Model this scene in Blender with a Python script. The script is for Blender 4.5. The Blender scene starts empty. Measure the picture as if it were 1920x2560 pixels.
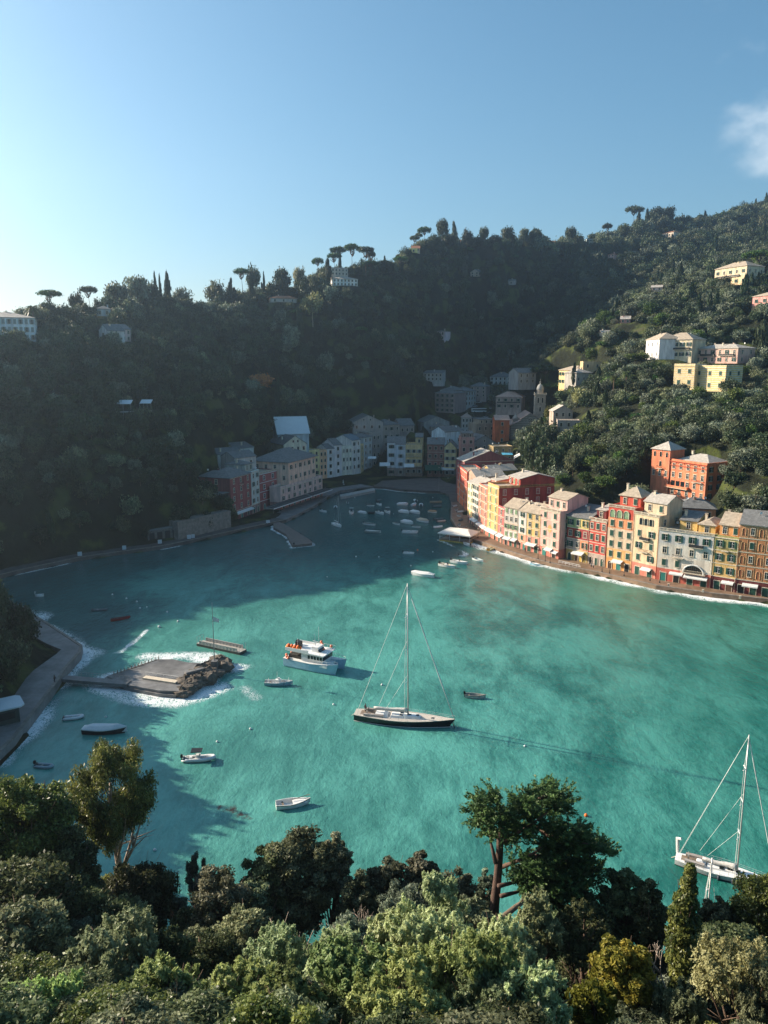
import bpy, math, random
import numpy as np
from mathutils import Vector, Matrix
R = math.radians
rng = np.random.default_rng(7)
random.seed(7)
S = bpy.context.scene
C = S.collection

# ---------------------------------------------------------------- camera, sky, sun, exposure
CAMH, FPX, PITCH = 70.0, 1923.0, R(10.9)
cam = bpy.data.cameras.new("camera")
cam.lens = FPX / 2560 * 36
cam.sensor_width = 36
cam.clip_start, cam.clip_end = 0.5, 12000
cam_ob = bpy.data.objects.new("camera", cam)
C.objects.link(cam_ob)
cam_ob.location = (0, 0, CAMH)
cam_ob.rotation_euler = (R(90) - PITCH, 0, 0)
S.camera = cam_ob

SUN_EL = R(24)
SUN_AZ = math.atan2(-0.93, 0.37)          # measured clockwise from +Y
W = bpy.data.worlds.new("World")
S.world = W
W.use_nodes = True
nt = W.node_tree
nt.nodes.clear()
sky = nt.nodes.new('ShaderNodeTexSky')
sky.sky_type = 'NISHITA'
sky.sun_disc = False
sky.sun_elevation = SUN_EL
sky.sun_rotation = SUN_AZ
sky.altitude = 50
sky.air_density = 1.0
sky.dust_density = 1.25
sky.ozone_density = 3.6
hs = nt.nodes.new('ShaderNodeHueSaturation')
hs.inputs['Saturation'].default_value = 1.1
hs.inputs['Hue'].default_value = 0.482
nt.links.new(sky.outputs[0], hs.inputs['Color'])
# a few thin clouds high on the right
tc = nt.nodes.new('ShaderNodeTexCoord')
mp = nt.nodes.new('ShaderNodeMapping')
mp.inputs['Scale'].default_value = (1, 1, 1.6)
mp.inputs['Rotation'].default_value = (0.3, 0.45, 0)
cn = nt.nodes.new('ShaderNodeTexNoise')
cn.inputs['Scale'].default_value = 6.5
cn.inputs['Detail'].default_value = 7
cn.inputs['Roughness'].default_value = 0.52
nt.links.new(tc.outputs['Generated'], mp.inputs[0])
nt.links.new(mp.outputs[0], cn.inputs[0])
def sky_dot(px, py, lo, hi):
    """mask: 1 near the direction of a pixel of the photograph, as a fixed direction in the world"""
    u, v = (px - 960) / FPX, (1280 - py) / FPX
    d = Vector((u, math.cos(PITCH) + math.sin(PITCH) * v, -math.sin(PITCH) + math.cos(PITCH) * v)).normalized()
    dp = nt.nodes.new('ShaderNodeVectorMath'); dp.operation = 'DOT_PRODUCT'
    dp.inputs[1].default_value = d
    nt.links.new(tc.outputs['Generated'], dp.inputs[0])
    mr = nt.nodes.new('ShaderNodeMapRange'); mr.interpolation_type = 'SMOOTHSTEP'
    mr.inputs['From Min'].default_value = math.cos(R(lo)); mr.inputs['From Max'].default_value = math.cos(R(hi))
    nt.links.new(dp.outputs['Value'], mr.inputs['Value'])
    return mr.outputs[0]
def msum(a, b, op):
    m = nt.nodes.new('ShaderNodeMath'); m.operation = op
    for i, s in enumerate((a, b)):
        if isinstance(s, (int, float)): m.inputs[i].default_value = s
        else: nt.links.new(s, m.inputs[i])
    return m.outputs[0]
area = msum(sky_dot(1935, 290, 5.2, 0.6), msum(sky_dot(1960, 170, 5.5, 1.0), msum(0.0, msum(sky_dot(1900, -15, 4.5, .5), 0.55, 'MULTIPLY'), 'MAXIMUM'), 'MAXIMUM'), 'MAXIMUM')
cm = nt.nodes.new('ShaderNodeMapRange'); cm.interpolation_type = 'SMOOTHSTEP'
cm.inputs['From Min'].default_value = 0.64; cm.inputs['From Max'].default_value = 0.88
nt.links.new(msum(cn.outputs['Fac'], msum(area, .24, 'MULTIPLY'), 'ADD'), cm.inputs['Value'])
cloudfac = msum(msum(cm.outputs[0], msum(area, 1.0, 'MULTIPLY'), 'MULTIPLY'), 0.75, 'MULTIPLY')
mx = nt.nodes.new('ShaderNodeMix'); mx.data_type = 'RGBA'
nt.links.new(cloudfac, mx.inputs[0])
nt.links.new(hs.outputs[0], mx.inputs[6])
mx.inputs[7].default_value = (6.6, 7.2, 7.6, 1)
bg = nt.nodes.new('ShaderNodeBackground')
bg.inputs['Strength'].default_value = 0.071
wo = nt.nodes.new('ShaderNodeOutputWorld')
nt.links.new(mx.outputs[2], bg.inputs['Color'])
nt.links.new(bg.outputs[0], wo.inputs['Surface'])

sl = bpy.data.lights.new("sun", 'SUN')
sl.energy = 4.9
sl.angle = R(0.5)
sl.color = (1.0, 0.86, 0.68)
so = bpy.data.objects.new("sun", sl)
C.objects.link(so)
SUNV = Vector((math.sin(SUN_AZ) * math.cos(SUN_EL), math.cos(SUN_AZ) * math.cos(SUN_EL), math.sin(SUN_EL)))
so.rotation_euler = (-SUNV).to_track_quat('-Z', 'Y').to_euler()
so.location = SUNV * 400

S.view_settings.view_transform = 'Standard'
S.view_settings.look = 'None'
S.view_settings.exposure = 1.25
S.view_settings.gamma = 1.0
S.cycles.use_denoising = True
S.cycles.max_bounces = 6
S.cycles.diffuse_bounces = 2
S.cycles.glossy_bounces = 2
S.cycles.transmission_bounces = 2
S.cycles.transparent_max_bounces = 4
S.cycles.volume_bounces = 0
S.cycles.volume_step_rate = 4
S.cycles.use_fast_gi = False

# ---------------------------------------------------------------- pixel -> world helpers (photo pixels 1920 x 2560)
cp, sp_ = math.cos(PITCH), math.sin(PITCH)
def ray(px, py):
    u, v = (px - 960) / FPX, (1280 - py) / FPX
    return u, cp + sp_ * v, -sp_ + cp * v
def atY(px, py, Y):                        # point on a pixel's ray at forward distance Y
    u, f, w = ray(px, py)
    return Vector((u / f * Y, Y, CAMH + w / f * Y))
def G(px, py, z=0.0):                      # point on a pixel's ray at height z
    u, f, w = ray(px, py)
    t = (z - CAMH) / w
    return Vector((u * t, f * t, z))
def XatY(px, z, Y):                        # x so that a point at height z, distance Y shows in column px
    d = Y * cp - (z - CAMH) * sp_
    return (px - 960) / FPX * d

def smooth(a, b, x):
    t = np.clip((x - a) / (b - a), 0, 1)
    return t * t * (3 - 2 * t)

def vnoise(x, y, seed=0):
    """value noise, vectorised"""
    x = np.asarray(x, float); y = np.asarray(y, float)
    xi, yi = np.floor(x).astype(np.int64), np.floor(y).astype(np.int64)
    fx, fy = x - xi, y - yi
    fx, fy = fx * fx * (3 - 2 * fx), fy * fy * (3 - 2 * fy)
    def h(a, b):
        n = (a * 374761393 + b * 668265263 + seed * 1442695) & 0x7fffffff
        n = ((n ^ (n >> 13)) * 1274126177) & 0x7fffffff
        return ((n ^ (n >> 16)) & 0xffff) / 65535.0
    return (h(xi, yi) * (1 - fx) * (1 - fy) + h(xi + 1, yi) * fx * (1 - fy) + h(xi, yi + 1) * (1 - fx) * fy + h(xi + 1, yi + 1) * fx * fy)

def segdist(P, poly, closed=False):
    P = np.asarray(P, float)
    best = np.full(len(P), 1e9)
    n = len(poly)
    for i in range(n if closed else n - 1):
        a, b = np.array(poly[i][:2], float), np.array(poly[(i + 1) % n][:2], float)
        ab = b - a
        t = np.clip(((P - a) @ ab) / max(ab @ ab, 1e-9), 0, 1)
        d = np.hypot(*(P - a - t[:, None] * ab).T)
        best = np.minimum(best, d)
    return best
def inpoly(P, poly):
    P = np.asarray(P, float); x, y = P[:, 0], P[:, 1]
    ins = np.zeros(len(P), bool)
    n = len(poly)
    for i in range(n):
        x0, y0 = poly[i][:2]; x1, y1 = poly[(i + 1) % n][:2]
        c = ((y0 > y) != (y1 > y))
        with np.errstate(divide='ignore', invalid='ignore'):
            xx = (x1 - x0) * (y - y0) / (y1 - y0 + 1e-12) + x0
        ins ^= c & (x < xx)
    return ins

# ---------------------------------------------------------------- object bookkeeping
def tag(o, label=None, cat=None, group=None, kind=None):
    if label: o['label'] = label
    if cat: o['category'] = cat
    if group: o['group'] = group
    if kind: o['kind'] = kind
    return o
def empty(name, loc=(0, 0, 0), rz=0, label=None, cat=None, group=None, parent=None):
    o = bpy.data.objects.new(name, None)
    o.empty_display_size = .5
    C.objects.link(o)
    o.location = loc
    o.rotation_euler = (0, 0, rz)
    if parent: o.parent = parent
    return tag(o, label, cat, group)
def put(name, mesh, parent=None, loc=(0, 0, 0), rz=0, scale=None, rot=None):
    o = bpy.data.objects.new(name, mesh)
    C.objects.link(o)
    o.location = loc
    o.rotation_euler = rot if rot else (0, 0, rz)
    if scale: o.scale = scale if hasattr(scale, '__len__') else (scale,) * 3
    if parent: o.parent = parent
    return o
def copy_tree(o, parent=None):
    c = o.copy()
    C.objects.link(c)
    if parent: c.parent = parent
    for ch in [q for q in o.children]:
        copy_tree(ch, c)
    return c

class MB:
    """collects shapes, builds ONE mesh"""
    def __init__(s): s.v = []; s.f = []; s.m = []; s.mi = 0; s.sm = []; s.smooth = False
    def face(s, idx): s.f.append(tuple(idx)); s.m.append(s.mi); s.sm.append(s.smooth)
    def poly(s, pts):
        n = len(s.v); s.v += [tuple(p) for p in pts]; s.face(range(n, n + len(pts)))
    def box(s, x0, x1, y0, y1, z0, z1, skip=''):
        n = len(s.v)
        s.v += [(x0, y0, z0), (x1, y0, z0), (x1, y1, z0), (x0, y1, z0), (x0, y0, z1), (x1, y0, z1), (x1, y1, z1), (x0, y1, z1)]
        for k, q in zip('bfrkl', ((3, 2, 1, 0), (0, 1, 5, 4), (1, 2, 6, 5), (2, 3, 7, 6), (3, 0, 4, 7))):
            if k not in skip: s.face([n + i for i in q])
        if 't' not in skip: s.face([n + i for i in (4, 5, 6, 7)])
    def obox(s, c, ax, hx, ay, hy, az, hz):
        """oriented box"""
        c, ax, ay, az = Vector(c), Vector(ax), Vector(ay), Vector(az)
        n = len(s.v)
        for sz in (-1, 1):
            for a, b in ((-1, -1), (1, -1), (1, 1), (-1, 1)):
                s.v.append(tuple(c + ax * hx * a + ay * hy * b + az * hz * sz))
        for q in ((3, 2, 1, 0), (4, 5, 6, 7), (0, 1, 5, 4), (1, 2, 6, 5), (2, 3, 7, 6), (3, 0, 4, 7)): s.face([n + i for i in q])
    def prism(s, pts, z0, z1, bottom=True):
        n = len(s.v); k = len(pts)
        s.v += [(p[0], p[1], z0) for p in pts] + [(p[0], p[1], z1) for p in pts]
        ar = sum(pts[i][0] * pts[(i + 1) % k][1] - pts[(i + 1) % k][0] * pts[i][1] for i in range(k))
        r = range(k)
        top = [n + k + i for i in r]
        if ar < 0: top = top[::-1]
        s.face(top)
        if bottom: s.face([i - k for i in top][::-1])
        for i in r:
            j = (i + 1) % k
            q = [n + i, n + j, n + k + j, n + k + i]
            s.face(q if ar > 0 else q[::-1])
    def tube(s, pts, rad, seg=6, caps=True):
        pts = [Vector(p) for p in pts]
        if not hasattr(rad, '__len__'): rad = [rad] * len(pts)
        n = len(s.v)
        up = Vector((0.13, 0.21, 1))
        for i, p in enumerate(pts):
            d = (pts[min(i + 1, len(pts) - 1)] - pts[max(i - 1, 0)]).normalized()
            a = d.cross(up if abs(d.z) < .9 else Vector((1, .1, 0))).normalized(); b = d.cross(a)
            for k in range(seg):
                t = 2 * math.pi * k / seg
                s.v.append(tuple(p + (a * math.cos(t) + b * math.sin(t)) * rad[i]))
        for i in range(len(pts) - 1):
            for k in range(seg):
                a0 = n + i * seg + k; a1 = n + i * seg + (k + 1) % seg
                s.face((a0, a1, a1 + seg, a0 + seg))
        if caps:
            s.face([n + k for k in range(seg)][::-1]); s.face([n + (len(pts) - 1) * seg + k for k in range(seg)])
    def ball(s, c, r, seg=8, rings=5, sc=(1, 1, 1), zmin=-1):
        n = len(s.v)
        for i in range(rings + 1):
            a = -math.pi / 2 + math.pi * i / rings
            for k in range(seg):
                t = 2 * math.pi * k / seg
                s.v.append((c[0] + r * sc[0] * math.cos(a) * math.cos(t), c[1] + r * sc[1] * math.cos(a) * math.sin(t), c[2] + r * sc[2] * max(zmin, math.sin(a))))
        for i in range(rings):
            for k in range(seg):
                a0 = n + i * seg + k; a1 = n + i * seg + (k + 1) % seg
                s.face((a0, a1, a1 + seg, a0 + seg))
    def lathe(s, prof, c=(0, 0), seg=16):
        n = len(s.v)
        for r, z in prof:
            for k in range(seg):
                t = 2 * math.pi * k / seg
                s.v.append((c[0] + r * math.cos(t), c[1] + r * math.sin(t), z))
        for i in range(len(prof) - 1):
            for k in range(seg):
                a0 = n + i * seg + k; a1 = n + i * seg + (k + 1) % seg
                s.face((a0, a1, a1 + seg, a0 + seg))
    def mesh(s, name, mats):
        me = bpy.data.meshes.new(name)
        me.from_pydata(s.v, [], s.f)
        for m in (mats if isinstance(mats, (list, tuple)) else [mats]): me.materials.append(m)
        me.polygons.foreach_set('material_index', s.m)
        me.polygons.foreach_set('use_smooth', s.sm)
        me.update()
        return me
    def build(s, name, mats, parent=None, loc=(0, 0, 0), rz=0):
        return put(name, s.mesh(name, mats), parent, loc, rz)

# ---------------------------------------------------------------- materials
_mc = {}
def M(name, col, rough=.75, var=.18, scale=.6, bump=0.0, streak=0.0, metal=0, spec=.3, huevar=0.0, coord='Object', bscale=None, sep=None):
    if name in _mc: return _mc[name]
    m = bpy.data.materials.new(name); m.use_nodes = True
    t = m.node_tree; N = t.nodes; L = t.links
    p = N['Principled BSDF']
    p.inputs['Roughness'].default_value = rough
    p.inputs['Metallic'].default_value = metal
    p.inputs['Specular IOR Level'].default_value = spec
    col = tuple(col) + (1,)
    p.inputs['Base Color'].default_value = col
    c = N.new('ShaderNodeTexCoord')
    geo = N.new('ShaderNodeNewGeometry')
    src = geo.outputs['Position'] if coord == 'World' else c.outputs['Object']
    if var:
        n = N.new('ShaderNodeTexNoise'); n.inputs['Scale'].default_value = scale; n.inputs['Detail'].default_value = 6
        n.inputs['Roughness'].default_value = .65
        if streak:
            mpp = N.new('ShaderNodeMapping'); mpp.inputs['Scale'].default_value = (1, 1, streak)
            L.new(src, mpp.inputs[0]); L.new(mpp.outputs[0], n.inputs[0])
        else: L.new(src, n.inputs[0])
        mr = N.new('ShaderNodeMapRange')
        mr.inputs['From Min'].default_value = .3; mr.inputs['From Max'].default_value = .7
        mr.inputs['To Min'].default_value = 1 - var; mr.inputs['To Max'].default_value = 1 + var
        L.new(n.outputs['Fac'], mr.inputs['Value'])
        h = N.new('ShaderNodeHueSaturation'); h.inputs['Color'].default_value = col
        L.new(mr.outputs[0], h.inputs['Value'])
        if huevar:
            m2 = N.new('ShaderNodeMapRange'); m2.inputs['To Min'].default_value = .5 - huevar; m2.inputs['To Max'].default_value = .5 + huevar
            n2 = N.new('ShaderNodeTexNoise'); n2.inputs['Scale'].default_value = scale * .4; L.new(src, n2.inputs[0])
            L.new(n2.outputs['Fac'], m2.inputs['Value']); L.new(m2.outputs[0], h.inputs['Hue'])
        L.new(h.outputs[0], p.inputs['Base Color'])
    if bump:
        b = N.new('ShaderNodeBump'); b.inputs['Strength'].default_value = bump; b.inputs['Distance'].default_value = .15
        nb = N.new('ShaderNodeTexNoise'); nb.inputs['Scale'].default_value = bscale or scale * 6; nb.inputs['Detail'].default_value = 5
        L.new(src, nb.inputs[0]); L.new(nb.outputs['Fac'], b.inputs['Height']); L.new(b.outputs[0], p.inputs['Normal'])
    _mc[name] = m
    return m
def wallm(col):                            # weathered stucco of one colour
    k = 'stucco_%02x%02x%02x' % tuple(int(255 * min(1, c)) for c in col)
    return M(k, col, .85, .36, .55, bump=.15, streak=.22, bscale=3, huevar=.012)
def stripem(name, ca, cb, period, duty=.5):
    if name in _mc: return _mc[name]
    m = M(name, ca, .85, .2, .5)
    t = m.node_tree; N = t.nodes; L = t.links
    p = N['Principled BSDF']; h = [n for n in N if n.bl_idname == 'ShaderNodeHueSaturation'][0]
    c = N.new('ShaderNodeTexCoord'); s = N.new('ShaderNodeSeparateXYZ'); L.new(c.outputs['Object'], s.inputs[0])
    a = N.new('ShaderNodeMath'); a.operation = 'DIVIDE'; a.inputs[1].default_value = period; L.new(s.outputs[2], a.inputs[0])
    b = N.new('ShaderNodeMath'); b.operation = 'FRACT'; L.new(a.outputs[0], b.inputs[0])
    g = N.new('ShaderNodeMath'); g.operation = 'GREATER_THAN'; g.inputs[1].default_value = duty; L.new(b.outputs[0], g.inputs[0])
    x = N.new('ShaderNodeMix'); x.data_type = 'RGBA'; x.inputs[6].default_value = (*ca, 1); x.inputs[7].default_value = (*cb, 1)
    L.new(g.outputs[0], x.inputs[0]); L.new(x.outputs[2], h.inputs['Color'])
    return m
def leafm(name, col, col2=None, trans=.25, rough=.5, spec=.2):
    """foliage: each leaf and each tree its own tint"""
    if name in _mc: return _mc[name]
    m = bpy.data.materials.new(name); m.use_nodes = True
    t = m.node_tree; N = t.nodes; L = t.links
    p = N['Principled BSDF']; p.inputs['Roughness'].default_value = rough; p.inputs['Specular IOR Level'].default_value = spec
    col2 = col2 or tuple(min(1, c * 1.9) for c in col)
    at = N.new('ShaderNodeAttribute'); at.attribute_name = 'tint'
    oi = N.new('ShaderNodeObjectInfo')
    x = N.new('ShaderNodeMix'); x.data_type = 'RGBA'; x.inputs[6].default_value = (*col, 1); x.inputs[7].default_value = (*col2, 1)
    L.new(at.outputs['Fac'], x.inputs[0])
    h = N.new('ShaderNodeHueSaturation'); L.new(x.outputs[2], h.inputs['Color'])
    m1 = N.new('ShaderNodeMapRange'); m1.inputs['To Min'].default_value = .6; m1.inputs['To Max'].default_value = 1.6
    L.new(oi.outputs['Random'], m1.inputs['Value']); L.new(m1.outputs[0], h.inputs['Value'])
    a = N.new('ShaderNodeMath'); a.operation = 'MULTIPLY'; a.inputs[1].default_value = 7.31; L.new(oi.outputs['Random'], a.inputs[0])
    b = N.new('ShaderNodeMath'); b.operation = 'FRACT'; L.new(a.outputs[0], b.inputs[0])
    m2 = N.new('ShaderNodeMapRange'); m2.inputs['To Min'].default_value = .475; m2.inputs['To Max'].default_value = .52
    L.new(b.outputs[0], m2.inputs['Value']); L.new(m2.outputs[0], h.inputs['Hue'])
    L.new(h.outputs[0], p.inputs['Base Color'])
    tr = N.new('ShaderNodeBsdfTranslucent'); L.new(h.outputs[0], tr.inputs['Color'])
    ms = N.new('ShaderNodeMixShader'); ms.inputs[0].default_value = trans
    L.new(p.outputs[0], ms.inputs[1]); L.new(tr.outputs[0], ms.inputs[2])
    L.new(ms.outputs[0], N['Material Output'].inputs['Surface'])
    _mc[name] = m
    return m
WHITE = M('white_paint', (.72, .72, .70), .45, .06, 2)
CREAM = M('cream_trim', (.62, .54, .42), .8, .15, 2)
GLASS = M('window_glass', (.015, .022, .025), .12, 0, spec=.6)
GREEN = M('green_shutter', (.02, .075, .055), .6, .2, 3)
LGREEN = M('pale_green_shutter', (.20, .30, .17), .6, .2, 3)
BROWN = M('brown_shutter', (.10, .055, .035), .6, .2, 3)
GREYS = M('grey_shutter', (.30, .31, .29), .6, .2, 3)
SLATE = M('slate_roof', (.17, .17, .165), .8, .32, .9, bump=.5, bscale=4)
TANR = M('tan_slab_roof', (.40, .33, .25), .85, .28, .9, bump=.5, bscale=4)
PALER = M('pale_slab_roof', (.42, .38, .33), .85, .28, .9, bump=.5, bscale=4)
TILE = M('clay_tile_roof', (.36, .17, .10), .85, .3, 1.2, bump=.5, bscale=5)
STONE = M('grey_stone', (.23, .20, .17), .9, .4, .7, bump=.8, bscale=2.5)
RUBBLE = M('rubble_wall', (.27, .21, .15), .9, .5, .9, bump=1, bscale=2)
PAVE = M('brown_paving', (.22, .145, .095), .55, .4, .35, bump=.2, coord='World', huevar=.02)
CONC = M('wet_concrete', (.17, .165, .16), .55, .5, .3, bump=.3, coord='World')
DARK = M('dark_interior', (.02, .02, .02), .8, 0)
DGREEN = M('dark_green_canvas', (.02, .09, .06), .8, .15, 1)
CANVAS = M('white_canvas', (.66, .66, .64), .85, .08, .8, bump=.2)
RAIL = M('dark_iron', (.03, .03, .03), .6, .1)
BLACK = M('black_rubber', (.018, .018, .02), .5, .1)
WOOD = M('weathered_wood', (.24, .18, .13), .8, .35, 2, bump=.3)
BARK = M('bark', (.13, .085, .06), .9, .4, 3, bump=.6)
PBARK = M('pale_bark', (.42, .33, .26), .8, .4, 2, bump=.3)
ORANGE = M('orange_float', (.85, .16, .02), .45, .1)
# ---------------------------------------------------------------- shoreline
SH_FAR = [(-60, 1462), (0, 1447), (60, 1432), (200, 1402), (311, 1386), (400, 1374), (460, 1362), (600, 1331), (660, 1318), (716, 1306)]
SH_PAL = [(716, 1306), (745, 1292), (790, 1268), (822, 1245), (850, 1233), (933, 1221)]
SH_BEACH = [(933, 1221), (960, 1222), (1000, 1228), (1060, 1232), (1098, 1233)]
SH_RIGHT = [(1098, 1233), (1122, 1242), (1128, 1262), (1126, 1300), (1150, 1345), (1196, 1361), (1240, 1376), (1296, 1394), (1340, 1408), (1400, 1422), (1500, 1441), (1640, 1474), (1780, 1494), (1920, 1509)]
SH_PROM = [(-80, 1480), (0, 1503), (60, 1537), (120, 1573), (178, 1612), (208, 1632), (203, 1650), (166, 1692), (155, 1712), (100, 1788), (40, 1868), (0, 1908)]
g2 = lambda L, z=0: [tuple(G(x, y, z)[:2]) for x, y in L]
W_FAR, W_PAL, W_BEACH, W_RIGHT, W_PROM = map(g2, (SH_FAR, SH_PAL, SH_BEACH, SH_RIGHT, SH_PROM))
W_RIGHT += [(150, 205), (200, 190), (420, 170)]
W_NEAR = [(-66, 108), (-58, 98), (-40, 88), (-15, 80), (12, 76), (40, 73), (75, 70), (140, 62), (260, 40)]
SEA = [(-150, 247)] + W_FAR + W_PAL[1:] + W_BEACH[1:] + W_RIGHT[1:] + [(3000, 100), (3000, -3000), (420, -3000)] + W_NEAR[::-1] + W_PROM[::-1] + [(-150, 224)]
SHORE = SEA

# pads keep the ground level under houses: (x, y, radius, z)
PADS = []

# control points of the ground: (photo x, photo y, distance) on the picture's slopes, or (x, y, z)
CPX = [(-300, 790, 330), (-100, 800, 335), (30, 812, 355), (120, 810, 390), (250, 788, 435), (420, 768, 500), (520, 788, 540), (620, 742, 575), (740, 735, 600), (850, 672, 600), (940, 672, 620), (1040, 605, 660), (1150, 585, 700), (1250, 592, 730), (1340, 590, 770), (1390, 600, 810),
       (0, 900, 325), (150, 900, 350), (300, 880, 395), (500, 880, 460), (650, 850, 505), (150, 1020, 312), (300, 1020, 338), (100, 1200, 282), (250, 1230, 286), (400, 1180, 312), (430, 1050, 358), (550, 1000, 402), (600, 1120, 372), (520, 1200, 335),
       (700, 950, 440), (720, 1080, 400), (900, 800, 560), (950, 950, 545), (850, 1010, 480), (1050, 800, 600), (1080, 700, 640), (1040, 900, 600), (1200, 800, 660), (1200, 690, 690), (1180, 920, 690), (1350, 700, 760), (1300, 860, 720), (1450, 690, 800), (1400, 800, 720),
       (1450, 592, 860), (1560, 560, 950), (1630, 552, 1000), (1760, 545, 1060), (1900, 505, 1180), (2150, 450, 1250), (1500, 650, 820), (1600, 620, 900), (1700, 640, 860), (1600, 700, 780), (1750, 600, 960), (1900, 570, 1000), (1850, 640, 830), (2150, 560, 900),
       (1290, 960, 560), (1330, 905, 540), (1400, 872, 530), (1490, 838, 520), (1560, 780, 540), (1640, 725, 590), (1740, 690, 640), (1850, 650, 680), (2000, 620, 740),
       (1450, 1165, 325), (1350, 1150, 395), (1560, 1170, 305), (1620, 1080, 335), (1520, 1060, 380), (1430, 1020, 440), (1500, 950, 455), (1600, 940, 425), (1750, 1000, 385), (1760, 960, 402), (1660, 900, 440), (1900, 960, 400), (1900, 1080, 300), (1800, 1150, 290), (1900, 1210, 262), (1550, 870, 480), (1850, 820, 460), (1920, 730, 520), (1700, 780, 520), (2150, 1000, 360), (2150, 700, 500), (2150, 1250, 235),
       (1330, 1100, 500), (1250, 1050, 560), (1130, 1100, 560), (1000, 1090, 520), (1200, 1010, 700), (1100, 1020, 640), (1270, 1005, 640), (1300, 1180, 395), (1220, 1160, 450)]
CXYZ = [(-10, 470, 3), (15, 480, 3), (35, 480, 4), (-45, 400, 2), (-52, 420, 5), (50, 430, 5), (60, 330, 5), (70, 300, 8), (-20, 450, 2), (-35, 480, 12), (-70, 470, 30), (-40, 520, 24),
        (-600, 350, 75), (-175, 287, 60), (-230, 294, 82), (-200, 235, 52), (-240, 250, 72), (-165, 262, 40), (-170, 215, 38), (-300, 270, 90), (-600, 600, 90), (-300, 600, 95), (-200, 800, 110), (100, 1000, 120), (400, 1350, 260), (900, 1350, 330), (900, 700, 220), (700, 300, 120), (900, 250, 60), (400, 300, 70),  # includes unseen slopes left of view, shaped to throw shade on the bay
        (0, -10, 67), (-60, -10, 69), (60, -10, 66), (0, 12, 55), (-60, 12, 58), (60, 12, 52), (0, 25, 42), (-60, 25, 46), (60, 25, 40), (0, 45, 25), (-50, 45, 34), (60, 45, 22), (0, 62, 11), (-45, 66, 20), (60, 58, 9), (0, 74, 2), (-45, 84, 5), (60, 68, 2), (160, 20, 40), (160, 50, 8), (300, 0, 30), (300, -60, 60),
        (-90, 105, 16), (-95, 130, 27), (-98, 150, 20), (-130, 130, 42), (-200, 130, 45), (-140, 165, 36), (-130, 190, 24), (-200, 190, 50), (-110, 70, 38), (-110, 40, 50), (-200, 60, 60), (-300, 190, 70), (-350, 130, 60), (-85, 170, 6), (-80, 180, 3)]
CREST = np.array([(-400, 815, 340), (0, 812, 353), (120, 808, 390), (250, 786, 435), (300, 770, 452), (350, 763, 470), (420, 766, 500), (460, 774, 520), (520, 786, 540), (600, 746, 570), (640, 738, 580), (700, 735, 595), (760, 733, 605), (800, 700, 612), (850, 688, 620), (930, 688, 635), (970, 680, 630), (1000, 650, 640), (1040, 612, 655), (1070, 592, 668), (1110, 581, 690), (1200, 584, 710), (1270, 592, 735), (1340, 594, 770), (1375, 605, 800), (1410, 600, 830), (1460, 592, 860), (1560, 562, 950), (1600, 557, 985), (1660, 551, 1010), (1700, 547, 1030), (1760, 546, 1060), (1830, 530, 1110), (1900, 506, 1180), (1990, 480, 1230), (2600, 430, 1250)], float).T
cps = [tuple(atY(*c)) for c in CPX] + CXYZ
cps = np.array(cps, float)
def kern(d): return d
_K = kern(np.hypot(cps[:, None, 0] - cps[None, :, 0], cps[:, None, 1] - cps[None, :, 1]))
_n = len(cps)
_A = np.zeros((_n + 3, _n + 3)); _A[:_n, :_n] = _K - np.eye(_n) * 6
_A[:_n, _n] = 1; _A[:_n, _n + 1] = cps[:, 0] * .01; _A[:_n, _n + 2] = cps[:, 1] * .01; _A[_n:, :_n] = _A[:_n, _n:].T
_w = np.linalg.solve(_A, np.r_[cps[:, 2], 0, 0, 0])
def hraw(x, y):
    x = np.asarray(x, float).ravel(); y = np.asarray(y, float).ravel()
    out = np.empty(len(x))
    for s in range(0, len(x), 20000):
        e = slice(s, s + 20000)
        d = np.hypot(x[e, None] - cps[None, :, 0], y[e, None] - cps[None, :, 1])
        out[e] = kern(d) @ _w[:_n] + _w[_n] + _w[_n + 1] * x[e] * .01 + _w[_n + 2] * y[e] * .01
    far = smooth(40, 160, out)
    out += (vnoise(x / 34, y / 34, 3) - .5) * (3 + 7 * far) + (vnoise(x / 12, y / 12, 5) - .5) * (1 + 3 * far)
    # crest lines: the ridges top out and fall away behind
    bx = x / np.maximum(y, 1) * FPX * .99 + 960
    yc = np.interp(bx, CREST[0], CREST[2]); pc = np.interp(bx, CREST[0], CREST[1])
    v = (1280 - pc) / FPX; k = (-sp_ + cp * v) / (cp + sp_ * v)
    cap = CAMH + k * y - np.maximum(y - yc, 0) * .28 + (vnoise(x / 14, y / 14, 9) - .5) * 2.5
    return np.where(y > 215, np.minimum(out, cap), out)
def hgt(x, y):
    x = np.atleast_1d(np.asarray(x, float)); y = np.atleast_1d(np.asarray(y, float))
    P = np.c_[x, y]
    d = segdist(P, SHORE)
    sea = inpoly(P, SEA)
    h = hraw(x, y)
    wide = np.where((y > 215) & (x > 20), 26., 16.)     # level ground behind the right-hand quay
    k = smooth(5, 1, d) * 0
    t = np.clip((d - 6) / (wide - 6), 0, 1); t = t * t * (3 - 2 * t)
    t = np.where(y < 118, np.clip(d / 10, 0, 1), t)
    z = .8 + (np.maximum(h, .8) - .8) * t
    for px, py, pr, pz in PADS:
        q = np.hypot(x - px, y - py)
        w = smooth(pr * 1.7, pr, q)
        z = z * (1 - w) + pz * w
    return np.where(sea, np.maximum(-4, -.3 - d * .5), z)

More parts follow.
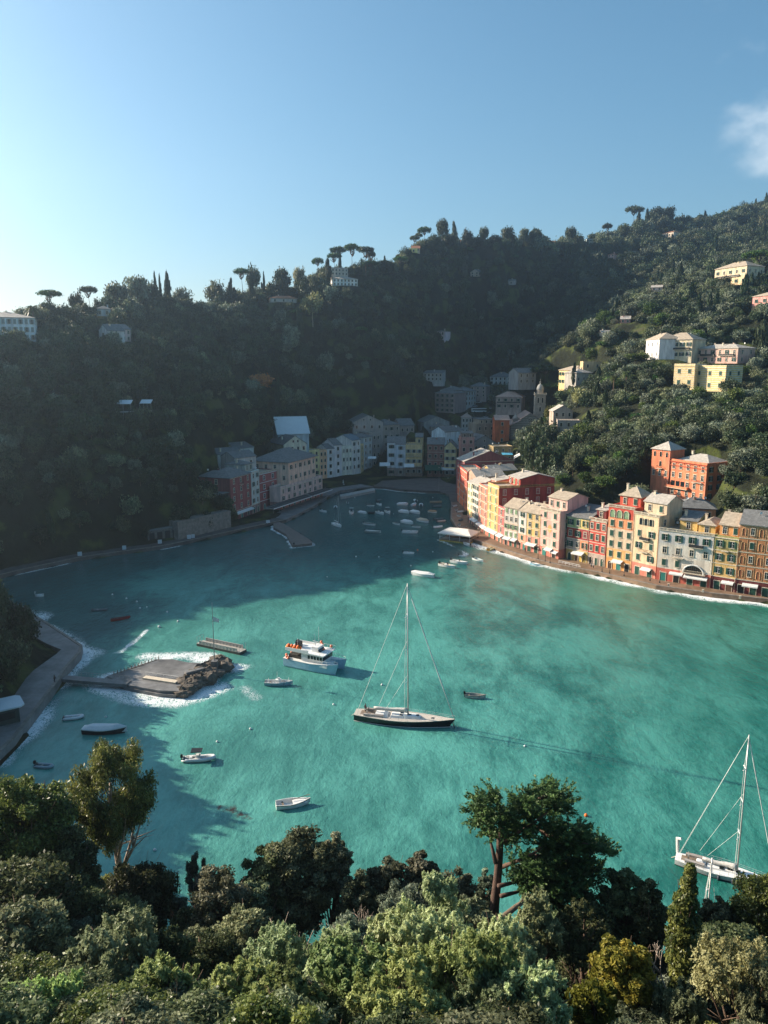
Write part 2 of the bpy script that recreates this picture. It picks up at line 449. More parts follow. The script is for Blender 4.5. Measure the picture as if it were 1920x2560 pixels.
def build_ground():
    def axis(a, b, st, lo, hi, big):
        c = list(np.arange(a, b + .1, st))
        return np.array(list(np.arange(lo, a, big)) + c + list(np.arange(b + big, hi, big)))
    xs = axis(-330, 520, 3.0, -900, 1500, 20)
    ys = axis(-20, 900, 3.0, -300, 1500, 12)
    X, Y = np.meshgrid(xs, ys)
    Z = hgt(X.ravel(), Y.ravel())
    nx, ny = len(xs), len(ys)
    me = bpy.data.meshes.new("hills")
    me.vertices.add(nx * ny)
    me.vertices.foreach_set('co', np.c_[X.ravel(), Y.ravel(), Z].ravel())
    i = np.arange(nx * ny).reshape(ny, nx)
    q = np.stack([i[:-1, :-1], i[:-1, 1:], i[1:, 1:], i[1:, :-1]], -1).reshape(-1, 4)
    me.loops.add(q.size); me.loops.foreach_set('vertex_index', q.ravel())
    me.polygons.add(len(q)); me.polygons.foreach_set('loop_start', np.arange(0, q.size, 4)); me.polygons.foreach_set('use_smooth', [True] * len(q))
    me.update()
    # earth, dry grass terraces and rock by slope and noise
    m = bpy.data.materials.new('hillside_ground'); m.use_nodes = True
    t = m.node_tree; N = t.nodes; L = t.links; p = N['Principled BSDF']; p.inputs['Roughness'].default_value = .95; p.inputs['Specular IOR Level'].default_value = .1
    g = N.new('ShaderNodeNewGeometry')
    def noise(sc, det=5):
        n = N.new('ShaderNodeTexNoise'); n.inputs['Scale'].default_value = sc; n.inputs['Detail'].default_value = det; L.new(g.outputs['Position'], n.inputs[0]); return n.outputs['Fac']
    r = N.new('ShaderNodeValToRGB'); e = r.color_ramp.elements
    e[0].position = .35; e[0].color = (.014, .016, .010, 1); e[1].position = .80; e[1].color = (.09, .08, .05, 1)
    k = e.new(.52); k.color = (.022, .026, .013, 1); k = e.new(.60); k.color = (.06, .075, .02, 1)
    L.new(noise(.09, 8), r.inputs[0]); L.new(r.outputs[0], p.inputs['Base Color'])
    b = N.new('ShaderNodeBump'); b.inputs['Distance'].default_value = 1.0; b.inputs['Strength'].default_value = .8; L.new(noise(.5, 8), b.inputs['Height']); L.new(b.outputs[0], p.inputs['Normal'])
    me.materials.append(m)
    tag(put("hills", me), "steep wooded hillside around the harbour", None, kind='structure')

ISLE = g2([(318, 1712), (268, 1690), (330, 1668), (392, 1648), (432, 1648), (470, 1656), (548, 1660), (500, 1700), (448, 1728), (396, 1726)], 1.3)
PIER = g2([(683, 1300), (710, 1309), (779, 1352), (781, 1358), (731, 1363), (716, 1336), (683, 1318)], 1.0)

def build_water():
    def axis(a, b, st, lo, hi, big):
        return np.array(list(np.linspace(lo, a - big, 12)) + list(np.arange(a, b + .1, st)) + list(np.linspace(b + big, hi, 12)))
    xs = axis(-150, 190, 1.2, -1500, 3000, 40); ys = axis(66, 440, 1.2, -3000, 1200, 30)
    ys = ys[ys < 1000]
    X, Y = np.meshgrid(xs, ys); X, Y = X.ravel(), Y.ravel(); P = np.c_[X, Y]
    foam = np.zeros(len(X))
    def shore(poly, amp, width, closed=False, off=0):
        d = np.abs(segdist(P, poly, closed) - off)
        return amp * np.exp(-(d / width) ** 1.4)
    wob = .45 + 1.1 * vnoise(X / 9, Y / 9, 11)
    def mx_(v):
        nonlocal foam
        foam = np.maximum(foam, v)
    mx_(shore(W_RIGHT[5:], 1.0, 5.6) * (.62 + .6 * vnoise(X / 6, Y / 6, 12)))
    mx_(shore(W_RIGHT[4:7], .8, 3.0) * wob)
    mx_(shore(W_PROM, .85, 4.0) * (.4 + .9 * vnoise(X / 6, Y / 6, 16)))
    mx_(shore(W_PROM[2:6], .85, 8.0) * (.3 + vnoise(X / 6, Y / 6, 13)))
    mx_(shore(W_FAR[1:], .9, 1.6) * smooth(.42, .7, vnoise(X / 13, Y / 13, 14)))
    mx_(shore(W_BEACH[:4], 1.1, 1.5, off=1.0))
    mx_(shore(W_NEAR, .5, 2.0) * wob)
    mx_(shore(ISLE, 1.1, 5.0, True) * (.45 + .8 * vnoise(X / 5, Y / 5, 15)))
    a = np.array(G(430, 1780)[:2]); b = np.array(G(470, 1745)[:2])
    mx_(1.0 * np.exp(-(segdist(P, g2([(250, 1712), (330, 1742), (450, 1752), (540, 1722)])) / 5) ** 2) * (.6 + .6 * vnoise(X / 5, Y / 5, 17)))
    mx_(.85 * np.exp(-(segdist(P, g2([(500, 1640), (560, 1670), (640, 1665)])) / 4) ** 2) * (.5 + .8 * vnoise(X / 5, Y / 5, 18)))
    mx_(.6 * np.exp(-(segdist(P, g2([(610, 1720), (640, 1745)])) / 3.5) ** 2))
    mx_(.85 * np.exp(-(segdist(P, g2([(300, 1630), (335, 1605), (368, 1575)])) / 1.1) ** 2) * (.7 + .5 * vnoise(X / 3, Y / 3, 19)))
    mx_(.8 * np.exp(-(segdist(P, g2([(370, 1640), (450, 1640), (520, 1640)])) / 4) ** 2) * (.6 + .6 * vnoise(X / 4, Y / 4, 20)))
    mx_(.85 * np.exp(-(segdist(P, g2([(1100, 1350), (1145, 1372), (1165, 1385), (1158, 1392)])) / 1.6) ** 2) * wob)
    mx_(shore(PIER, 1.1, 1.4, True) * (.5 + .8 * vnoise(X / 4, Y / 4, 21)))
    foam *= (segdist(P, [(-3000, 0), (-3001, 0)]) > 0)
    foam *= np.where((np.abs(X) < 200) & (Y < 460), 1, 0)
    weed = np.exp(-(segdist(P, g2([(545, 2020), (585, 2022), (600, 2038), (625, 2045)])) / 1.3) ** 2)
    weed = np.maximum(weed, .5 * np.exp(-(segdist(P, g2([(470, 2050), (540, 2030)])) / 1.2) ** 2)) * (Y < 130)
    nx, ny = len(xs), len(ys)
    me = bpy.data.meshes.new("sea")
    me.vertices.add(nx * ny)
    me.vertices.foreach_set('co', np.c_[X, Y, np.zeros(len(X))].ravel())
    i = np.arange(nx * ny).reshape(ny, nx)
    q = np.stack([i[:-1, :-1], i[:-1, 1:], i[1:, 1:], i[1:, :-1]], -1).reshape(-1, 4)
    me.loops.add(q.size); me.loops.foreach_set('vertex_index', q.ravel())
    me.polygons.add(len(q)); me.polygons.foreach_set('loop_start', np.arange(0, q.size, 4)); me.polygons.foreach_set('use_smooth', [True] * len(q))
    me.update()
    for nm, v in (('foam', foam), ('weed', weed)):
        at = me.attributes.new(nm, 'FLOAT', 'POINT'); at.data.foreach_set('value', v.astype(np.float32))
    m = bpy.data.materials.new('sea_water'); m.use_nodes = True
    t = m.node_tree; N = t.nodes; L = t.links; p = N['Principled BSDF']
    geo = N.new('ShaderNodeNewGeometry')
    def mapping(sc, rz=0):
        mpp = N.new('ShaderNodeMapping'); mpp.inputs['Scale'].default_value = sc; mpp.inputs['Rotation'].default_value = (0, 0, rz)
        L.new(geo.outputs['Position'], mpp.inputs[0]); return mpp.outputs[0]
    def noise(vec, sc, det, rough=.5, dist=0):
        n = N.new('ShaderNodeTexNoise'); n.inputs['Scale'].default_value = sc; n.inputs['Detail'].default_value = det
        n.inputs['Roughness'].default_value = rough; n.inputs['Distortion'].default_value = dist; L.new(vec, n.inputs[0]); return n.outputs['Fac']
    def math_(op, a, b=None, clamp=False):
        q = N.new('ShaderNodeMath'); q.operation = op; q.use_clamp = clamp
        for k, s in enumerate((a, b)):
            if s is None: continue
            if isinstance(s, (int, float)): q.inputs[k].default_value = s
            else: L.new(s, q.inputs[k])
        return q.outputs[0]
    def mrange(v, a, b, c=0, d=1):
        q = N.new('ShaderNodeMapRange'); q.interpolation_type = 'SMOOTHSTEP'
        for k, s in zip(('From Min', 'From Max', 'To Min', 'To Max'), (a, b, c, d)): q.inputs[k].default_value = s
        L.new(v, q.inputs['Value']); return q.outputs[0]
    def mix(f, a, b):
        q = N.new('ShaderNodeMix'); q.data_type = 'RGBA'; L.new(f, q.inputs[0])
        for k, s in ((6, a), (7, b)):
            if isinstance(s, tuple): q.inputs[k].default_value = (*s, 1)
            else: L.new(s, q.inputs[k])
        return q.outputs[2]
    # stirred-up silt: broad soft patches, finer streaks along the swell
    v1 = mapping((1, .75, 1), .5)
    n1 = noise(v1, .028, 6, .55, .4)
    n2 = noise(mapping((1.0, .45, 1), -.75), .16, 8, .62, .6)
    n3 = noise(mapping((1, .45, 1), -.55), 1.5, 6, .65, .4)  # fine ripples: their darker shading put into the colour
    f1 = math_('ADD', math_('ADD', math_('MULTIPLY', n1, .50), math_('MULTIPLY', n2, .36)), math_('MULTIPLY', n3, .14))
    col = mix(mrange(f1, .40, .61), (.006, .095, .080), (.085, .32, .27))
    # silt: thickest by the bathing platform, clearer towards the open right
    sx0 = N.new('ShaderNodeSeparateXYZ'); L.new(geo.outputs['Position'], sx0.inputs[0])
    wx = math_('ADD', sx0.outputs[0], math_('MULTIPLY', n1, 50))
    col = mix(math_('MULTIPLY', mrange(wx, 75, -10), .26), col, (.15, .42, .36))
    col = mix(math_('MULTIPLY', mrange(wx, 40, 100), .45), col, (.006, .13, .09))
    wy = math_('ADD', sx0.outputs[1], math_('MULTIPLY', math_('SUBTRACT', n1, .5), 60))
    col = mix(math_('MULTIPLY', math_('MAXIMUM', mrange(wy, 228, 285), mrange(wx, -34, -58)), .78), col, (.016, .070, .078))  # hill shade over inner harbour and left bay put into the water colour
    # greener water off the right-hand houses: their reflection put into the colour
    sx = N.new('ShaderNodeSeparateXYZ'); L.new(geo.outputs['Position'], sx.inputs[0])
    near = mrange(math_('ADD', sx.outputs[0], math_('MULTIPLY', n1, 40)), 40, 110)
    fy = mrange(sx.outputs[1], 200, 262)
    grn = math_('MULTIPLY', math_('MULTIPLY', near, fy), .5)
    col = mix(grn, col, (.060, .215, .115))
    aw = N.new('ShaderNodeAttribute'); aw.attribute_name = 'weed'
    col = mix(mrange(math_('MULTIPLY', aw.outputs['Fac'], noise(v1, .9, 6, .7)), .3, .5), col, (.05, .035, .025))
    # foam: thresholded stringy noise
    af = N.new('ShaderNodeAttribute'); af.attribute_name = 'foam'
    fn = noise(mapping((1, .8, 1), .3), .55, 9, .72, 1.6)
    fn2 = noise(mapping((1, .8, 1), 1.3), 2.2, 6, .7, .8)
    fnn = math_('ADD', math_('MULTIPLY', fn, .55), math_('MULTIPLY', fn2, .45))
    ridge = math_('SUBTRACT', 1.0, math_('MULTIPLY', math_('ABSOLUTE', math_('SUBTRACT', fnn, .5)), 11.0))
    fm = mrange(math_('ADD', af.outputs['Fac'], math_('MULTIPLY', ridge, .62)), 1.02, 1.13)
    soft = mrange(math_('MULTIPLY', af.outputs['Fac'], fn), .12, .6)
    col = mix(math_('MULTIPLY', soft, .24), col, (.34, .55, .52))
    caps = math_('MULTIPLY', mrange(noise(mapping((1, .7, 1), .3), 1.3, 4, .6), .765, .80), .5)
    col = mix(math_('MAXIMUM', fm, caps), col, (.80, .84, .84))
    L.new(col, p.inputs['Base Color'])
    rr = mrange(fm, 0, 1, .16, .8); L.new(rr, p.inputs['Roughness'])
    p.inputs['IOR'].default_value = 1.33
    p.inputs['Specular IOR Level'].default_value = .55
    w1 = noise(mapping((1, .55, 1), -.35), .55, 6, .6, .3)
    w2 = noise(mapping((1, .6, 1), .5), 2.4, 5, .6)
    hh = math_('ADD', math_('MULTIPLY', w1, 1.0), math_('MULTIPLY', w2, .28))
    hh = math_('ADD', hh, math_('MULTIPLY', fm, .25))
    b = N.new('ShaderNodeBump'); b.inputs['Distance'].default_value = .6; b.inputs['Strength'].default_value = .4
    w3 = noise(mapping((1, .5, 1), -.1), 1.1, 7, .68, .5); hh = math_('ADD', hh, math_('MULTIPLY', w3, .5)); L.new(hh, b.inputs['Height']); L.new(b.outputs[0], p.inputs['Normal'])
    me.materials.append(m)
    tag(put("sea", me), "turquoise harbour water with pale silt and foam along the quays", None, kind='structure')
# ---------------------------------------------------------------- building parts
_wc = {}
def window_mesh(kind, w, h, fm, near, arch=False):
    k = ('w', kind, round(w, 1), round(h, 1), fm.name, near, arch)
    if k in _wc: return _wc[k]
    b = MB(); t = .16; o = -.13
    if arch:
        n = 7
        pts = [(-w / 2, -h / 2)] + [(-math.cos(math.pi * i / n) * w / 2, h / 2 - w / 2 + math.sin(math.pi * i / n) * w / 2) for i in range(n + 1)] + [(w / 2, -h / 2)]
        b.mi = 1; b.poly([(x, -.03, z) for x, z in pts][::-1])
        b.mi = 0
        for (xa, za), (xb, zb) in zip(pts[:-1], pts[1:]):
            b.tube([(xa, -.05, za), (xb, -.05, zb)], t * .6, 4)
    else:
        b.mi = 1; b.poly([(-w / 2, -.03, -h / 2), (w / 2, -.03, -h / 2), (w / 2, -.03, h / 2), (-w / 2, -.03, h / 2)])
        b.mi = 0
        b.box(-w / 2 - t, -w / 2, o, 0, -h / 2, h / 2); b.box(w / 2, w / 2 + t, o, 0, -h / 2, h / 2)
        b.box(-w / 2 - t * 1.1, w / 2 + t * 1.1, o * 1.2, 0, h / 2, h / 2 + t * 1.2); b.box(-w / 2 - t * 1.5, w / 2 + t * 1.5, o * 2, 0, -h / 2 - t, -h / 2)
        if near and kind != 'closed':
            b.mi = 2
            b.box(-.035, .035, -.07, -.035, -h / 2, h / 2); b.box(-w / 2, w / 2, -.075, -.036, h * .12, h * .12 + .06)
    _wc[k] = b.mesh('window', [fm, GLASS, WHITE]); return _wc[k]
def shutter_mesh(w, h, sm):
    k = ('s', round(w, 1), round(h, 1), sm.name)
    if k in _wc: return _wc[k]
    b = MB(); b.box(-w / 4, w / 4, -.19, -.135, -h / 2, h / 2)
    for i in range(int(h / .28)):
        z = -h / 2 + .12 + i * .28; b.box(-w / 4 + .05, w / 4 - .05, -.215, -.19, z, z + .12)
    _wc[k] = b.mesh('shutter', sm); return _wc[k]
def door_mesh(w, h, dm, fm, arch):
    k = ('d', round(w, 1), round(h, 1), dm.name, fm.name, arch)
    if k in _wc: return _wc[k]
    b = MB()
    if arch:
        n = 8
        pts = [(-w / 2, 0)] + [(-math.cos(math.pi * i / n) * w / 2, h - w / 2 + math.sin(math.pi * i / n) * w / 2) for i in range(n + 1)] + [(w / 2, 0)]
        b.mi = 0; b.poly([(x, -.03, z) for x, z in pts][::-1])
        b.mi = 1
        for (xa, za), (xb, zb) in zip(pts[:-1], pts[1:]): b.tube([(xa, -.05, za), (xb, -.05, zb)], .14, 4)
    else:
        b.box(-w / 2, w / 2, -.06, .02, 0, h); b.mi = 1
        b.box(-w / 2 - .15, -w / 2, -.12, 0, 0, h); b.box(w / 2, w / 2 + .15, -.12, 0, 0, h); b.box(-w / 2 - .15, w / 2 + .15, -.13, 0, h, h + .18)
    _wc[k] = b.mesh('door', [dm, fm]); return _wc[k]
def awning_mesh(w, d, cm_, drop=.35):
    b = MB()
    b.poly([(0, 0, 0), (0, -d, -d * .38), (w, -d, -d * .38), (w, 0, 0)])
    b.poly([(0, -d, -d * .38), (0, -d, -d * .38 - drop), (w, -d, -d * .38 - drop), (w, -d, -d * .38)])
    b.poly([(0, .0, -.04), (w, 0, -.04), (w, -d, -d * .38 - .04), (0, -d, -d * .38 - .04)])
    return b.mesh('awning', cm_)
def add_slab(b, pts, th=.22):
    n = len(b.v); k = len(pts)
    b.v += [tuple(p) for p in pts] + [(p[0], p[1], p[2] - th) for p in pts]
    b.face([n + i for i in range(k)]); b.face([n + k + i for i in range(k)][::-1])
    for i in range(k):
        j = (i + 1) % k; b.face((n + i, n + k + i, n + k + j, n + j))
def roof_shapes(kind, x0, x1, y0, y1, z, rh, o, b, wall, wi):
    """roof planes into b, gable walls into wall"""
    if kind == 'gable_x':
        ym = (y0 + y1) / 2; s = rh / (ym - y0); ze = z - s * o
        add_slab(b, [(x0 - o * .6, y0 - o, ze + .25), (x1 + o * .6, y0 - o, ze + .25), (x1 + o * .6, ym, z + rh + .25), (x0 - o * .6, ym, z + rh + .25)])
        add_slab(b, [(x1 + o * .6, y1 + o, ze + .25), (x0 - o * .6, y1 + o, ze + .25), (x0 - o * .6, ym, z + rh + .25), (x1 + o * .6, ym, z + rh + .25)])
        wall.mi = wi; wall.poly([(x0, y1, z), (x0, y0, z), (x0, ym, z + rh)]); wall.poly([(x1, y0, z), (x1, y1, z), (x1, ym, z + rh)])
    elif kind == 'gable_y':
        xm = (x0 + x1) / 2; s = rh / (xm - x0); ze = z - s * o
        add_slab(b, [(x0 - o, y1 + o * .6, ze + .25), (x0 - o, y0 - o * .6, ze + .25), (xm, y0 - o * .6, z + rh + .25), (xm, y1 + o * .6, z + rh + .25)])
        add_slab(b, [(x1 + o, y0 - o * .6, ze + .25), (x1 + o, y1 + o * .6, ze + .25), (xm, y1 + o * .6, z + rh + .25), (xm, y0 - o * .6, z + rh + .25)])
        wall.mi = wi; wall.poly([(x0, y0, z), (x1, y0, z), (xm, y0, z + rh)]); wall.poly([(x1, y1, z), (x0, y1, z), (xm, y1, z + rh)])
    elif kind == 'shed':                   # rises to the back
        add_slab(b, [(x0 - o * .6, y0 - o, z + .15), (x1 + o * .6, y0 - o, z + .15), (x1 + o * .6, y1 + o * .4, z + rh + .2), (x0 - o * .6, y1 + o * .4, z + rh + .2)])
        wall.mi = wi; wall.poly([(x0, y1, z), (x0, y0, z), (x0, y1, z + rh)]); wall.poly([(x1, y0, z), (x1, y1, z), (x1, y1, z + rh)]); wall.poly([(x1, y1, z), (x0, y1, z), (x0, y1, z + rh), (x1, y1, z + rh)])
    elif kind == 'hip':
        w, d = x1 - x0, y1 - y0
        if w > d * 1.05: r = [(x0 + d / 2, (y0 + y1) / 2), (x1 - d / 2, (y0 + y1) / 2)]; lx = True
        elif d > w * 1.05: r = [((x0 + x1) / 2, y0 + w / 2), ((x0 + x1) / 2, y1 - w / 2)]; lx = False
        else: r = [((x0 + x1) / 2, (y0 + y1) / 2)] * 2; lx = True
        e = [(x0 - o, y0 - o, z + .1), (x1 + o, y0 - o, z + .1), (x1 + o, y1 + o, z + .1), (x0 - o, y1 + o, z + .1)]
        a, c = (*r[0], z + rh), (*r[1], z + rh)
        P = lambda *q: b.poly(q)
        if lx: P(e[0], e[1], c, a); P(e[2], e[3], a, c); P(e[1], e[2], c); P(e[3], e[0], a)
        else: P(e[1], e[2], c, a); P(e[3], e[0], a, c); P(e[0], e[1], a); P(e[2], e[3], c)
        for i in range(4):
            p, q = e[i], e[(i + 1) % 4]; P(p, (p[0], p[1], z - .12), (q[0], q[1], z - .12), q)
        P(*[(p[0], p[1], z - .12) for p in e[::-1]])
def chimney(parent, x, y, z, s=.7, h=1.3, m=None):
    b = MB(); b.box(-s / 2, s / 2, -s / 2, s / 2, -1.0, h); b.mi = 1; b.box(-s * .7, s * .7, -s * .7, s * .7, h + .25, h + .37); b.mi = 0
    for a in (-1, 1):
        for c in (-1, 1): b.box(a * s * .4 - .08, a * s * .4 + .08, c * s * .4 - .08, c * s * .4 + .08, h, h + .25)
    b.build('chimney', [m or CREAM, TANR], parent, (x, y, z))
def dish(parent, x, y, z, rz=0):
    b = MB(); b.tube([(0, 0, -.6), (0, 0, .9)], .04, 5); b.mi = 1; b.smooth = True
    n = len(b.v)
    for i, (r, q) in enumerate(((0.02, .14), (.25, .1), (.45, 0))):
        for k in range(10):
            t = 2 * math.pi * k / 10; b.v.append((r * math.cos(t), -.3 - 0 + q, 1.0 + r * math.sin(t)))
    for i in range(2):
        for k in range(10): b.face((n + i * 10 + k, n + i * 10 + (k + 1) % 10, n + (i + 1) * 10 + (k + 1) % 10, n + (i + 1) * 10 + k))
    b.build('satellite_dish', [RAIL, WHITE], parent, (x, y, z), rz)
def antenna(parent, x, y, z):
    b = MB(); b.tube([(0, 0, -.5), (0, 0, 2.6)], .035, 4); b.tube([(-.6, 0, 2.4), (.6, 0, 2.4)], .025, 4)
    for i in range(5): b.tube([(-.5 + i * .25, -.25, 2.4), (-.5 + i * .25, .25, 2.4)], .015, 3)
    b.build('antenna', RAIL, parent, (x, y, z))
def balustrade(parent, x0, x1, y, z, m=None, side=None, h=.95, name='balustrade', step=.45):
    b = MB(); b.box(x0, x1, y, y + .22, z, z + .14); b.box(x0 - .02, x1 + .02, y - .03, y + .25, z + h - .14, z + h)
    n = max(2, int((x1 - x0) / step))
    for i in range(n + 1):
        x = x0 + .08 + (x1 - x0 - .16) * i / n
        w = .16 if i % 6 == 0 else .06
        b.box(x - w, x + w, y + .05, y + .17, z + .14, z + h - .14)
    if side:
        for xs in ((x0,) if side == 'l' else (x1,) if side == 'r' else (x0, x1)):
            b.box(xs - .1, xs + .1, y + .26, y + 3.4, z + h - .12, z + h); b.box(xs - .1, xs + .1, y + .26, y + 3.4, z, z + .14)
            for i in range(7): b.box(xs - .06, xs + .06, y + .45 + i * .45, y + .57 + i * .45, z + .14, z + h - .12)
    b.build(name, m or CREAM, parent)
def balcony(parent, xc, z, w, d=.9, rail=None, solid=False, face='front', W_=0):
    b = MB(); b.box(-w / 2, w / 2, -d, 0, -.16, 0); b.mi = 1
    if solid: b.box(-w / 2, w / 2, -d, -d + .12, 0, .9); b.box(-w / 2, -w / 2 + .12, -d + .12, 0, 0, .9); b.box(w / 2 - .12, w / 2, -d + .12, 0, 0, .9)
    else:
        b.box(-w / 2, w / 2, -d, -d + .05, .9, .97); b.box(-w / 2, -w / 2 + .05, -d + .05, 0, .9, .97); b.box(w / 2 - .05, w / 2, -d + .05, 0, .9, .97)
        n = int(w / .22)
        for i in range(n + 1): x = -w / 2 + .03 + (w - .06) * i / n; b.box(x - .015, x + .015, -d + .01, -d + .04, 0, .9)
    b.build('balcony', [CREAM, rail or RAIL], parent, (xc, 0, z))

SHUT = {'g': GREEN, 'l': LGREEN, 'b': BROWN, 'w': GREYS, None: GREEN}
def facade(root, W_, H, fl, cols, place, sp, near, z0=0, skip0=False):
    """windows of one side; place(x, z) -> (location, rz)"""
    fh = H / fl
    fm = sp.get('fm', CREAM); sm = SHUT[sp.get('sh', 'g')]; kinds = sp.get('wk', 'c')
    ww = min(1.15, W_ / cols * .42) * sp.get('wsc', 1)
    for f in range(1 if skip0 else 0, fl):
        wh = min(fh * .56, 2.0)
        for c in range(cols):
            if (f, c) in sp.get('omit', ()): continue
            x = W_ * (c + .5) / cols
            z = z0 + fh * (f + .5)
            kd = kinds[(f * 7 + c * 3) % len(kinds)]
            arch = f in sp.get('arch', ())
            loc, rz = place(x, z)
            wo_ = put('window', window_mesh('closed' if kd == 'c' else 'open', ww, wh, fm, near, arch), root, loc, rz)
            if kd in 'co' and near and not arch:
                for s in (-1, 1):
                    put('shutter', shutter_mesh(ww, wh, sm), wo_, (s * ww * (.25 if kd == 'c' else .78), 0, 0))
            elif kd in 'co' and not arch:
                k = ('sp', kd, round(ww, 1), round(wh, 1), sm.name)
                if k not in _wc:
                    b = MB()
                    for s in (-1, 1):
                        xc = s * ww * (.25 if kd == 'c' else .80); b.box(xc - ww / 4, xc + ww / 4, -.2, -.14, -wh / 2, wh / 2)
                    _wc[k] = b.mesh('shutters', sm)
                put('shutters', _wc[k], wo_)

def build_house(sp):
    p0, p1, zb, ze = sp['p0'], sp['p1'], sp['zb'], sp['ze']
    d = Vector((p1[0] - p0[0], p1[1] - p0[1])); W_ = d.length; rz = math.atan2(d.y, d.x)
    H = ze - zb; D = sp['D']; fl = sp['fl']; near = sp['near']
    root = empty(sp['name'], (p0[0], p0[1], zb), rz, sp['label'], sp['cat'], sp.get('group'))
    cols_ = sp['col']; fh = H / fl
    wall = MB(); mats = [c if hasattr(c, 'name') else wallm(c) for c in cols_]
    def zcut(i): return H if i >= len(cols_) else H * (1 - (len(cols_) - i) * 1.0 / fl) if i > 0 else -4
    if len(cols_) == fl: cuts = [-4] + [fh * i for i in range(1, fl)] + [H]
    elif len(cols_) == 2: cuts = [-4, fh, H]
    elif len(cols_) == 3: cuts = [-4, fh, fh * 2, H]
    else: cuts = [-4, H]
    for i in range(len(cols_)):
        wall.mi = i; wall.box(0, W_, 0, D, cuts[i], cuts[i + 1], skip='bt')
    wall.mi = len(cols_) - 1; wall.poly([(0, 0, H), (W_, 0, H), (W_, D, H), (0, D, H)])
    rk = sp['roof']; rm = sp.get('rm', TANR); rh = sp.get('rh', 2.2)
    rb = MB()
    if rk == 'flat':
        t = .3; ph = sp.get('par', .5)
        rb.box(t, W_ - t, t, D - t, H - .1, H + .08, skip='b')
        for a in ((0, W_, 0, t), (0, W_, D - t, D), (0, t, t, D - t), (W_ - t, W_, t, D - t)): wall.box(*a, H, H + ph)
    else: roof_shapes(rk, 0, W_, 0, D, H, rh, sp.get('ov', .5), rb, wall, len(cols_) - 1)
    if sp.get('side_paint'):
        mats.append(wallm(sp['side_paint'])); wall.mi = len(mats) - 1
        wall.box(W_ - .1, W_ + .04, .02, D, 0, H, skip='bt')
    wall.build('wall', mats, root)
    if sp.get('paint2') is not None:       # a second colour on the right-hand part of the front
        fx, cs = sp['paint2']
        b = MB()
        for i, c in enumerate(cs):
            if c is None: continue
            b.mi = i; b.box(W_ * fx, W_ - .01, -.03, 0, fh * i + .02, fh * (i + 1) - .02, skip='k')
        b.build('painted_front', [wallm(c or (.5, .5, .5)) for c in cs], root)
    roof = rb.build('roof', rm, root)
    skip0 = sp.get('skip0', near)
    facade(root, W_, H, fl, sp['n'], lambda x, z: ((x, 0, z), 0), sp, near, 0, skip0)
    s2 = dict(sp); s2['wk'] = sp.get('swk', 'p'); s2['omit'] = sp.get('somit', ()); s2['arch'] = ()
    if sp.get('nr'): facade(root, D, H, fl, sp['nr'], lambda x, z: ((W_, x, z), R(90)), s2, near, 0, sp.get('sskip', near))
    if sp.get('nl'): facade(root, D, H, fl, sp['nl'], lambda x, z: ((0, D - x, z), R(-90)), s2, near, 0, sp.get('sskip', near))
    if sp.get('gw'):                       # windows in the gable
        for gx in sp['gw']: put('window', window_mesh('p', .9, 1.2, CREAM, near), root, (W_ * gx, 0, H + rh * .35))
    if sp.get('bands', near):
        b = MB()
        for f in range(1, fl):
            if sp.get('b1') and f > 1: break
            b.box(-.06, W_ + .04, -.09, 0, fh * f - .12, fh * f + .1)
        b.box(-.1, W_ + .1, -.22, 0, H - .38, H - .1)
        b.build('cornice', sp.get('bm', CREAM), root)
    if skip0 and sp.get('doors', True):
        n = sp.get('nd', max(2, sp['n']))
        for c in range(n):
            dm = (GREEN, DARK, BROWN, GREEN, M('teal_door', (.03, .2, .17), .6, .1))[(c * 2 + sp['i']) % 5]
            arch = sp.get('darch', (c + sp['i']) % 4 == 0)
            put('door', door_mesh(min(1.7, W_ / n * .5), min(2.7, fh * .8), dm, CREAM, arch), root, (W_ * (c + .5) / n, 0, 0))
    for (fx0, fx1, z, dd, cm_) in sp.get('awn', ()):
        put('awning', awning_mesh(W_ * (fx1 - fx0), dd, cm_), root, (W_ * fx0, -.02, z))
    for q in sp.get('balc', ()):
        balcony(root, W_ * q[0], fh * q[1], q[2], solid=len(q) > 3)
    if sp.get('balus'): balustrade(root, -.15, W_ + .15, -.2, H + .02, side=sp.get('bside'))
    if sp.get('attic'):
        for a in (sp['attic'] if isinstance(sp['attic'], list) else [sp['attic']]):
            ax0, ax1, ay, ah, ac, ar, arh = a[:7]
            ax0 *= W_; ax1 *= W_
            wb = MB(); wb.box(ax0, ax1, ay, D - .05, H + .09, H + ah, skip='b'); r2 = MB()
            roof_shapes(ar, ax0, ax1, ay, D - .05, H + ah, arh, .45, r2, wb, 0)
            wb.build('attic_wall', wallm(ac), root)
            r2.build('attic_roof', a[7] if len(a) > 7 else rm, root)
            nn = max(1, int((ax1 - ax0) / 3))
            for c in range(nn):
                w_ = put('window', window_mesh('o', 1.1, min(2, ah * .6), CREAM, near), root, (ax0 + (ax1 - ax0) * (c + .5) / nn, ay, H + ah * .52))
                if near: [put('shutter', shutter_mesh(1.1, min(2, ah * .6), SHUT[sp.get('sh', 'g')]), w_, (s * 1.1 * .25, 0, 0)) for s in ((-1, 1) if c % 2 else ())]
            if near: chimney(root, ax0 + (ax1 - ax0) * .15, D * .6, H + ah + arh * .7)
    r_ = random.Random(sp['i'])
    top = H + (rh * .5 if rk != 'flat' else 0)
    for k in range(sp.get('ch', 1 if rk != 'flat' else 0)):
        chimney(roof, W_ * r_.uniform(.15, .85), D * r_.uniform(.3, .75), top + .3, .7, 1.2, r_.choice((CREAM, None)) or wallm(cols_[-1]) if not hasattr(cols_[-1], 'name') else CREAM)
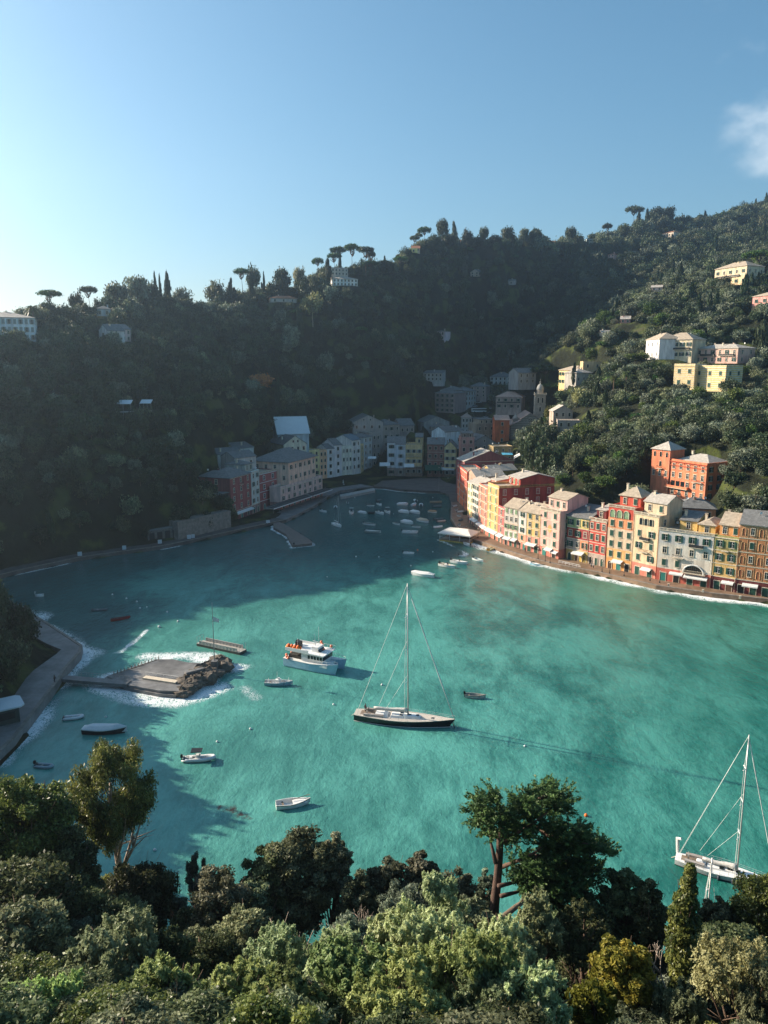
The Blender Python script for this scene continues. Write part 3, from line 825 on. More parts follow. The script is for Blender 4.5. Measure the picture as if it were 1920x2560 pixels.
    for k in range(sp.get('di', 1 if near else 0)): dish(roof, W_ * r_.uniform(.1, .9), D * r_.uniform(.3, .8), top + .5, R(r_.uniform(-60, 60)))
    if sp.get('an', near): antenna(roof, W_ * r_.uniform(.3, .7), D * .6, top + .4)
    if sp.get('pipe', near):
        b = MB(); b.tube([(W_ - .12, -.16, H - .4), (W_ - .12, -.16, .1)], .06, 5); b.build('drainpipe', CREAM, root)
    if sp.get('fn'): sp['fn'](root, W_, D, H, fh)
    return root

SPEC = []; PEND = []
def _add(sp):
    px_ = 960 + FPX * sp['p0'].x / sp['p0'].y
    if px_ < 1180: sp['col'] = [c if hasattr(c, 'name') else tuple(min(.8, q * 1.4 + .01) for q in c) for c in sp['col']]  # wall colours of the shaded houses lightened, standing in for ambient light
    sp['i'] = len(SPEC); sp.setdefault('name', 'town_house'); sp.setdefault('cat', 'house'); SPEC.append(sp)
def BW(label, a, b, top, D, fl, n, col, roof, **kw):
    """house on the quay: a, b = photo pixels of the two front corners at its foot"""
    p0, p1 = G(*a, 1.35), G(*b, 1.35)
    c = (p0 + p1) / 2; dv = (p1 - p0); nrm = Vector((-dv.y, dv.x, 0)).normalized() * D * .5
    PEND.append((c.x + nrm.x, c.y + nrm.y, max(dv.length, D) * .6, 1.0))
    _add(dict(label=label, p0=p0, p1=p1, zb=1.3, ze=atY(a[0], top, p0.y).z, D=D, fl=fl, n=n, col=col, roof=roof, near=True, **kw))
AUTO = False
def hitY(px, py, lo=200, hi=1300, soft=False):
    """forward distance at which a pixel's ray meets the bare hillside"""
    u, f, w = ray(px, py)
    Y = np.arange(lo, hi, 2.0); z = CAMH + w / f * Y
    gap = z - hgt(u / f * Y, Y); k = np.nonzero(gap < 0)[0]
    if len(k): return float(Y[k[0]])
    return -float(Y[gap.argmin()]) if soft else float(Y[gap.argmin()])
def BF(label, x0, x1, Y0, Y1, top, base, D, fl, n, col, roof, pad=True, **kw):
    """house inland: columns x0, x1 at forward distances Y0, Y1; eaves and foot in photo rows"""
    if AUTO:
        hy = hitY((max(0, x0) + min(1920, x1)) / 2, base, soft=True)
        if hy < 0: hy = -hy; pad = False; kw['crest'] = True; kw['ch'] = 0
        if hy: s = hy / ((Y0 + Y1) / 2); Y0, Y1, D = Y0 * s, Y1 * s, D * max(.8, min(1.3, s))
    p0 = atY(x0, top, Y0); ze = p0.z; zb = atY(x0, base, Y0).z
    p1 = Vector((XatY(x1, ze, Y1), Y1, ze))
    kw.setdefault('near', False)
    if kw.get('crest'):
        dz = max(0, zb - float(hgt(p0.x, p0.y)[0]) - 1.5); zb -= dz; ze -= dz; p0 = Vector((p0.x, p0.y, ze)); p1 = Vector((p1.x, p1.y, ze))
    if pad:
        c = (p0 + p1) / 2; dv = (p1 - p0); nrm = Vector((-dv.y, dv.x, 0)).normalized() * D * .3
        PEND.append((c.x + nrm.x, c.y + nrm.y, max(dv.length, D) * .55, zb - .15))
    _add(dict(label=label, p0=p0, p1=p1, zb=zb, ze=ze, D=D, fl=fl, n=n, col=col, roof=roof, **kw))
# ---------------------------------------------------------------- the houses
PINK, ROSE, RED, DRED, MAROON = (.62, .30, .24), (.60, .20, .15), (.50, .085, .055), (.36, .06, .045), (.15, .035, .035)
ORG, YEL, OCH, CRM, WHT, IVO = (.70, .32, .11), (.62, .43, .16), (.50, .34, .12), (.62, .48, .33), (.60, .56, .52), (.58, .50, .40)
SALM, TERR, VORG, GRYW, PALEB, GRNW = (.62, .33, .24), (.48, .20, .09), (.60, .16, .07), (.42, .40, .38), (.38, .42, .44), (.40, .45, .22)
SHADE = (.34, .30, .27)
AW = lambda a, b, z=3.3, d=1.5, c=CANVAS: (a, b, z, d, c)
def frescoes(root, W_, D, H, fh):
    b = MB(); b2 = MB(); n = 7
    for f in range(1, 5):
        for k in range(n + 1):
            x = W_ * k / n
            if 0 < k < n: b.box(x - .09, x + .09, -.07, 0, fh * f + .3, fh * (f + 1) - .4)
        for k in range(n):
            if k % 2 == 0:
                x = W_ * (k + .5) / n; w = .5; hh = fh * .55; zc = fh * f + fh * .45
                pts = [(x - w, zc - hh / 2)] + [(x - math.cos(math.pi * i / 6) * w, zc + hh / 2 - w + math.sin(math.pi * i / 6) * w) for i in range(7)] + [(x + w, zc - hh / 2)]
                b2.poly([(px, -.045, pz) for px, pz in pts][::-1])
                for (xa, za), (xb, zb) in zip(pts[:-1], pts[1:]): b.tube([(xa, -.06, za), (xb, -.06, zb)], .07, 4)
    b.box(.1, W_ - .1, -.06, 0, fh + .18, fh + .3); [b.box(.1, W_ - .1, -.05, 0, fh * q + .2, fh * q + .3) for q in (2, 3, 4)]; b.build('painted_arcade', wallm((.55, .34, .18)), root); b2.build('painted_niche', wallm((.26, .10, .05)), root)
def big_arch(root, W_, D, H, fh):
    b = MB(); x, w, z0, n = W_ * .68, 3.1, fh * .95, 12
    pts = [(x - w, z0)] + [(x - math.cos(math.pi * i / n) * w, z0 + math.sin(math.pi * i / n) * w * .85) for i in range(n + 1)] + [(x + w, z0)]
    b.mi = 1; b.poly([(a, -.14, c) for a, c in pts][::-1]); b.mi = 0
    for (xa, za), (xb, zb) in zip(pts[1:-2], pts[2:-1]): b.tube([(xa, -.18, za), (xb, -.18, zb)], .22, 5)
    b.mi = 2
    for i in range(-4, 5): b.box(x + i * .62 - .04, x + i * .62 + .04, -.2, -.15, z0, z0 + .85 * math.sqrt(max(0, w * w - (i * .62) ** 2)))
    for k in range(1, 4): q = math.sqrt(w * w - (k * .7 / .85) ** 2); b.box(x - q, x + q, -.21, -.205, z0 + k * .7, z0 + k * .7 + .06)
    b.build('arched_window', [WHITE, GLASS, BROWN], root)
    balcony(root, x, fh * .95, 7.5, 1.1, CREAM)
def loggia(root, W_, D, H, fh):
    b = MB()
    for k in range(3):
        x = W_ * (.17 + .27 * k); w = .95; z0 = H - 3.4; n = 8
        pts = [(x - w, z0)] + [(x - math.cos(math.pi * i / n) * w, z0 + 1.7 + math.sin(math.pi * i / n) * w) for i in range(n + 1)] + [(x + w, z0)]
        b.mi = 1; b.poly([(a, -.13, c) for a, c in pts][::-1]); b.mi = 0
        for (xa, za), (xb, zb) in zip(pts[:-1], pts[1:]): b.tube([(xa, -.16, za), (xb, -.16, zb)], .13, 5)
    b.build('arched_loggia', [CREAM, LGREEN], root)
def tri_arches(root, W_, D, H, fh):
    b = MB()
    for k in range(3):
        x = W_ * (.30 + .2 * k); w = .62; z0 = H - 3.2; n = 8
        pts = [(x - w, z0)] + [(x - math.cos(math.pi * i / n) * w, z0 + 1.7 + math.sin(math.pi * i / n) * w) for i in range(n + 1)] + [(x + w, z0)]
        b.mi = 1; b.poly([(a, -.13, c) for a, c in pts][::-1]); b.mi = 0
        for (xa, za), (xb, zb) in zip(pts[:-1], pts[1:]): b.tube([(xa, -.16, za), (xb, -.16, zb)], .11, 5)
    b.build('arched_window', [CREAM, GLASS], root)
# right-hand waterfront row, from the harbour head towards the right edge
BW('orange-red tall house at the inner end of the sunny waterfront row', (1143, 1250), (1166, 1276), 1163, 9, 5, 2, [VORG, VORG, VORG, RED, RED], 'flat', sh='g', wk='cp', nr=1, awn=[])
BW('narrow cream and orange house, innermost of the curved sunlit row', (1168, 1302), (1180, 1311), 1204, 11, 6, 2, [ROSE, ORG, CRM], 'gable_x', rm=PALER, wk='c', sh='l')
BW('tall white house with green shutters beside the narrow cream and orange one', (1180, 1311), (1195.5, 1322), 1206, 11, 6, 3, [ROSE, WHT], 'gable_x', rm=PALER, wk='co', awn=[AW(.05, .9)])
BW('salmon red narrow house between the tall white and the tall orange facades', (1195.5, 1322), (1217, 1338), 1210, 11, 6, 2, [ROSE, (.60, .20, .14)], 'flat', rm=PALER, wk='cp', sh='w', awn=[AW(.02, .98)], attic=(.1, .7, 5, 2.4, ROSE, 'shed', 1.0, PALER))
BW('tall bright orange house with a long dark red gabled side wall and roof terrace', (1217, 1338), (1244, 1352), 1211, 24, 6, 2, [ROSE, (.70, .37, .15)], 'flat', wk='c', sh='l', nr=5, awn=[AW(.02, .98)], par=.9, swk='p',
   attic=(.02, 1.0, 9, 3.2, DRED, 'gable_x', 1.8, PALER), side_paint=DRED)
BW('very narrow raspberry pink house under the dark red side wall', (1244, 1352), (1259, 1360), 1266, 9, 4, 1, [ROSE, (.52, .15, .14)], 'flat', rm=SLATE, wk='p', bands=True, awn=[AW(.1, .95)])
BW('off-white and pale pink house with yellow-green shutters in the row middle', (1259, 1360), (1294, 1369), 1265, 10, 5, 3, [ROSE, WHT, (.62, .45, .38), WHT, WHT], 'gable_x', rm=TANR, rh=2.6, wk='pco', sh='l', awn=[AW(.05, .55), AW(.6, .98)])
BW('slim whitewashed house with a coral lower half beside the golden house', (1294, 1369), (1314, 1375.5), 1274, 10, 5, 1, [ROSE, (.66, .30, .19), WHT, WHT, WHT], 'gable_x', rm=TANR, rh=2.6, wk='oc', awn=[])
BW('golden yellow house with pink lower floors and tan roof', (1314, 1375.5), (1348, 1384), 1279, 10, 5, 2, [ROSE, (.66, .26, .19), YEL, (.68, .46, .20), (.68, .46, .20)], 'gable_x', rm=TANR, rh=2.8, wk='cp', awn=[AW(.05, .8)])
BW('tall pale pink house with painted sun emblem and set-back top floor', (1348, 1384), (1396, 1397.5), 1272, 14, 5, 2, [ROSE, (.66, .40, .34)], 'flat', wk='c', sh='g', balus=True, nr=2, awn=[AW(.35, .7, 3.2, 1.4), AW(.66, .98, 2.6, 1.2)], attic=(.05, 1.0, 3.4, 4.2, (.66, .42, .36), 'gable_x', 1.8, TANR),
   fn=lambda root, W_, D, H, fh: (lambda b: (b.lathe([(0, 0), (.35, .0), (.55, 0), (.95, 0)], (0, 0), 16), setattr(b, 'v', [(x, -.03 - .0 * z, y * 1.5) for x, y, z in b.v]), b.build('painted_emblem', wallm((.62, .35, .14)), root, (W_ * .5, -.02, fh * 3.05))))(MB()))
BW('yellow-green and grey house above an ochre shop with white awning, past the dark alley', (1414.5, 1396), (1468.5, 1407.5), 1289, 11, 4, 3, [OCH, (.36, .30, .26), DRED, GRNW], 'shed', rm=SLATE, rh=3.0, wk='po', sh='g', darch=True, awn=[AW(.35, .85, 3.6, 1.8)], paint2=(.62, [(.62, .42, .10), (.68, .30, .16), (.38, .06, .06), (.62, .46, .17)]))
BW('carmine red house with green shutters and white balustrade loggia', (1468.5, 1407.5), (1511.5, 1417.5), 1298, 11, 4, 3, [(.42, .33, .28), (.58, .09, .07), (.58, .09, .07), (.60, .12, .09)], 'flat', wk='cp', sh='g', balus=True, darch=True, attic=(.0, .55, 4, 3, MAROON, 'shed', .8, PALER))
BW('peeling orange and cream house with three pale green arched loggias under its terrace', (1514, 1418), (1577, 1431.5), 1266, 12, 6, 3, [ORG, (.66, .38, .16), (.62, .46, .32), (.62, .47, .34), (.68, .28, .14), RED], 'flat', wk='c', sh='g', balus=True, bands=False, awn=[AW(.28, .68, 3.5, 1.6)], omit=[(5, 0), (5, 1), (5, 2)],
   attic=(.15, .95, 4.5, 3.6, RED, 'hip', 3.2, TANR), fn=loggia)
BW('cream house with triple arched windows and coral ground floor', (1577, 1431.5), (1638, 1446.5), 1284, 13, 5, 2, [(.62, .22, .16), (.68, .50, .32)], 'flat', wk='oc', sh='g', balus=True, nr=2, awn=[AW(.45, .85, 3.0, 1.4)], balc=[(.5, 3, 3.4, 1), (.5, 2, 3.2)], omit=[(4, 0), (4, 1)], fn=tri_arches, bands=False,
   attic=(.1, 1.0, 4, 4.0, CRM, 'gable_x', 2.2, PALER))
BW('wide white house with half-round lattice window and roof terrace balustrade', (1640, 1448), (1775, 1470), 1325, 13, 4, 4, [(.55, .14, .10), (.64, .56, .47), (.62, .57, .50), (.56, .54, .52)], 'flat', wk='ocp', sh='g', balus=True, nd=4, darch=False, awn=[AW(.25, .5, 3.4, 1.2), AW(.52, .95, 3.2, 1.4)], balc=[(.38, 2, 3.4), (.7, 3, 4.2, 1)], fn=big_arch, omit=[(1, 2), (1, 3)],
   attic=[(.30, .62, 4.5, 3.2, YEL, 'shed', 1.8, SLATE), (.68, .98, 2.2, 3.0, (.68, .42, .14), 'hip', 1.4, TANR)], bands=False)
BW('mustard and olive house with painted figures above a maroon ground floor', (1776, 1470), (1836, 1480.5), 1340, 12, 4, 2, [MAROON, (.55, .36, .14), (.52, .33, .14), (.36, .32, .13)], 'flat', wk='o', sh='g', darch=False, awn=[AW(.45, .95, 3.2, 1.3)], attic=(.12, 1.0, 1.6, 3.6, (.70, .33, .12), 'gable_x', 3.0, TANR), balc=[(.5, 3, 2.0)])
BW('terracotta house covered in painted arcades at the right edge', (1836, 1480.5), (1990, 1503), 1309, 14, 5, 7, [MAROON, TERR, TERR, TERR, (.50, .24, .12)], 'gable_x', rm=SLATE, rh=3.2, wk='cpp', sh='g', darch=False, nd=5, awn=[AW(.12, .38, 3.4, 1.4)], fn=frescoes, omit=[(f, k) for f in range(1, 5) for k in (0, 2, 4, 6)], di=2)
# second line behind the sunny row
BF('long dark maroon gabled house behind the orange-red waterfront house', 1162, 1286, 398, 404, 1154, 1262, 14, 4, 4, [(.20, .07, .07)], 'gable_y', rm=PALER, rh=5.2, sh='g', wk='p', near=True, sskip=False, nl=2, doors=False, ch=3, di=3)
BF('low pale-roofed house crowded with dishes behind the white waterfront house', 1190, 1262, 352, 356, 1192, 1240, 12, 2, 3, [(.45, .30, .22)], 'gable_x', rm=PALER, rh=2.6, wk='p', ch=3, di=3, near=True, doors=False)
BF('ochre terrace house with pale slab roof below the maroon gable', 1228, 1292, 372, 378, 1178, 1230, 9, 2, 3, [OCH], 'gable_x', rm=PALER, rh=2.2, wk='p', ch=2, di=2, near=True, doors=False)
BF('brown house with tan roof behind the pink emblem house', 1465, 1540, 288, 284, 1288, 1330, 10, 2, 2, [(.40, .18, .13)], 'gable_x', rm=TANR, rh=2.6, wk='p', ch=2)
BF('orange side-walled house with slate roof behind the wide white house', 1690, 1790, 262, 258, 1268, 1330, 10, 2, 3, [(.48, .24, .15)], 'hip', rm=SLATE, rh=3.0, wk='p', ch=2, di=2)
# left-hand waterfront
BW('maroon house with cream window frames and hipped slate roof, nearest on the shaded left quay', (579, 1303), (630, 1284), 1196, 14, 5, 3, [(.14, .05, .05), (.20, .06, .055)], 'hip', rm=SLATE, rh=3.4, wk='p', nl=1, sskip=False, awn=[AW(.1, .98, 3.4, 1.6)], balc=[(.5, 4, 2.2)], bm=CREAM, b1=True)
BW('narrow grey-green house with a rooftop cabin on the shaded left quay', (631, 1284), (650, 1276), 1181, 13, 5, 2, [(.22, .15, .13), (.36, .40, .38)], 'flat', wk='po', sh='g', attic=(.0, .95, 3, 3.4, (.42, .42, .38), 'hip', 1.6, SLATE), b1=True)
BW('maroon house with wide white trims and roof garden on the shaded left quay', (651, 1276), (694, 1262), 1186, 12, 4, 2, [(.18, .06, .055), (.24, .07, .065)], 'flat', wk='p', wsc=1.35, balus=True, fm=WHITE, bm=WHITE)
BW('long pink single-tier terrace building in front of the big hipped palace', (702, 1273), (806, 1238), 1222, 6, 3, 8, [(.30, .14, .12), (.46, .33, .29)], 'flat', wk='po', par=.9, b1=True, di=0, an=False)
BF('big peach palace with broad hipped slate roof on the left quay', 721, 788, 374, 402, 1156, 1262, 20, 4, 6, [(.42, .26, .21), (.58, .38, .29)], 'hip', rm=SLATE, rh=5.2, near=True, ov=1.4, wk='po', nl=4, swk='p', wsc=1.1, doors=False, b1=True, ch=3, sskip=True)
BF('low maroon wing with slate roof at the left end of the village', 497, 560, 352, 350, 1190, 1290, 10, 3, 3, [(.17, .06, .06)], 'hip', rm=SLATE, rh=2.2, wk='p', near=True, doors=False)
BF('pale grey flat-topped house behind the maroon quay house', 544, 612, 372, 382, 1137, 1230, 10, 3, 2, [(.40, .40, .37)], 'shed', rm=SLATE, rh=2.0, wk='op', nl=0)
BF('slate-roofed attic house above the maroon quay house', 586, 640, 366, 376, 1146, 1230, 11, 3, 2, [(.38, .34, .31)], 'gable_x', rm=SLATE, rh=2.6, wk='p')
BF('small pale cottage below the dark wood, behind the left quay houses', 590, 634, 398, 406, 1122, 1160, 8, 1, 3, [(.45, .44, .40)], 'shed', rm=SLATE, rh=2.4, wk='po')
BF('building wrapped under a big pale blue roof sheet at the foot of the wood', 694, 772, 446, 452, 1082, 1140, 16, 2, 1, [(.30, .36, .38)], 'gable_x', rm=M('pale_sheet_roof', (.62, .68, .70), .6, .06, .4), rh=8.5, ov=1.0, wk='p', ch=0)
BF('cream gable-fronted house with slate roof above the peach palace', 709, 766, 432, 440, 1112, 1180, 20, 3, 4, [(.46, .44, .34)], 'gable_y', rm=SLATE, rh=4.6, wk='p', nr=3, gw=(.42, .62), swk='po')
BF('yellow house with arched loggia between the cream gable and the orange house', 768, 799, 452, 458, 1128, 1192, 12, 4, 2, [(.50, .42, .20)], 'flat', wk='po', arch=(2,))
BF('narrow orange house with one arched window in the shaded left row', 799, 817, 458, 462, 1128, 1192, 12, 4, 2, [(.56, .34, .20)], 'flat', wk='p', arch=(2,))
BF('narrow white house with dark terrace, fourth in the shaded left row', 817, 835, 462, 465, 1122, 1192, 12, 4, 1, [(.52, .50, .48)], 'gable_x', rm=SLATE, rh=2.4, wk='p', wsc=1.3)
BF('white house with slate roof and small dark windows in the shaded left row', 835.5, 854, 465, 469, 1113, 1188, 12, 4, 1, [(.54, .51, .50)], 'gable_x', rm=SLATE, rh=3.4, wk='p', wsc=1.3)
BF('cream house with pale painted panels in the shaded left row', 855, 880, 469, 474, 1117, 1182, 12, 3, 3, [(.52, .50, .42)], 'flat', wk='cp', sh='w')
BF('tall pale house with blue-grey roof at the end of the shaded left row', 880, 901, 474, 482, 1101, 1178, 14, 4, 2, [(.54, .50, .46)], 'gable_x', rm=M('blue_slate', (.15, .19, .22), .7, .2, .9), rh=3.0, wk='po', nr=2)
BF('narrow ochre house turning the corner of the piazza', 901, 909, 482, 488, 1113, 1176, 10, 4, 1, [(.48, .36, .18)], 'flat', wk='p')
BF('grey-white corner house beside the alley on the left of the piazza', 909, 930, 490, 500, 1094, 1172, 12, 5, 2, [(.40, .40, .38)], 'hip', rm=SLATE, rh=2.2, wk='p')
BF('tall brown gable house standing above the left row', 882, 958, 512, 516, 1056, 1150, 22, 4, 4, [(.30, .25, .22)], 'gable_y', rm=SLATE, rh=4.6, wk='p', gw=(.36, .58), nr=4, ch=2, wsc=1.1, fm=CREAM)
BF('shaded brown house with a slate roof right of the tall brown gable', 958, 1000, 520, 528, 1063, 1140, 16, 4, 3, [(.26, .22, .19)], 'hip', rm=SLATE, rh=3.4, wk='op')
BF('dark low-roofed house behind the piazza houses, left of the alley', 1000, 1036, 532, 536, 1064, 1130, 14, 3, 3, [(.24, .20, .18)], 'gable_x', rm=SLATE, rh=4.2, wk='p')
BF('narrow brown house in the alley behind the piazza', 922, 950, 500, 505, 1084, 1170, 12, 4, 3, [(.22, .19, .17)], 'flat', wk='p')
BF('small white two-storey house at the left of the piazza front', 968, 989.5, 478, 478, 1106, 1190, 12, 4, 1, [(.24, .18, .15), (.50, .49, .49)], 'gable_x', rm=SLATE, rh=3.0, wk='o', sh='g', wsc=1.4)
BF('pale grey house with one shuttered window on the piazza front', 989.5, 1014, 477, 477, 1110, 1190, 12, 4, 1, [(.22, .18, .15), (.46, .47, .49)], 'gable_x', rm=SLATE, rh=4.0, wk='o', sh='w', wsc=1.4)
BF('ochre house with a long iron balcony and roof garden on the piazza', 1014, 1056, 476, 475, 1115, 1190, 16, 3, 3, [(.20, .14, .10), (.50, .36, .18)], 'flat', wk='o', sh='w', nr=2, wsc=1.2, attic=(.55, 1.0, 6, 5.0, (.50, .38, .20), 'gable_x', 2.0, SLATE), balc=[(.5, 2, 9.6), (.5, 1, 9.6)], par=.9)
BF('maroon house with cream frames right of the piazza alley', 1068, 1111, 474, 473, 1110, 1190, 12, 4, 3, [(.18, .10, .08), (.22, .09, .07)], 'gable_x', rm=SLATE, rh=3.4, wk='p', bands=True, wsc=1.2)
BF('yellow house with white-edged windows at the right end of the piazza front', 1111, 1140, 472, 471, 1119, 1190, 16, 4, 2, [(.2, .14, .09), (.56, .44, .22)], 'gable_y', rm=SLATE, rh=3.6, wk='o', sh='w', nr=2, wsc=1.3)
BF('wide dark shed-like house behind the piazza', 1060, 1124, 545, 550, 1056, 1110, 18, 2, 2, [(.22, .22, .21)], 'gable_y', rm=SLATE, rh=4.0, wk='p')
BF('small dark gabled house in front of the shed-like house', 1086, 1118, 528, 530, 1068, 1110, 10, 2, 1, [(.24, .22, .20)], 'gable_y', rm=SLATE, rh=2.4, wk='p')
BF('long pale-walled low building behind the yellow piazza house', 1113, 1158, 500, 512, 1080, 1125, 12, 1, 2, [(.50, .55, .60)], 'gable_x', rm=SLATE, rh=3.0, wk='p', ch=2)
BF('dusky pink house with framed windows beyond the yellow piazza house', 1152, 1186, 462, 462, 1095, 1190, 12, 5, 2, [(.34, .17, .14)], 'flat', wk='p', wsc=1.2, attic=(.1, .95, 2, 2.6, (.24, .18, .15), 'shed', .6, SLATE))
BF('grey gable house with lit roof edge behind the dusky pink house', 1180, 1242, 470, 474, 1110, 1190, 16, 4, 3, [(.27, .26, .25)], 'gable_y', rm=SLATE, rh=5.0, wk='p', ch=3, gw=(.5,))
BF('bright orange-red house just left of the church front', 1238, 1274, 492, 492, 1050, 1110, 12, 3, 1, [(.60, .14, .05)], 'gable_x', rm=M('rosy_slab_roof', (.42, .30, .25), .85, .2, .9, bump=.4), rh=2.6, wk='p')
BF('brown terraced house with roof decks left of the orange-red house', 1192, 1252, 505, 510, 1062, 1120, 14, 3, 4, [(.30, .25, .19)], 'flat', wk='p', attic=(.2, .8, 4, 3, (.32, .27, .21), 'shed', .5, SLATE), balc=[(.5, 1, 10)], par=.8)
BF('low ochre house with round dishes below the church steps', 1234, 1282, 440, 442, 1118, 1175, 11, 3, 3, [(.38, .28, .14)], 'flat', wk='p', di=3)
# valley behind the village
AUTO = True
BF('small turret house with pyramid roof among the dark trees behind the piazza', 1155, 1180, 560, 560, 1044, 1085, 7, 3, 3, [(.36, .33, .30)], 'hip', rm=M('rosy_slab_roof', (.42, .30, .25)), rh=3.2, wk='p', name='turret_house')
BF('maroon-sided hotel with balconies in the shaded valley', 1088, 1137, 618, 606, 982, 1030, 16, 4, 4, [(.24, .18, .17)], 'hip', rm=SLATE, rh=3.0, wk='o', balc=[(.5, k, 14) for k in (1, 2, 3)], ch=2)
BF('pale blue-grey apartment block beside the balconied hotel', 1138, 1164, 606, 618, 976, 1026, 14, 4, 4, [(.34, .38, .40)], 'hip', rm=SLATE, rh=3.0, wk='p', ch=2)
BF('grey apartment house farther along the parking street', 1164, 1190, 652, 665, 978, 1015, 14, 3, 4, [(.34, .35, .35)], 'hip', rm=SLATE, rh=3.0, wk='p')
BF('brown house at the top of the parking street', 1174, 1216, 712, 706, 966, 992, 14, 3, 3, [(.26, .20, .18)], 'hip', rm=SLATE, rh=3.0, wk='p')
BF('white four-storey house with green shutters standing alone in the dark valley', 1225, 1278, 700, 694, 942, 971, 16, 3, 5, [(.50, .52, .50)], 'hip', rm=SLATE, rh=4.0, wk='p', nr=2, ch=2)
BF('long house with slate roof low on the dark hillside above the hotel', 1058, 1106, 660, 655, 933, 952, 12, 2, 5, [(.28, .27, .26)], 'shed', rm=SLATE, rh=2.0, wk='p')
BF('villa with covered balconies and twin roofs behind the church', 1240, 1304, 585, 578, 992, 1022, 14, 2, 4, [(.36, .28, .24)], 'hip', rm=M('rosy_slab_roof', (.42, .30, .25)), rh=3.6, wk='op', balc=[(.5, 1, 16, 1)], ch=2, name='villa', cat='villa')
BF('grey house half hidden by trees at the valley edge', 1296, 1340, 640, 650, 932, 960, 12, 2, 3, [(.30, .30, .29)], 'gable_x', rm=SLATE, rh=3.0, wk='p')
# villas on the hills
HV = dict(name='villa', cat='villa')
BF('large white hotel with blue-grey shutters on the left crest, beside a palm', -60, 86, 322, 330, 792, 852, 22, 3, 10, [(.58, .58, .56)], 'hip', rm=PALER, rh=3.2, wk='co', sh='w', near=False, ch=3, nr=3, **HV)
BF('pale pink farmhouse with grey gable roof on the left hill', 280, 326, 372, 378, 822, 853, 12, 2, 4, [(.56, .40, .37)], 'gable_x', rm=SLATE, rh=2.6, wk='p', nl=1)
BF('small grey lean-to attached to the slope left of the pink farmhouse', 247, 268, 366, 362, 826, 850, 9, 1, 1, [(.44, .42, .40)], 'gable_y', rm=SLATE, rh=2.8, wk='p')
BF('flat-roofed villa hidden on the crest above the pink farmhouse', 240, 276, 398, 400, 772, 790, 10, 1, 2, [(.32, .33, .33)], 'hip', rm=SLATE, rh=2.0, wk='p')
BF('long white two-storey villa below the umbrella pines on the middle crest', 832, 894, 600, 606, 696, 714, 12, 2, 7, [(.60, .56, .54)], 'hip', rm=PALER, rh=2.0, wk='p', ch=2, **HV)
BF('low terraced house among the umbrella pines on the middle crest', 828, 870, 640, 645, 670, 688, 10, 2, 5, [(.34, .30, .26)], 'flat', wk='p', **HV)
BF('long low house with tiled roof half buried in the crest shrubs', 676, 742, 545, 550, 745, 756, 10, 1, 3, [(.34, .30, .26)], 'hip', rm=TILE, rh=2.2, wk='p')
BF('narrow pink house standing alone low on the dark slope', 1081, 1112, 585, 580, 829, 850, 10, 2, 3, [(.46, .36, .38)], 'hip', rm=SLATE, rh=1.2, wk='p')
BF('pale gabled farmhouse in the middle of the dark hill', 1176, 1198, 665, 660, 681, 693, 12, 2, 2, [(.46, .38, .32)], 'gable_y', rm=SLATE, rh=2.6, wk='p', nr=2)
BF('small stone hut right of the gabled farmhouse', 1270, 1286, 690, 688, 702, 712, 8, 1, 1, [(.36, .33, .32)], 'gable_x', rm=SLATE, rh=1.5, wk='p')
BF('pink balconied villa near the top of the highest left crest', 1077, 1106, 640, 640, 582, 597, 10, 2, 3, [(.50, .38, .40)], 'flat', wk='p', **HV)
BF('pale villa under the crest pines beside the antenna tree', 1072, 1108, 668, 668, 564, 574, 10, 1, 5, [(.46, .44, .40)], 'hip', rm=SLATE, rh=2, wk='p', **HV)
BF('low orange-roofed house on the crest', 1136, 1153, 690, 690, 558, 566, 8, 1, 2, [(.52, .35, .20)], 'gable_x', rm=TILE, rh=2.6, wk='p')
BF('yellow cabin on the left shoulder of the high crest', 1024, 1044, 615, 615, 622, 632, 8, 1, 1, [(.60, .46, .18)], 'flat', wk='p')
BF('small house with orange roof above the yellow cabin', 1030, 1050, 632, 632, 606, 613, 8, 1, 2, [(.45, .34, .28)], 'gable_x', rm=TILE, rh=2.4, wk='p')
BF('tiny orange house at the notch between the two ridges', 1376, 1391, 800, 800, 580, 587, 8, 1, 2, [(.55, .22, .12)], 'gable_x', rm=TILE, rh=1.6, wk='p')
BF('orange house behind trees right of the ridge notch', 1440, 1460, 850, 850, 568, 576, 9, 1, 2, [(.56, .26, .14)], 'gable_x', rm=TILE, rh=2, wk='p')
BF('long cream villa with a row of dark windows on the upper right hill', 1646, 1684, 855, 838, 586, 598, 12, 1, 6, [(.62, .52, .42)], 'hip', rm=TILE, rh=2.0, wk='p', wsc=1.4, **HV)
BF('small white gabled house among the upper terraces', 1562, 1579, 830, 830, 607, 612, 9, 1, 1, [(.66, .60, .52)], 'gable_x', rm=PALER, rh=3.0, wk='p')
BF('pink house with pale steps in the middle of the upper right hill', 1520, 1536, 775, 770, 637, 650, 9, 2, 2, [(.58, .34, .30)], 'hip', rm=TILE, rh=1.4, wk='p')
BF('ruined stone house beside the upper terraces', 1572, 1590, 790, 790, 628, 642, 8, 2, 2, [STONE], 'flat', wk='p')
BF('cream farmhouse on the vineyard at the far ridge', 1612, 1621, 960, 960, 541, 548, 7, 1, 1, [(.66, .48, .28)], 'gable_x', rm=TILE, rh=2, wk='p')
BF('house with green blinds under dark trees at the left end of the upper terraces', 1467, 1488, 800, 800, 598, 612, 9, 2, 3, [(.26, .30, .30)], 'flat', wk='o', rm=M('teal_roof', (.12, .22, .22)))
BF('pink-walled cottage roofed in grey on the spur edge', 1551, 1576, 510, 508, 798, 808, 8, 1, 2, [(.52, .24, .20)], 'gable_x', rm=PALER, rh=2.0, wk='p')
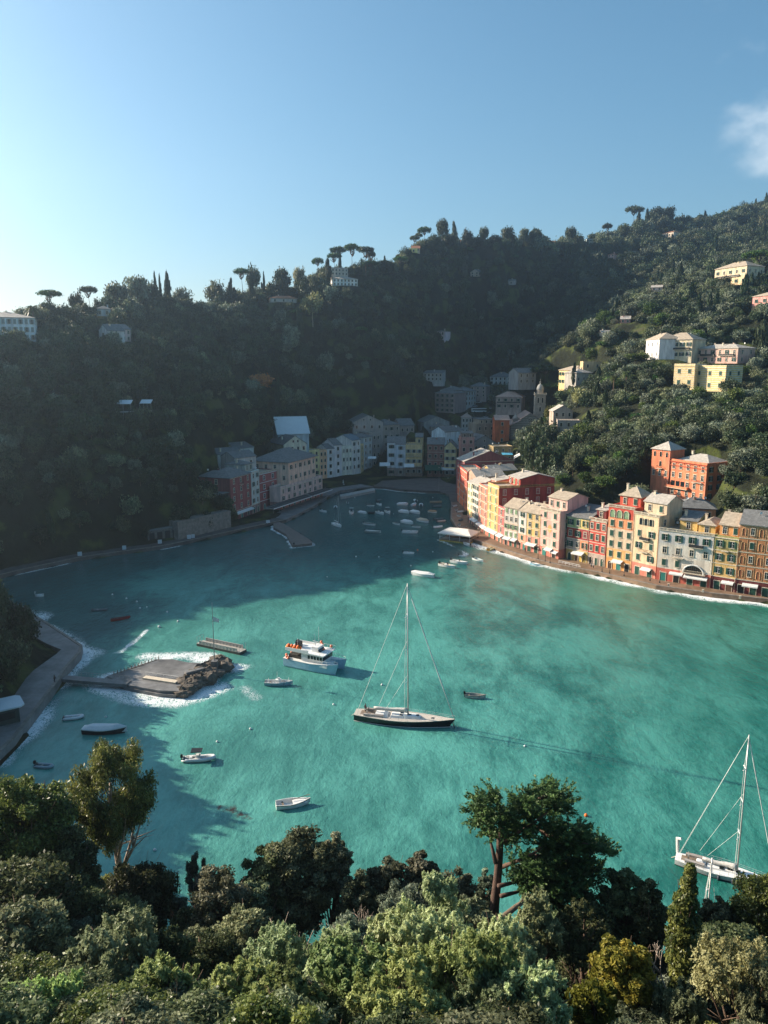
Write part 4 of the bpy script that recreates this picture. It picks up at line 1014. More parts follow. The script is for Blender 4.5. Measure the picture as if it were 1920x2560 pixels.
BF('small cream hut with grey roof low on the spur edge', 1505, 1528, 500, 500, 832, 840, 7, 1, 1, [(.58, .50, .40)], 'gable_x', rm=PALER, rh=1.6, wk='p')
BF('two-storey pale pink farmhouse on the spur, beside a lone palm', 1628, 1656, 585, 582, 719, 735, 9, 2, 2, [(.62, .44, .38)], 'gable_x', rm=PALER, rh=1.8, wk='p', nr=1)
BF('tiny pink cottage between the spur palm and the wisteria villa', 1702, 1718, 600, 600, 685, 692, 7, 1, 1, [(.60, .42, .36)], 'gable_x', rm=PALER, rh=1.4, wk='p')
BF('wisteria-draped villa with wide tan roof and arched veranda high on the right hill', 1788, 1868, 524, 502, 674, 720, 16, 2, 5, [(.60, .46, .28), (.62, .50, .34)], 'hip', rm=TANR, rh=4.2, wk='po', nr=3, ch=3, balc=[(.45, 1, 18, 1)], **HV)
BF('pink villa with arched veranda at the right edge of the hill', 1882, 1990, 462, 436, 742, 790, 14, 2, 5, [(.58, .28, .24)], 'hip', rm=TANR, rh=3.0, wk='o', balc=[(.4, 1, 12, 1)], **HV)
BF('long orange-red house at the right edge near the skyline', 1898, 1990, 800, 790, 572, 582, 12, 1, 6, [(.58, .17, .09)], 'hip', rm=TILE, rh=3, wk='p', **HV)
BF('small terracotta-roofed house left of the orange-red skyline house', 1862, 1881, 800, 800, 564, 570, 8, 1, 2, [(.50, .36, .28)], 'gable_x', rm=TILE, rh=2, wk='p')
BF('white and yellow three-bay villa with big hipped roof and white balustrade balcony', 1650, 1732, 432, 418, 850, 898, 15, 2, 5, [(.60, .52, .36), (.60, .50, .34)], 'hip', rm=TANR, rh=4.0, wk='o', wsc=1.25, nl=3, ch=2, near=True, skip0=False, balc=[(.55, 1, 15, 1)], fm=WHITE, bm=WHITE, sskip=False, swk='p', **HV)
BF('white west wing of the hipped villa with rows of narrow windows', 1616, 1650, 452, 432, 850, 898, 12, 2, 3, [(.68, .66, .64)], 'hip', rm=TANR, rh=3.6, wk='p', near=True, skip0=False, fm=WHITE, bm=WHITE, di=0, an=False, **HV)
BF('pink upper villa with flat slab roof and window boxes, behind the striped villa', 1740, 1846, 424, 402, 872, 908, 14, 2, 6, [(.58, .36, .30), (.62, .42, .34)], 'hip', rm=PALER, rh=2.4, wk='po', near=True, skip0=False, balc=[(.3, 1, 9, 1), (.75, 1, 9, 1)], nr=2, sskip=False, ch=3, di=2, **HV)
SY = stripem('striped_yellow', (.66, .48, .20), (.62, .56, .42), 1.0, .55)
BF('yellow villa painted with pale stripes, green shutters and roof terrace', 1737, 1816, 402, 386, 918, 976, 13, 2, 3, [SY], 'flat', wk='c', sh='g', near=True, skip0=False, par=1.0, nr=2, sskip=False, swk='c', wsc=1.2, balus=False, doors=False, di=0, **HV)
BF('set-back left wing of the striped yellow villa', 1686, 1738, 412, 403, 914, 968, 11, 2, 2, [SY], 'flat', wk='c', sh='g', near=True, skip0=False, par=1.0, wsc=1.2, doors=False, di=0, an=False, **HV)
BF('yellow villa with grey hipped roof behind the two big umbrella pines', 1398, 1440, 520, 502, 925, 962, 13, 2, 6, [(.66, .50, .24)], 'hip', rm=TANR, rh=2.8, wk='o', ch=2, **HV)
BF('grey-walled wing with arched windows right of the yellow pine villa', 1441, 1480, 500, 505, 932, 962, 12, 1, 3, [(.40, .37, .32)], 'hip', rm=PALER, rh=2.6, wk='p', arch=(0,), **HV)
BF('ruined terrace wall house above the grey-walled wing', 1458, 1506, 515, 515, 905, 925, 8, 1, 2, [(.52, .38, .22)], 'flat', wk='p')
BF('gabled garden house with wide slab roof right of the bell tower', 1384, 1432, 480, 480, 1028, 1062, 12, 2, 3, [(.40, .32, .26)], 'gable_y', rm=PALER, rh=3.0, wk='p')
BF('flat-roofed house overgrown with yellow ivy below the garden house', 1394, 1450, 448, 446, 1052, 1090, 12, 2, 3, [(.34, .28, .24)], 'flat', wk='p', par=.4)

AUTO = False
# orange castle-like villa: body + tower
OV = (.68, .22, .115)
def merlons(root, W_, D, H, fh):
    b = MB(); n = 22
    for i in range(n):
        x = W_ * (i + .5) / n; b.box(x - .12, x + .12, -.16, 0, H - .75, H - .2)
    b.box(-.15, W_ + .15, -.35, 0, H - .1, H + .15); b.box(-.15, W_ + .15, -.3, 0, H - 1.6, H - 1.35)
    b.build('corbel_frieze', wallm((.45, .10, .05)), root)
    b = MB(); b.mi = 0
    for k in range(4): b.box(W_ * .05 + k * 2.3, W_ * .05 + k * 2.3 + 1.8, -.06, 0, fh * 2 + .6, fh * 3 - .7)
    b.build('glazed_gallery', GLASS, root)
    balcony(root, W_ * .25, fh * 2, 10.5, 1.3, wallm(OV), True); balcony(root, W_ * .78, fh * 3, 4.6, .9)
BF('orange castle-like villa above the waterfront row', 1677, 1768, 299, 284, 1152, 1258, 14, 5, 5, [OV], 'flat', near=True, fr=20, wk='p', skip0=False, doors=False, nr=3, swk='o', sskip=False, par=.9, fm=CREAM, bands=False, attic=(.06, .9, 3.0, .5, OV, 'hip', 2.6, PALER), fn=merlons, ch=1, di=0, omit=[(2, 0), (2, 1), (0, 0), (0, 3), (0, 4)], **HV)
BF('square orange tower with pyramid roof joined to the castle-like villa', 1631, 1676, 306, 299, 1121, 1236, 9, 5, 3, [OV], 'hip', rm=PALER, rh=3.0, near=True, fr=20, wk='p', skip0=False, doors=False, fm=CREAM, bands=False, wsc=.8, arch=(4, 3), di=0, ch=0, omit=[(3, 0), (3, 2), (0, 0), (0, 1), (0, 2), (1, 0), (1, 1), (1, 2)], an=True, name='tower', cat='tower', balc=[(.5, 3, 2.6)])
PADS += sorted(PEND, key=lambda p: -p[3])
for q in ((8, 465, 22, 1.0), (-22, 440, 18, 1.0), (28, 430, 16, 1.0), (34, 405, 12, 1.0), (-52, 385, 14, 1.0), (-40, 420, 16, 1.0), (-70, 345, 12, 1.0), (-60, 365, 12, 1.)): PADS.append(q)
PADS.append((atY(1300, 1160, 425).x, 430, 10, atY(1300, 1160, 425).z - 1.2))
_Z = 498; PADS.append((XatY(1321, 22, 498), 512, 21, atY(1276, 1098, 498).z - .2))
for _p, _y in ((1625, 298), (1660, 290), (1700, 284), (1745, 274), (1700, 274)): _q = atY(_p, 1262, _y); PADS.append((_q.x, _q.y, 8, _q.z - .5))
# ---------------------------------------------------------------- quays, piers, street furniture
def strip_poly(poly, width, side=1):
    """polygon: a polyline and its offset inland"""
    n = len(poly); out = []
    for i in range(n):
        a = Vector(poly[max(i - 1, 0)]); b = Vector(poly[min(i + 1, n - 1)])
        d = (b - a).normalized(); nrm = Vector((-d.y, d.x)) * side
        w = width[i] if hasattr(width, '__len__') else width
        p = Vector(poly[i]) + nrm * w; out.append((p.x, p.y))
    return list(poly) + out[::-1]
def quads_strip(b, poly, off, z0, z1, curb=True):
    n = len(poly)
    for i in range(n - 1):
        p = [poly[i], poly[i + 1], off[i + 1], off[i]]
        b.prism(p, z0, z1)
def quay(name, poly, width, z, mat, side=1, lip=True):
    full = strip_poly(poly, width, side); n = len(poly); off = full[n:][::-1]
    b = MB(); quads_strip(b, poly, off, -2.5, z)
    if lip:
        off2 = strip_poly(poly, .7, side)[n:][::-1]
        b.mi = 1; quads_strip(b, poly, off2, z + .004, z + .16)
    return tag(b.build(name, [mat, STONE]), None, None, None, 'structure')
def dense(poly, step=6):
    out = [poly[0]]
    for a, b in zip(poly[:-1], poly[1:]):
        L = math.hypot(b[0] - a[0], b[1] - a[1]); n = max(1, int(L / step))
        for i in range(1, n + 1): out.append((a[0] + (b[0] - a[0]) * i / n, a[1] + (b[1] - a[1]) * i / n))
    return out
def build_quays():
    quay('waterfront_pavement', dense(W_RIGHT[2:14], 6), 13.5, 1.30, PAVE, 1, True)
    quay('piazza_pavement', W_BEACH + W_RIGHT[1:3], [22, 40, 50, 46, 38, 22, 15], 1.16, M('dark_paving', (.11, .095, .085), .8, .3, .3, bump=.2, coord='World'), 1, False)  # piazza paving, darker than the waterfront brown
    # little beach: sand sloping into the water
    b = MB(); P = W_BEACH
    for i in range(len(P) - 1):
        (x0, y0), (x1, y1) = P[i], P[i + 1]
        b.poly([(x0, y0 - 3, -.25), (x1, y1 - 3, -.25), (x1, y1 + 6, 1.2), (x0, y0 + 6, 1.2)])
    tag(b.build('beach', M('wet_sand', (.16, .135, .11), .7, .3, .5)), None, None, None, 'structure')
    quay('palace_quay', dense(W_PAL, 8), 11, 1.22, CONC, 1, True)
    quay('far_quay', dense(W_FAR, 8), 6.5, 1.26, M('dark_quay_stone', (.10, .09, .08), .75, .4, .3, bump=.4, coord='World'), 1, True)
    quay('promontory_path', W_PROM, [8, 8, 7.5, 7, 6, 5, 5.5, 7, 7.5, 6.5, 6, 6], 1.9, M('wet_path', (.20, .185, .175), .5, .4, .3, bump=.2, coord='World'), -1, True)
    # light slab tongue (slipway) at the harbour head
    b = MB(); L = g2([(850, 1237), (935, 1220), (938, 1226), (852, 1243)], 1.2); b.prism(L, -1, 1.3)
    tag(b.build('slipway', M('pale_slab', (.38, .36, .33), .7, .2, .5)), 'pale stone jetty tongue leading to the little beach', 'jetty')
    # pier
    b = MB(); b.prism(PIER, -2, 1.0)
    pier = tag(b.build('pier', M('plank_pier', (.16, .13, .11), .7, .3, .8, bump=.4)), 'dark stone pier with foam along both sides, in front of the maroon house', 'pier')
    for x, y in ((735, 1361), (778, 1352), (752, 1335)):
        p = G(x, y, 1.0); q = MB(); q.lathe([(.0, .7), (.32, .7), (.25, .5), (.25, 0)][::-1]); q.build('bollard', BLACK, pier, p)
    # concrete bathing platform with rock, joined by a footbridge
    root = empty('platform', (0, 0, 0), 0, 'concrete bathing platform with steps and a rocky tip in the foam', 'platform')
    b = MB(); b.prism(ISLE, -2, 1.3); b.prism(g2([(268, 1690), (318, 1712), (396, 1726), (448, 1728), (440, 1738), (392, 1734), (312, 1718), (262, 1694)], .7), -2, .7)
    b.build('deck', CONC, root)
    b = MB(); b.smooth = False
    r_ = np.random.default_rng(3)
    def rock(c, s, sz):
        n = len(b.v); rings, seg = 6, 9
        for i in range(rings + 1):
            a = -math.pi / 2 + math.pi * i / rings
            for k in range(seg):
                t = 2 * math.pi * k / seg; q = 1 + r_.uniform(-.22, .22)
                b.v.append((c[0] + s * q * math.cos(a) * math.cos(t), c[1] + s * .8 * q * math.cos(a) * math.sin(t), c[2] + sz * q * math.sin(a)))
        for i in range(rings):
            for k in range(seg):
                a0 = n + i * seg + k; a1 = n + i * seg + (k + 1) % seg; b.face((a0, a1, a1 + seg, a0 + seg))
    for i in range(70):
        t = r_.uniform(0, 1); x = 455 + t * 105; y = 1725 - t * 62 + r_.uniform(-16, 16)
        p = G(x, y, .4); rock((p.x, p.y, .2 + .9 * (1 - abs(t - .5))), r_.uniform(.8, 2.7), r_.uniform(.5, 1.5))
    for i in range(10):
        p = G(r_.uniform(380, 470), r_.uniform(1722, 1742), 0); rock((p.x, p.y, .2), r_.uniform(.5, 1.1), r_.uniform(.4, .8))
    b.build('rock', M('sea_rock', (.12, .10, .08), .85, .5, .9, bump=1.0, bscale=2.2), root)
    for x0, y0, x1, y1 in ((365, 1690, 446, 1702),):
        b = MB(); p0, p1 = G(x0, y0, 1.3), G(x1, y1, 1.3)
        for k in range(10):
            p = p0.lerp(p1, k / 9); b.tube([p, p + Vector((0, 0, 1.0))], .04, 4)
        for h in (.5, 1.0): b.tube([p0 + Vector((0, 0, h)), p1 + Vector((0, 0, h))], .035, 4)
        b.build('railing', WHITE, root)
        b = MB(); b.obox((p0 + p1) / 2 + Vector((0, -1.2, .15)), (p1 - p0).normalized(), (p1 - p0).length / 2, Vector((0, 0, 1)).cross((p1 - p0).normalized()), .7, (0, 0, 1), .22); b.build('bench', CREAM, root)
    b = MB(); p = G(487, 1687, 1.3); b.obox(p + Vector((0, 0, .6)), (.8, .6, 0), 2.2, (-.6, .8, 0), .5, (0, 0, 1), .6); b.build('parapet', CONC, root)
    # timber jetty frames behind the platform
    b = MB(); p0, p1 = G(285, 1688, 1.2), G(396, 1650, 1.2)
    for k in range(14):
        p = p0.lerp(p1, k / 13); b.tube([p - Vector((0, 0, 2.5)), p + Vector((0, 0, .9))], .1, 5)
        if k % 2 and k < 13: b.tube([p + Vector((-.9, -.9, .1)), p + Vector((.9, .9, .1))], .08, 4)
    b.obox((p0 + p1) / 2 - Vector((0, 0, .1)), (p1 - p0).normalized(), (p1 - p0).length * .42, Vector((0, 0, 1)).cross((p1 - p0).normalized()), .55, (0, 0, 1), .07)
    tag(b.build('timber_jetty', WOOD), 'broken timber jetty on thin posts behind the bathing platform', 'jetty')
    # footbridge
    root = empty('footbridge', (0, 0, 0), 0, 'narrow concrete footbridge with thin railing between the path and the platform', 'bridge')
    p0, p1 = G(160, 1693, 1.5), G(322, 1706, 1.5); d = (p1 - p0).normalized(); nn = Vector((0, 0, 1)).cross(d)
    b = MB(); b.obox((p0 + p1) / 2 - Vector((0, 0, .35)), d, (p1 - p0).length / 2, nn, 1.1, (0, 0, 1), .35); b.build('deck', CONC, root)
    b = MB()
    for k in range(18):
        p = p0.lerp(p1, k / 17) + nn * 1.0; b.tube([p, p + Vector((0, 0, 1.0))], .03, 4)
    b.tube([p0 + nn + Vector((0, 0, 1)), p1 + nn + Vector((0, 0, 1))], .03, 4); b.tube([p0 + nn + Vector((0, 0, .5)), p1 + nn + Vector((0, 0, .5))], .02, 4); b.build('railing', GREYS, root)
    # flagpole
    root = empty('flagpole', G(537, 1668, 1.5), 0, 'slim flagpole with a white pennant on the rocky tip', 'flagpole')
    b = MB(); b.tube([(0, 0, 0), (0, 0, 15.5)], [.12, .06], 6); b.build('pole', GREYS, root)
    b = MB(); b.box(-.7, .7, -.7, .7, -.3, 1.6); b.build('base', CONC, root)
    b = MB(); zf = 11.0
    for k in range(5): x = .08 + k * .35; b.v += [(x, .15 * math.sin(k * 1.3), zf - .05 * k), (x, .15 * math.sin(k * 1.3), zf + 1.1 - .12 * k)]
    for k in range(4): b.face((2 * k, 2 * k + 2, 2 * k + 3, 2 * k + 1))
    b.build('flag', WHITE, root)
    # floating pontoon
    p0, p1 = G(500, 1606, .5), G(608, 1629, .5); d = (p1 - p0); L = d.length
    root = empty('floating_pontoon', ((p0 + p1) / 2), math.atan2(d.y, d.x), 'long narrow floating pontoon with handrails, moored beyond the platform', 'pontoon')
    b = MB(); b.box(-L / 2, L / 2, -1.3, 1.3, -.7, .1); b.build('float', M('dark_float', (.06, .06, .055), .6, .2), root)
    b = MB(); b.box(-L / 2, L / 2, -1.35, 1.35, .104, .22)
    b.build('deck', M('pontoon_deck', (.34, .32, .29), .8, .25, 1), root)
    b = MB()
    for s in (-1, 1):
        b.mi = 0; b.box(-L / 2 + 1, L / 2 - 1, s * 1.25 - .06, s * 1.25 + .06, .224, .95)
        for k in range(12): x = -L / 2 + 1 + (L - 2) * k / 11; b.box(x - .07, x + .07, s * 1.25 - .12, s * 1.25 + .12, .224, 1.0)
        b.box(-L / 2 + 1, L / 2 - 1, s * 1.25 - .1, s * 1.25 + .1, 1.004, 1.07)
    for x in (-L / 2 + .15, L / 2 - .15):
        for y in (-1.2, 0, 1.2): b.tube([(x, y, .2), (x, y, 1.9)], .04, 4)
        b.tube([(x, -1.2, 1.9), (x, 1.2, 1.9)], .04, 4)
    b.build('railing', M('rail_grey', (.40, .39, .36), .6, .1), root)

    # covered floating restaurant landing stage
    c = G(1135, 1352, 0); rz = R(-28)
    root = empty('floating_stage', (c.x + 2, c.y + 1, 0), rz, 'floating landing stage under a big white canopy at the quay', 'pontoon')
    Lx, Ly = 6.6, 4.6
    b = MB(); b.box(-Lx, Lx, -Ly, Ly, -.5, .55); b.mi = 1; b.box(-Lx, Lx, -Ly, Ly, .554, .7); b.build('hull', [M('yellow_fender', (.55, .36, .08), .6, .3, 1), WOOD], root)
    b = MB()
    for x in (-Lx + .2, -2.2, 2.2, Lx - .2):
        for y in (-Ly + .2, Ly - .2): b.tube([(x, y, .6), (x, y, 3.5)], .09, 6)
    b.build('post', WHITE, root)
    b = MB()
    e = [(-Lx - .5, -Ly - .5), (Lx + .5, -Ly - .5), (Lx + .5, Ly + .5), (-Lx - .5, Ly + .5)]
    t = [(-Lx + 2.5, -.6), (Lx - 2.5, -.6), (Lx - 2.5, .6), (-Lx + 2.5, .6)]
    for i in range(4):
        j = (i + 1) % 4; b.poly([(*e[i], 3.4), (*e[j], 3.4), (*t[j], 4.9), (*t[i], 4.9)]); b.poly([(*e[i], 2.95), (*e[j], 2.95), (*e[j], 3.4), (*e[i], 3.4)])
    b.poly([(*q, 4.9) for q in t]); b.poly([(*q, 3.35) for q in e[::-1]])
    b.build('canopy', M('bright_canvas', (.80, .76, .68), .8, .08, .5, bump=.2), root)
    b = MB()
    for y in (-Ly, Ly): b.tube([(-Lx, y, 1.7), (Lx, y, 1.7)], .05, 4); b.tube([(-Lx, y, 1.2), (Lx, y, 1.2)], .04, 4)
    for x in (-Lx, Lx): b.tube([(x, -Ly, 1.7), (x, Ly, 1.7)], .05, 4); b.tube([(x, -Ly, 1.2), (x, Ly, 1.2)], .04, 4)
    b.build('railing', WHITE, root)
    for k in range(6):
        q = MB(); q.box(-.5, .5, -.4, .4, .75, .8); q.tube([(0, 0, 0), (0, 0, .75)], .06, 5); q.box(.65, 1.05, -.2, .2, .4, .45); q.box(1.0, 1.05, -.2, .2, .45, .9); q.box(-1.05, -.65, -.2, .2, .4, .45)
        tag(q.build('table', [M('table_wood', (.3, .12, .06), .6, .2)], None, root.matrix_basis @ Vector((-Lx + 1.6 + k * 2.1, -2.4 if k % 2 else .8, .7)), rz), 'small dark table with chairs under the big white canopy', 'table', 'tables on the floating stage')

    # awnings of the left quay restaurants
    p0, p1 = G(702, 1273, 1.3), G(806, 1238, 1.3); d = p1 - p0; W_ = d.length; rz = math.atan2(d.y, d.x)
    for k, (f0, f1, lab) in enumerate(((-.36, .0, 'grey-white awning with pale edge in front of the maroon roof-garden house'), (.0, .5, 'long dark awning with white valance under the pink terrace building, nearer half'), (.53, 1.02, 'long dark awning with white valance under the pink terrace building, farther half'))):
        root = empty('awning', p0 + d * f0, rz, lab, 'awning', 'restaurant awnings on the left quay')
        w = W_ * (f1 - f0); dd = 5.5
        b = MB(); b.poly([(0, -1, 3.9), (0, -dd, 3.2), (w, -dd, 3.2), (w, -1, 3.9)][::-1]); b.poly([(0, -1, 3.86), (w, -1, 3.86), (w, -dd, 3.16), (0, -dd, 3.16)][::-1])
        b.build('canvas', M('dark_canvas', (.05, .05, .05), .8, .2, .6), root)
        b = MB(); b.box(-.1, w + .1, -dd - .12, -dd, 2.95, 3.4); b.build('valance', WHITE, root)
        b = MB()
        for i in range(7): x = w * i / 6; b.tube([(x, -1, 3.95), (x, -dd, 3.25)], .05, 4)
        for i in range(4): x = w * i / 3; b.tube([(x, -dd + .1, 0), (x, -dd + .1, 3.2)], .06, 5)
        for x in (0, w): b.poly([(x, -1, 3.9), (x, -1, 2.8), (x, -dd, 3.0), (x, -dd, 3.25)])
        b.build('frame', GREYS, root)
    # piazza awnings
    for px, py, w, dd, m, lab in ((949, 1160, 6.5, 4, CANVAS, 'white awning of the leftmost piazza cafe'), (1009, 1163, 6.5, 4, CANVAS, 'white awning in front of the ochre piazza house'), (1062, 1166, 10, 6.5, DGREEN, 'big dark green awning in the middle of the piazza'), (1103, 1172, 8, 3, CANVAS, 'white awning right of the dark green one'), (920, 1145, 5, 2.5, CANVAS, 'teal-white awning at the alley mouth on the left of the piazza')):
        c = atY(px, py, 473); root = empty('awning', (c.x, 473, 0), 0, lab, 'awning')
        z = c.z + 1.0
        q = put('canvas', awning_mesh(w, dd, m, .4), root, (0, 0, z))
        b = MB()
        for x in (0, w / 2, w): b.tube([(x, -dd, 1), (x, -dd, z - dd * .38)], .05, 4)
        b.build('frame', RAIL, root)
    b = MB(); c = G(1105, 1186, 1.3)
    for k in range(1): pass
    # closed parasols
    for k, (px, py) in enumerate(((928, 1181), (933, 1182), (940, 1181), (946, 1179), (952, 1178), (858, 1212))):
        c = G(px, py, 1.2)
        b = MB(); b.tube([(0, 0, 0), (0, 0, 3.2)], .04, 5); b.mi = 1; b.lathe([(.32, .9), (.22, 1.6), (.12, 2.7), (.02, 3.2)]); b.mi = 2; b.lathe([(.4, 0), (.4, .12), (.02, .14)])
        tag(b.build('parasol', [RAIL, CANVAS, STONE], None, c), 'closed white parasol in the row at the left side of the piazza' if k < 5 else 'closed white parasol standing alone near the harbour head', 'parasol', 'closed parasols at the piazza' if k < 5 else None)
    for px, py, lab in ((390, 1313, 'closed white parasol beside the big notice board'), (361, 1266, 'closed white parasol on the terrace left of the round balcony')):
        c = G(px, py, 6 if py > 1300 else 12)
        b = MB(); b.tube([(0, 0, -4), (0, 0, 3.2)], .05, 5); b.mi = 1; b.lathe([(.5, .6), (.32, 1.6), (.15, 2.9), (.02, 3.6)])
        tag(b.build('parasol', [RAIL, CANVAS], None, c), lab, 'parasol')
    # lamp posts and poles along the quay
    def lamp(px, py, h, lab, z=1.3):
        root = empty('street_lamp', G(px, py, z), 0, lab, 'street lamp', 'lamp posts along the waterfront')
        b = MB(); b.tube([(0, 0, 0), (0, 0, h)], [.09, .05], 6); b.lathe([(.22, 0), (.2, .4), (.09, .6)]); b.build('pole', RAIL, root)
        b = MB(); b.ball((0, 0, h + .2), .24, 8, 6); b.build('lantern', CREAM, root)
    for k, (px, py) in enumerate(((1195, 1345), (1345, 1398), (1363, 1404), (1375, 1407), (1505, 1430), (1524, 1434), (1560, 1440), (1625, 1452), (1649, 1457))):
        lamp(px, py, 3.6, 'thin dark lamp post on the quay, %s' % ('by the floating stage', 'before the golden yellow house', 'before the pink house, left', 'before the pink house, right', 'in front of the carmine red house', 'left one before the peeling orange house', 'right one before the peeling orange house', 'in front of the cream house', 'at the corner of the wide white house')[k])
    root = empty('flagpole', G(1097, 1228, 1.2), 0, 'tall bare flagpole at the head of the harbour', 'flagpole'); b = MB(); b.tube([(0, 0, 0), (0, 0, 13)], [.1, .05], 6); b.build('pole', GREYS, root)
    b = MB(); b.ball((0, 0, 13.1), .3, 8, 6); b.build('finial', CREAM, root)
    # white railing and little stairs on the right quay
    for (a, c), lab in ((((1397, 1408), (1450, 1420)), 'white pipe railing on the quay edge before the dark alley'),):
        b = MB(); p0, p1 = G(*a, 1.3), G(*c, 1.3)
        for h in (.5, 1.0): b.tube([p0 + Vector((0, 0, h)), p1 + Vector((0, 0, h))], .06, 5)
        for k in range(7): p = p0.lerp(p1, k / 6); b.tube([p, p + Vector((0, 0, 1))], .05, 5)
        tag(b.build('railing', WHITE), lab, 'railing')
    for px, py, lab in ((1671, 1466, 'white'), (1757, 1480, 'white'), (1850, 1496, 'white')):
        b = MB(); b.box(-.25, .25, -.25, .25, 0, .7); b.box(-.32, .32, -.32, .32, .704, .85); b.box(-.3, .3, -.3, .3, -.05, .08)
        tag(b.build('bollard', CREAM, None, G(px, py, 1.3), R(-20)), 'pale stone bollard on the quay before the %s house' % {1671: 'wide white', 1757: 'mustard', 1850: 'terracotta arcade'}[px], 'bollard')
    # signs on the left quay
    sg = M('sign_board', (.60, .63, .64), .6, .05, 2)
    def sign(px, py, w, h, lab, z=1.25, rz=R(20), legs=True):
        c = G(px, py, z); root = empty('sign', c, rz, lab, 'sign')
        b = MB(); b.box(-w / 2, w / 2, -.04, .04, .5, .5 + h); b.build('board', sg, root)
        b = MB()
        for x in (-w / 2 + .1, w / 2 - .1): b.tube([(x, .08, 0), (x, .08, .5 + h)], .04, 4)
        b.build('post', RAIL, root)
        b = MB()
        for k in range(max(2, int(h / .45))): b.box(-w * .38, w * (.3 - .05 * (k % 2)), -.05, -.042, .5 + h - .35 - k * .4, .5 + h - .25 - k * .4)
        b.build('lettering', M('faded_print', (.25, .32, .38), .7, 0), root)
    sign(200, 1393, 1.5, 1.5, 'small white notice board on the far left quay, by the two beached boats')
    sign(311, 1377, 1.4, 1.5, 'small white notice board below the wall lettering')
    sign(400, 1362, 1.5, 1.5, 'small white notice board left of the adjoining pair')
    sign(473, 1350, 1.5, 1.6, 'left board of the adjoining pair of white notices on the quay')
    sign(483, 1348, 1.3, 1.5, 'right board of the adjoining pair of white notices on the quay')
    sign(461, 1335, 4.4, 2.8, 'large white information board above the left quay', 1.3)
    sign(670, 1310, 1.7, 1.2, 'white notice board beside the foot of the pier')
    sign(511, 1326, 1.0, 1.9, 'narrow white poster panel on the stone wall')
    # wall with lettering
    p0, p1 = G(222, 1368, 1.3), G(352, 1352, 1.3); d = p1 - p0; rz = math.atan2(d.y, d.x); n = Vector((-d.y, d.x, 0)).normalized()
    root = empty('quay_wall', p0 + n * 5, rz, 'dark quay wall with white place-name lettering on the far left shore', 'wall')
    b = MB(); b.box(0, d.length, 0, 1, -1, 4.2); b.build('wall', M('dark_rubble', (.07, .07, .065), .9, .5, .8, bump=1), root)
    b = MB(); b.box(d.length * .28, d.length * .37, -.06, 0, -.2, 2.8); b.build('door', DARK, root)
    def text(s, size, parent, loc, rot, m, name='lettering', ext=.02):
        cu = bpy.data.curves.new(name, 'FONT'); cu.body = s; cu.size = size; cu.extrude = ext; cu.align_x = 'CENTER'
        ob = bpy.data.objects.new(name, cu); me = bpy.data.meshes.new_from_object(ob); me.name = name
        bpy.data.objects.remove(ob); me.materials.clear(); me.materials.append(m)
        return put(name, me, parent, loc, rot=rot)
    text('PORTOFINO', 2.0, root, (d.length * .66, -.05, 1.5), (R(90), 0, 0), WHITE)
    b = MB(); b.poly([(0, -.05, 0), (1.0, -.05, 0), (.3, -.05, 1.6)]); b.poly([(-.15, -.05, 0), (.15, -.05, 1.7), (-.8, -.05, 0)][::-1]); b.build('emblem', WHITE, root, (d.length * .66, 0, 3.2 - .2))
    b = MB(); b.box(-3, 3, -.05, -.04, 0, .1); b.box(-2.2, 2.2, -.05, -.04, -.3, -.2); b.build('underline', WHITE, root, (d.length * .66, 0, 1.2))
    # stone retaining walls / pavilions of the left restaurant
    def wallbox(name, a, c, z0, z1, dep, mat, lab, cat, roofm=None, over=.5, ya=None):
        p0, p1 = (G(*a, z0), G(*c, z0)); d = p1 - p0; rz = math.atan2(d.y, d.x)
        root = empty(name, p0, rz, lab, cat)
        b = MB(); b.box(0, d.length, 0, dep, -2, z1 - z0); b.build('wall', mat, root)
        if roofm:
            b = MB(); b.box(-over, d.length + over, -over, dep + over, z1 - z0 + .003, z1 - z0 + .3); b.build('roof', roofm, root)
            b = MB()
            n = max(3, int(d.length / 3))
            for k in range(n): x = d.length * (k + .5) / n; b.box(x - 1.1, x + 1.1, -.06, 0, .4, (z1 - z0) * .8)
            b.build('window', DARK, root)
        return root, d.length
    wallbox('retaining_wall', (446, 1350), (578, 1318), 1.2, 8.5, 5, STONE, 'rough stone retaining wall with buttresses below the dark pavilion', 'wall')
    wallbox('pavilion', (443, 1293), (522, 1276), 8.5, 12.0, 9, M('dark_timber', (.05, .045, .04), .7, .2), 'dark restaurant pavilion with flat grey roof above the stone wall, nearer one', 'pavilion', M('flat_grey_roof', (.16, .18, .18), .7, .2, .8))
    wallbox('pavilion', (520, 1272), (577, 1256), 9.5, 14.2, 9, M('dark_timber', (.05, .045, .04), .7, .2), 'dark restaurant pavilion with flat grey roof against the maroon house, farther one', 'pavilion', M('flat_grey_roof', (.16, .18, .18), .7, .2, .8))
    # round balcony terrace
    c = G(405, 1300, 6); root = empty('round_terrace', (c.x, c.y + 6, 5.5), 0, 'half-round stone terrace like an inverted cone on the left shore', 'terrace')
    b = MB(); b.smooth = True; b.lathe([(1.5, -6), (3.0, -3), (6.2, .5), (7.0, 2.6), (7.0, 3.2)], (0, 0), 24); b.smooth = False; b.lathe([(7.0, 3.2), (0.01, 3.2)], (0, 0), 24); b.build('wall', M('blue_grey_stone', (.20, .22, .22), .9, .3, .5, bump=.6), root)
    b = MB(); b.lathe([(7.0, 3.2), (7.35, 3.2), (7.35, 3.5), (7.0, 3.5), (7.0, 3.2)], (0, 0), 24); b.lathe([(6.9, 4.2), (7.0, 4.25), (7.0, 4.3), (6.9, 4.2)], (0, 0), 24)
    b.build('coping', M('pale_edge', (.40, .45, .47), .7, .1), root)
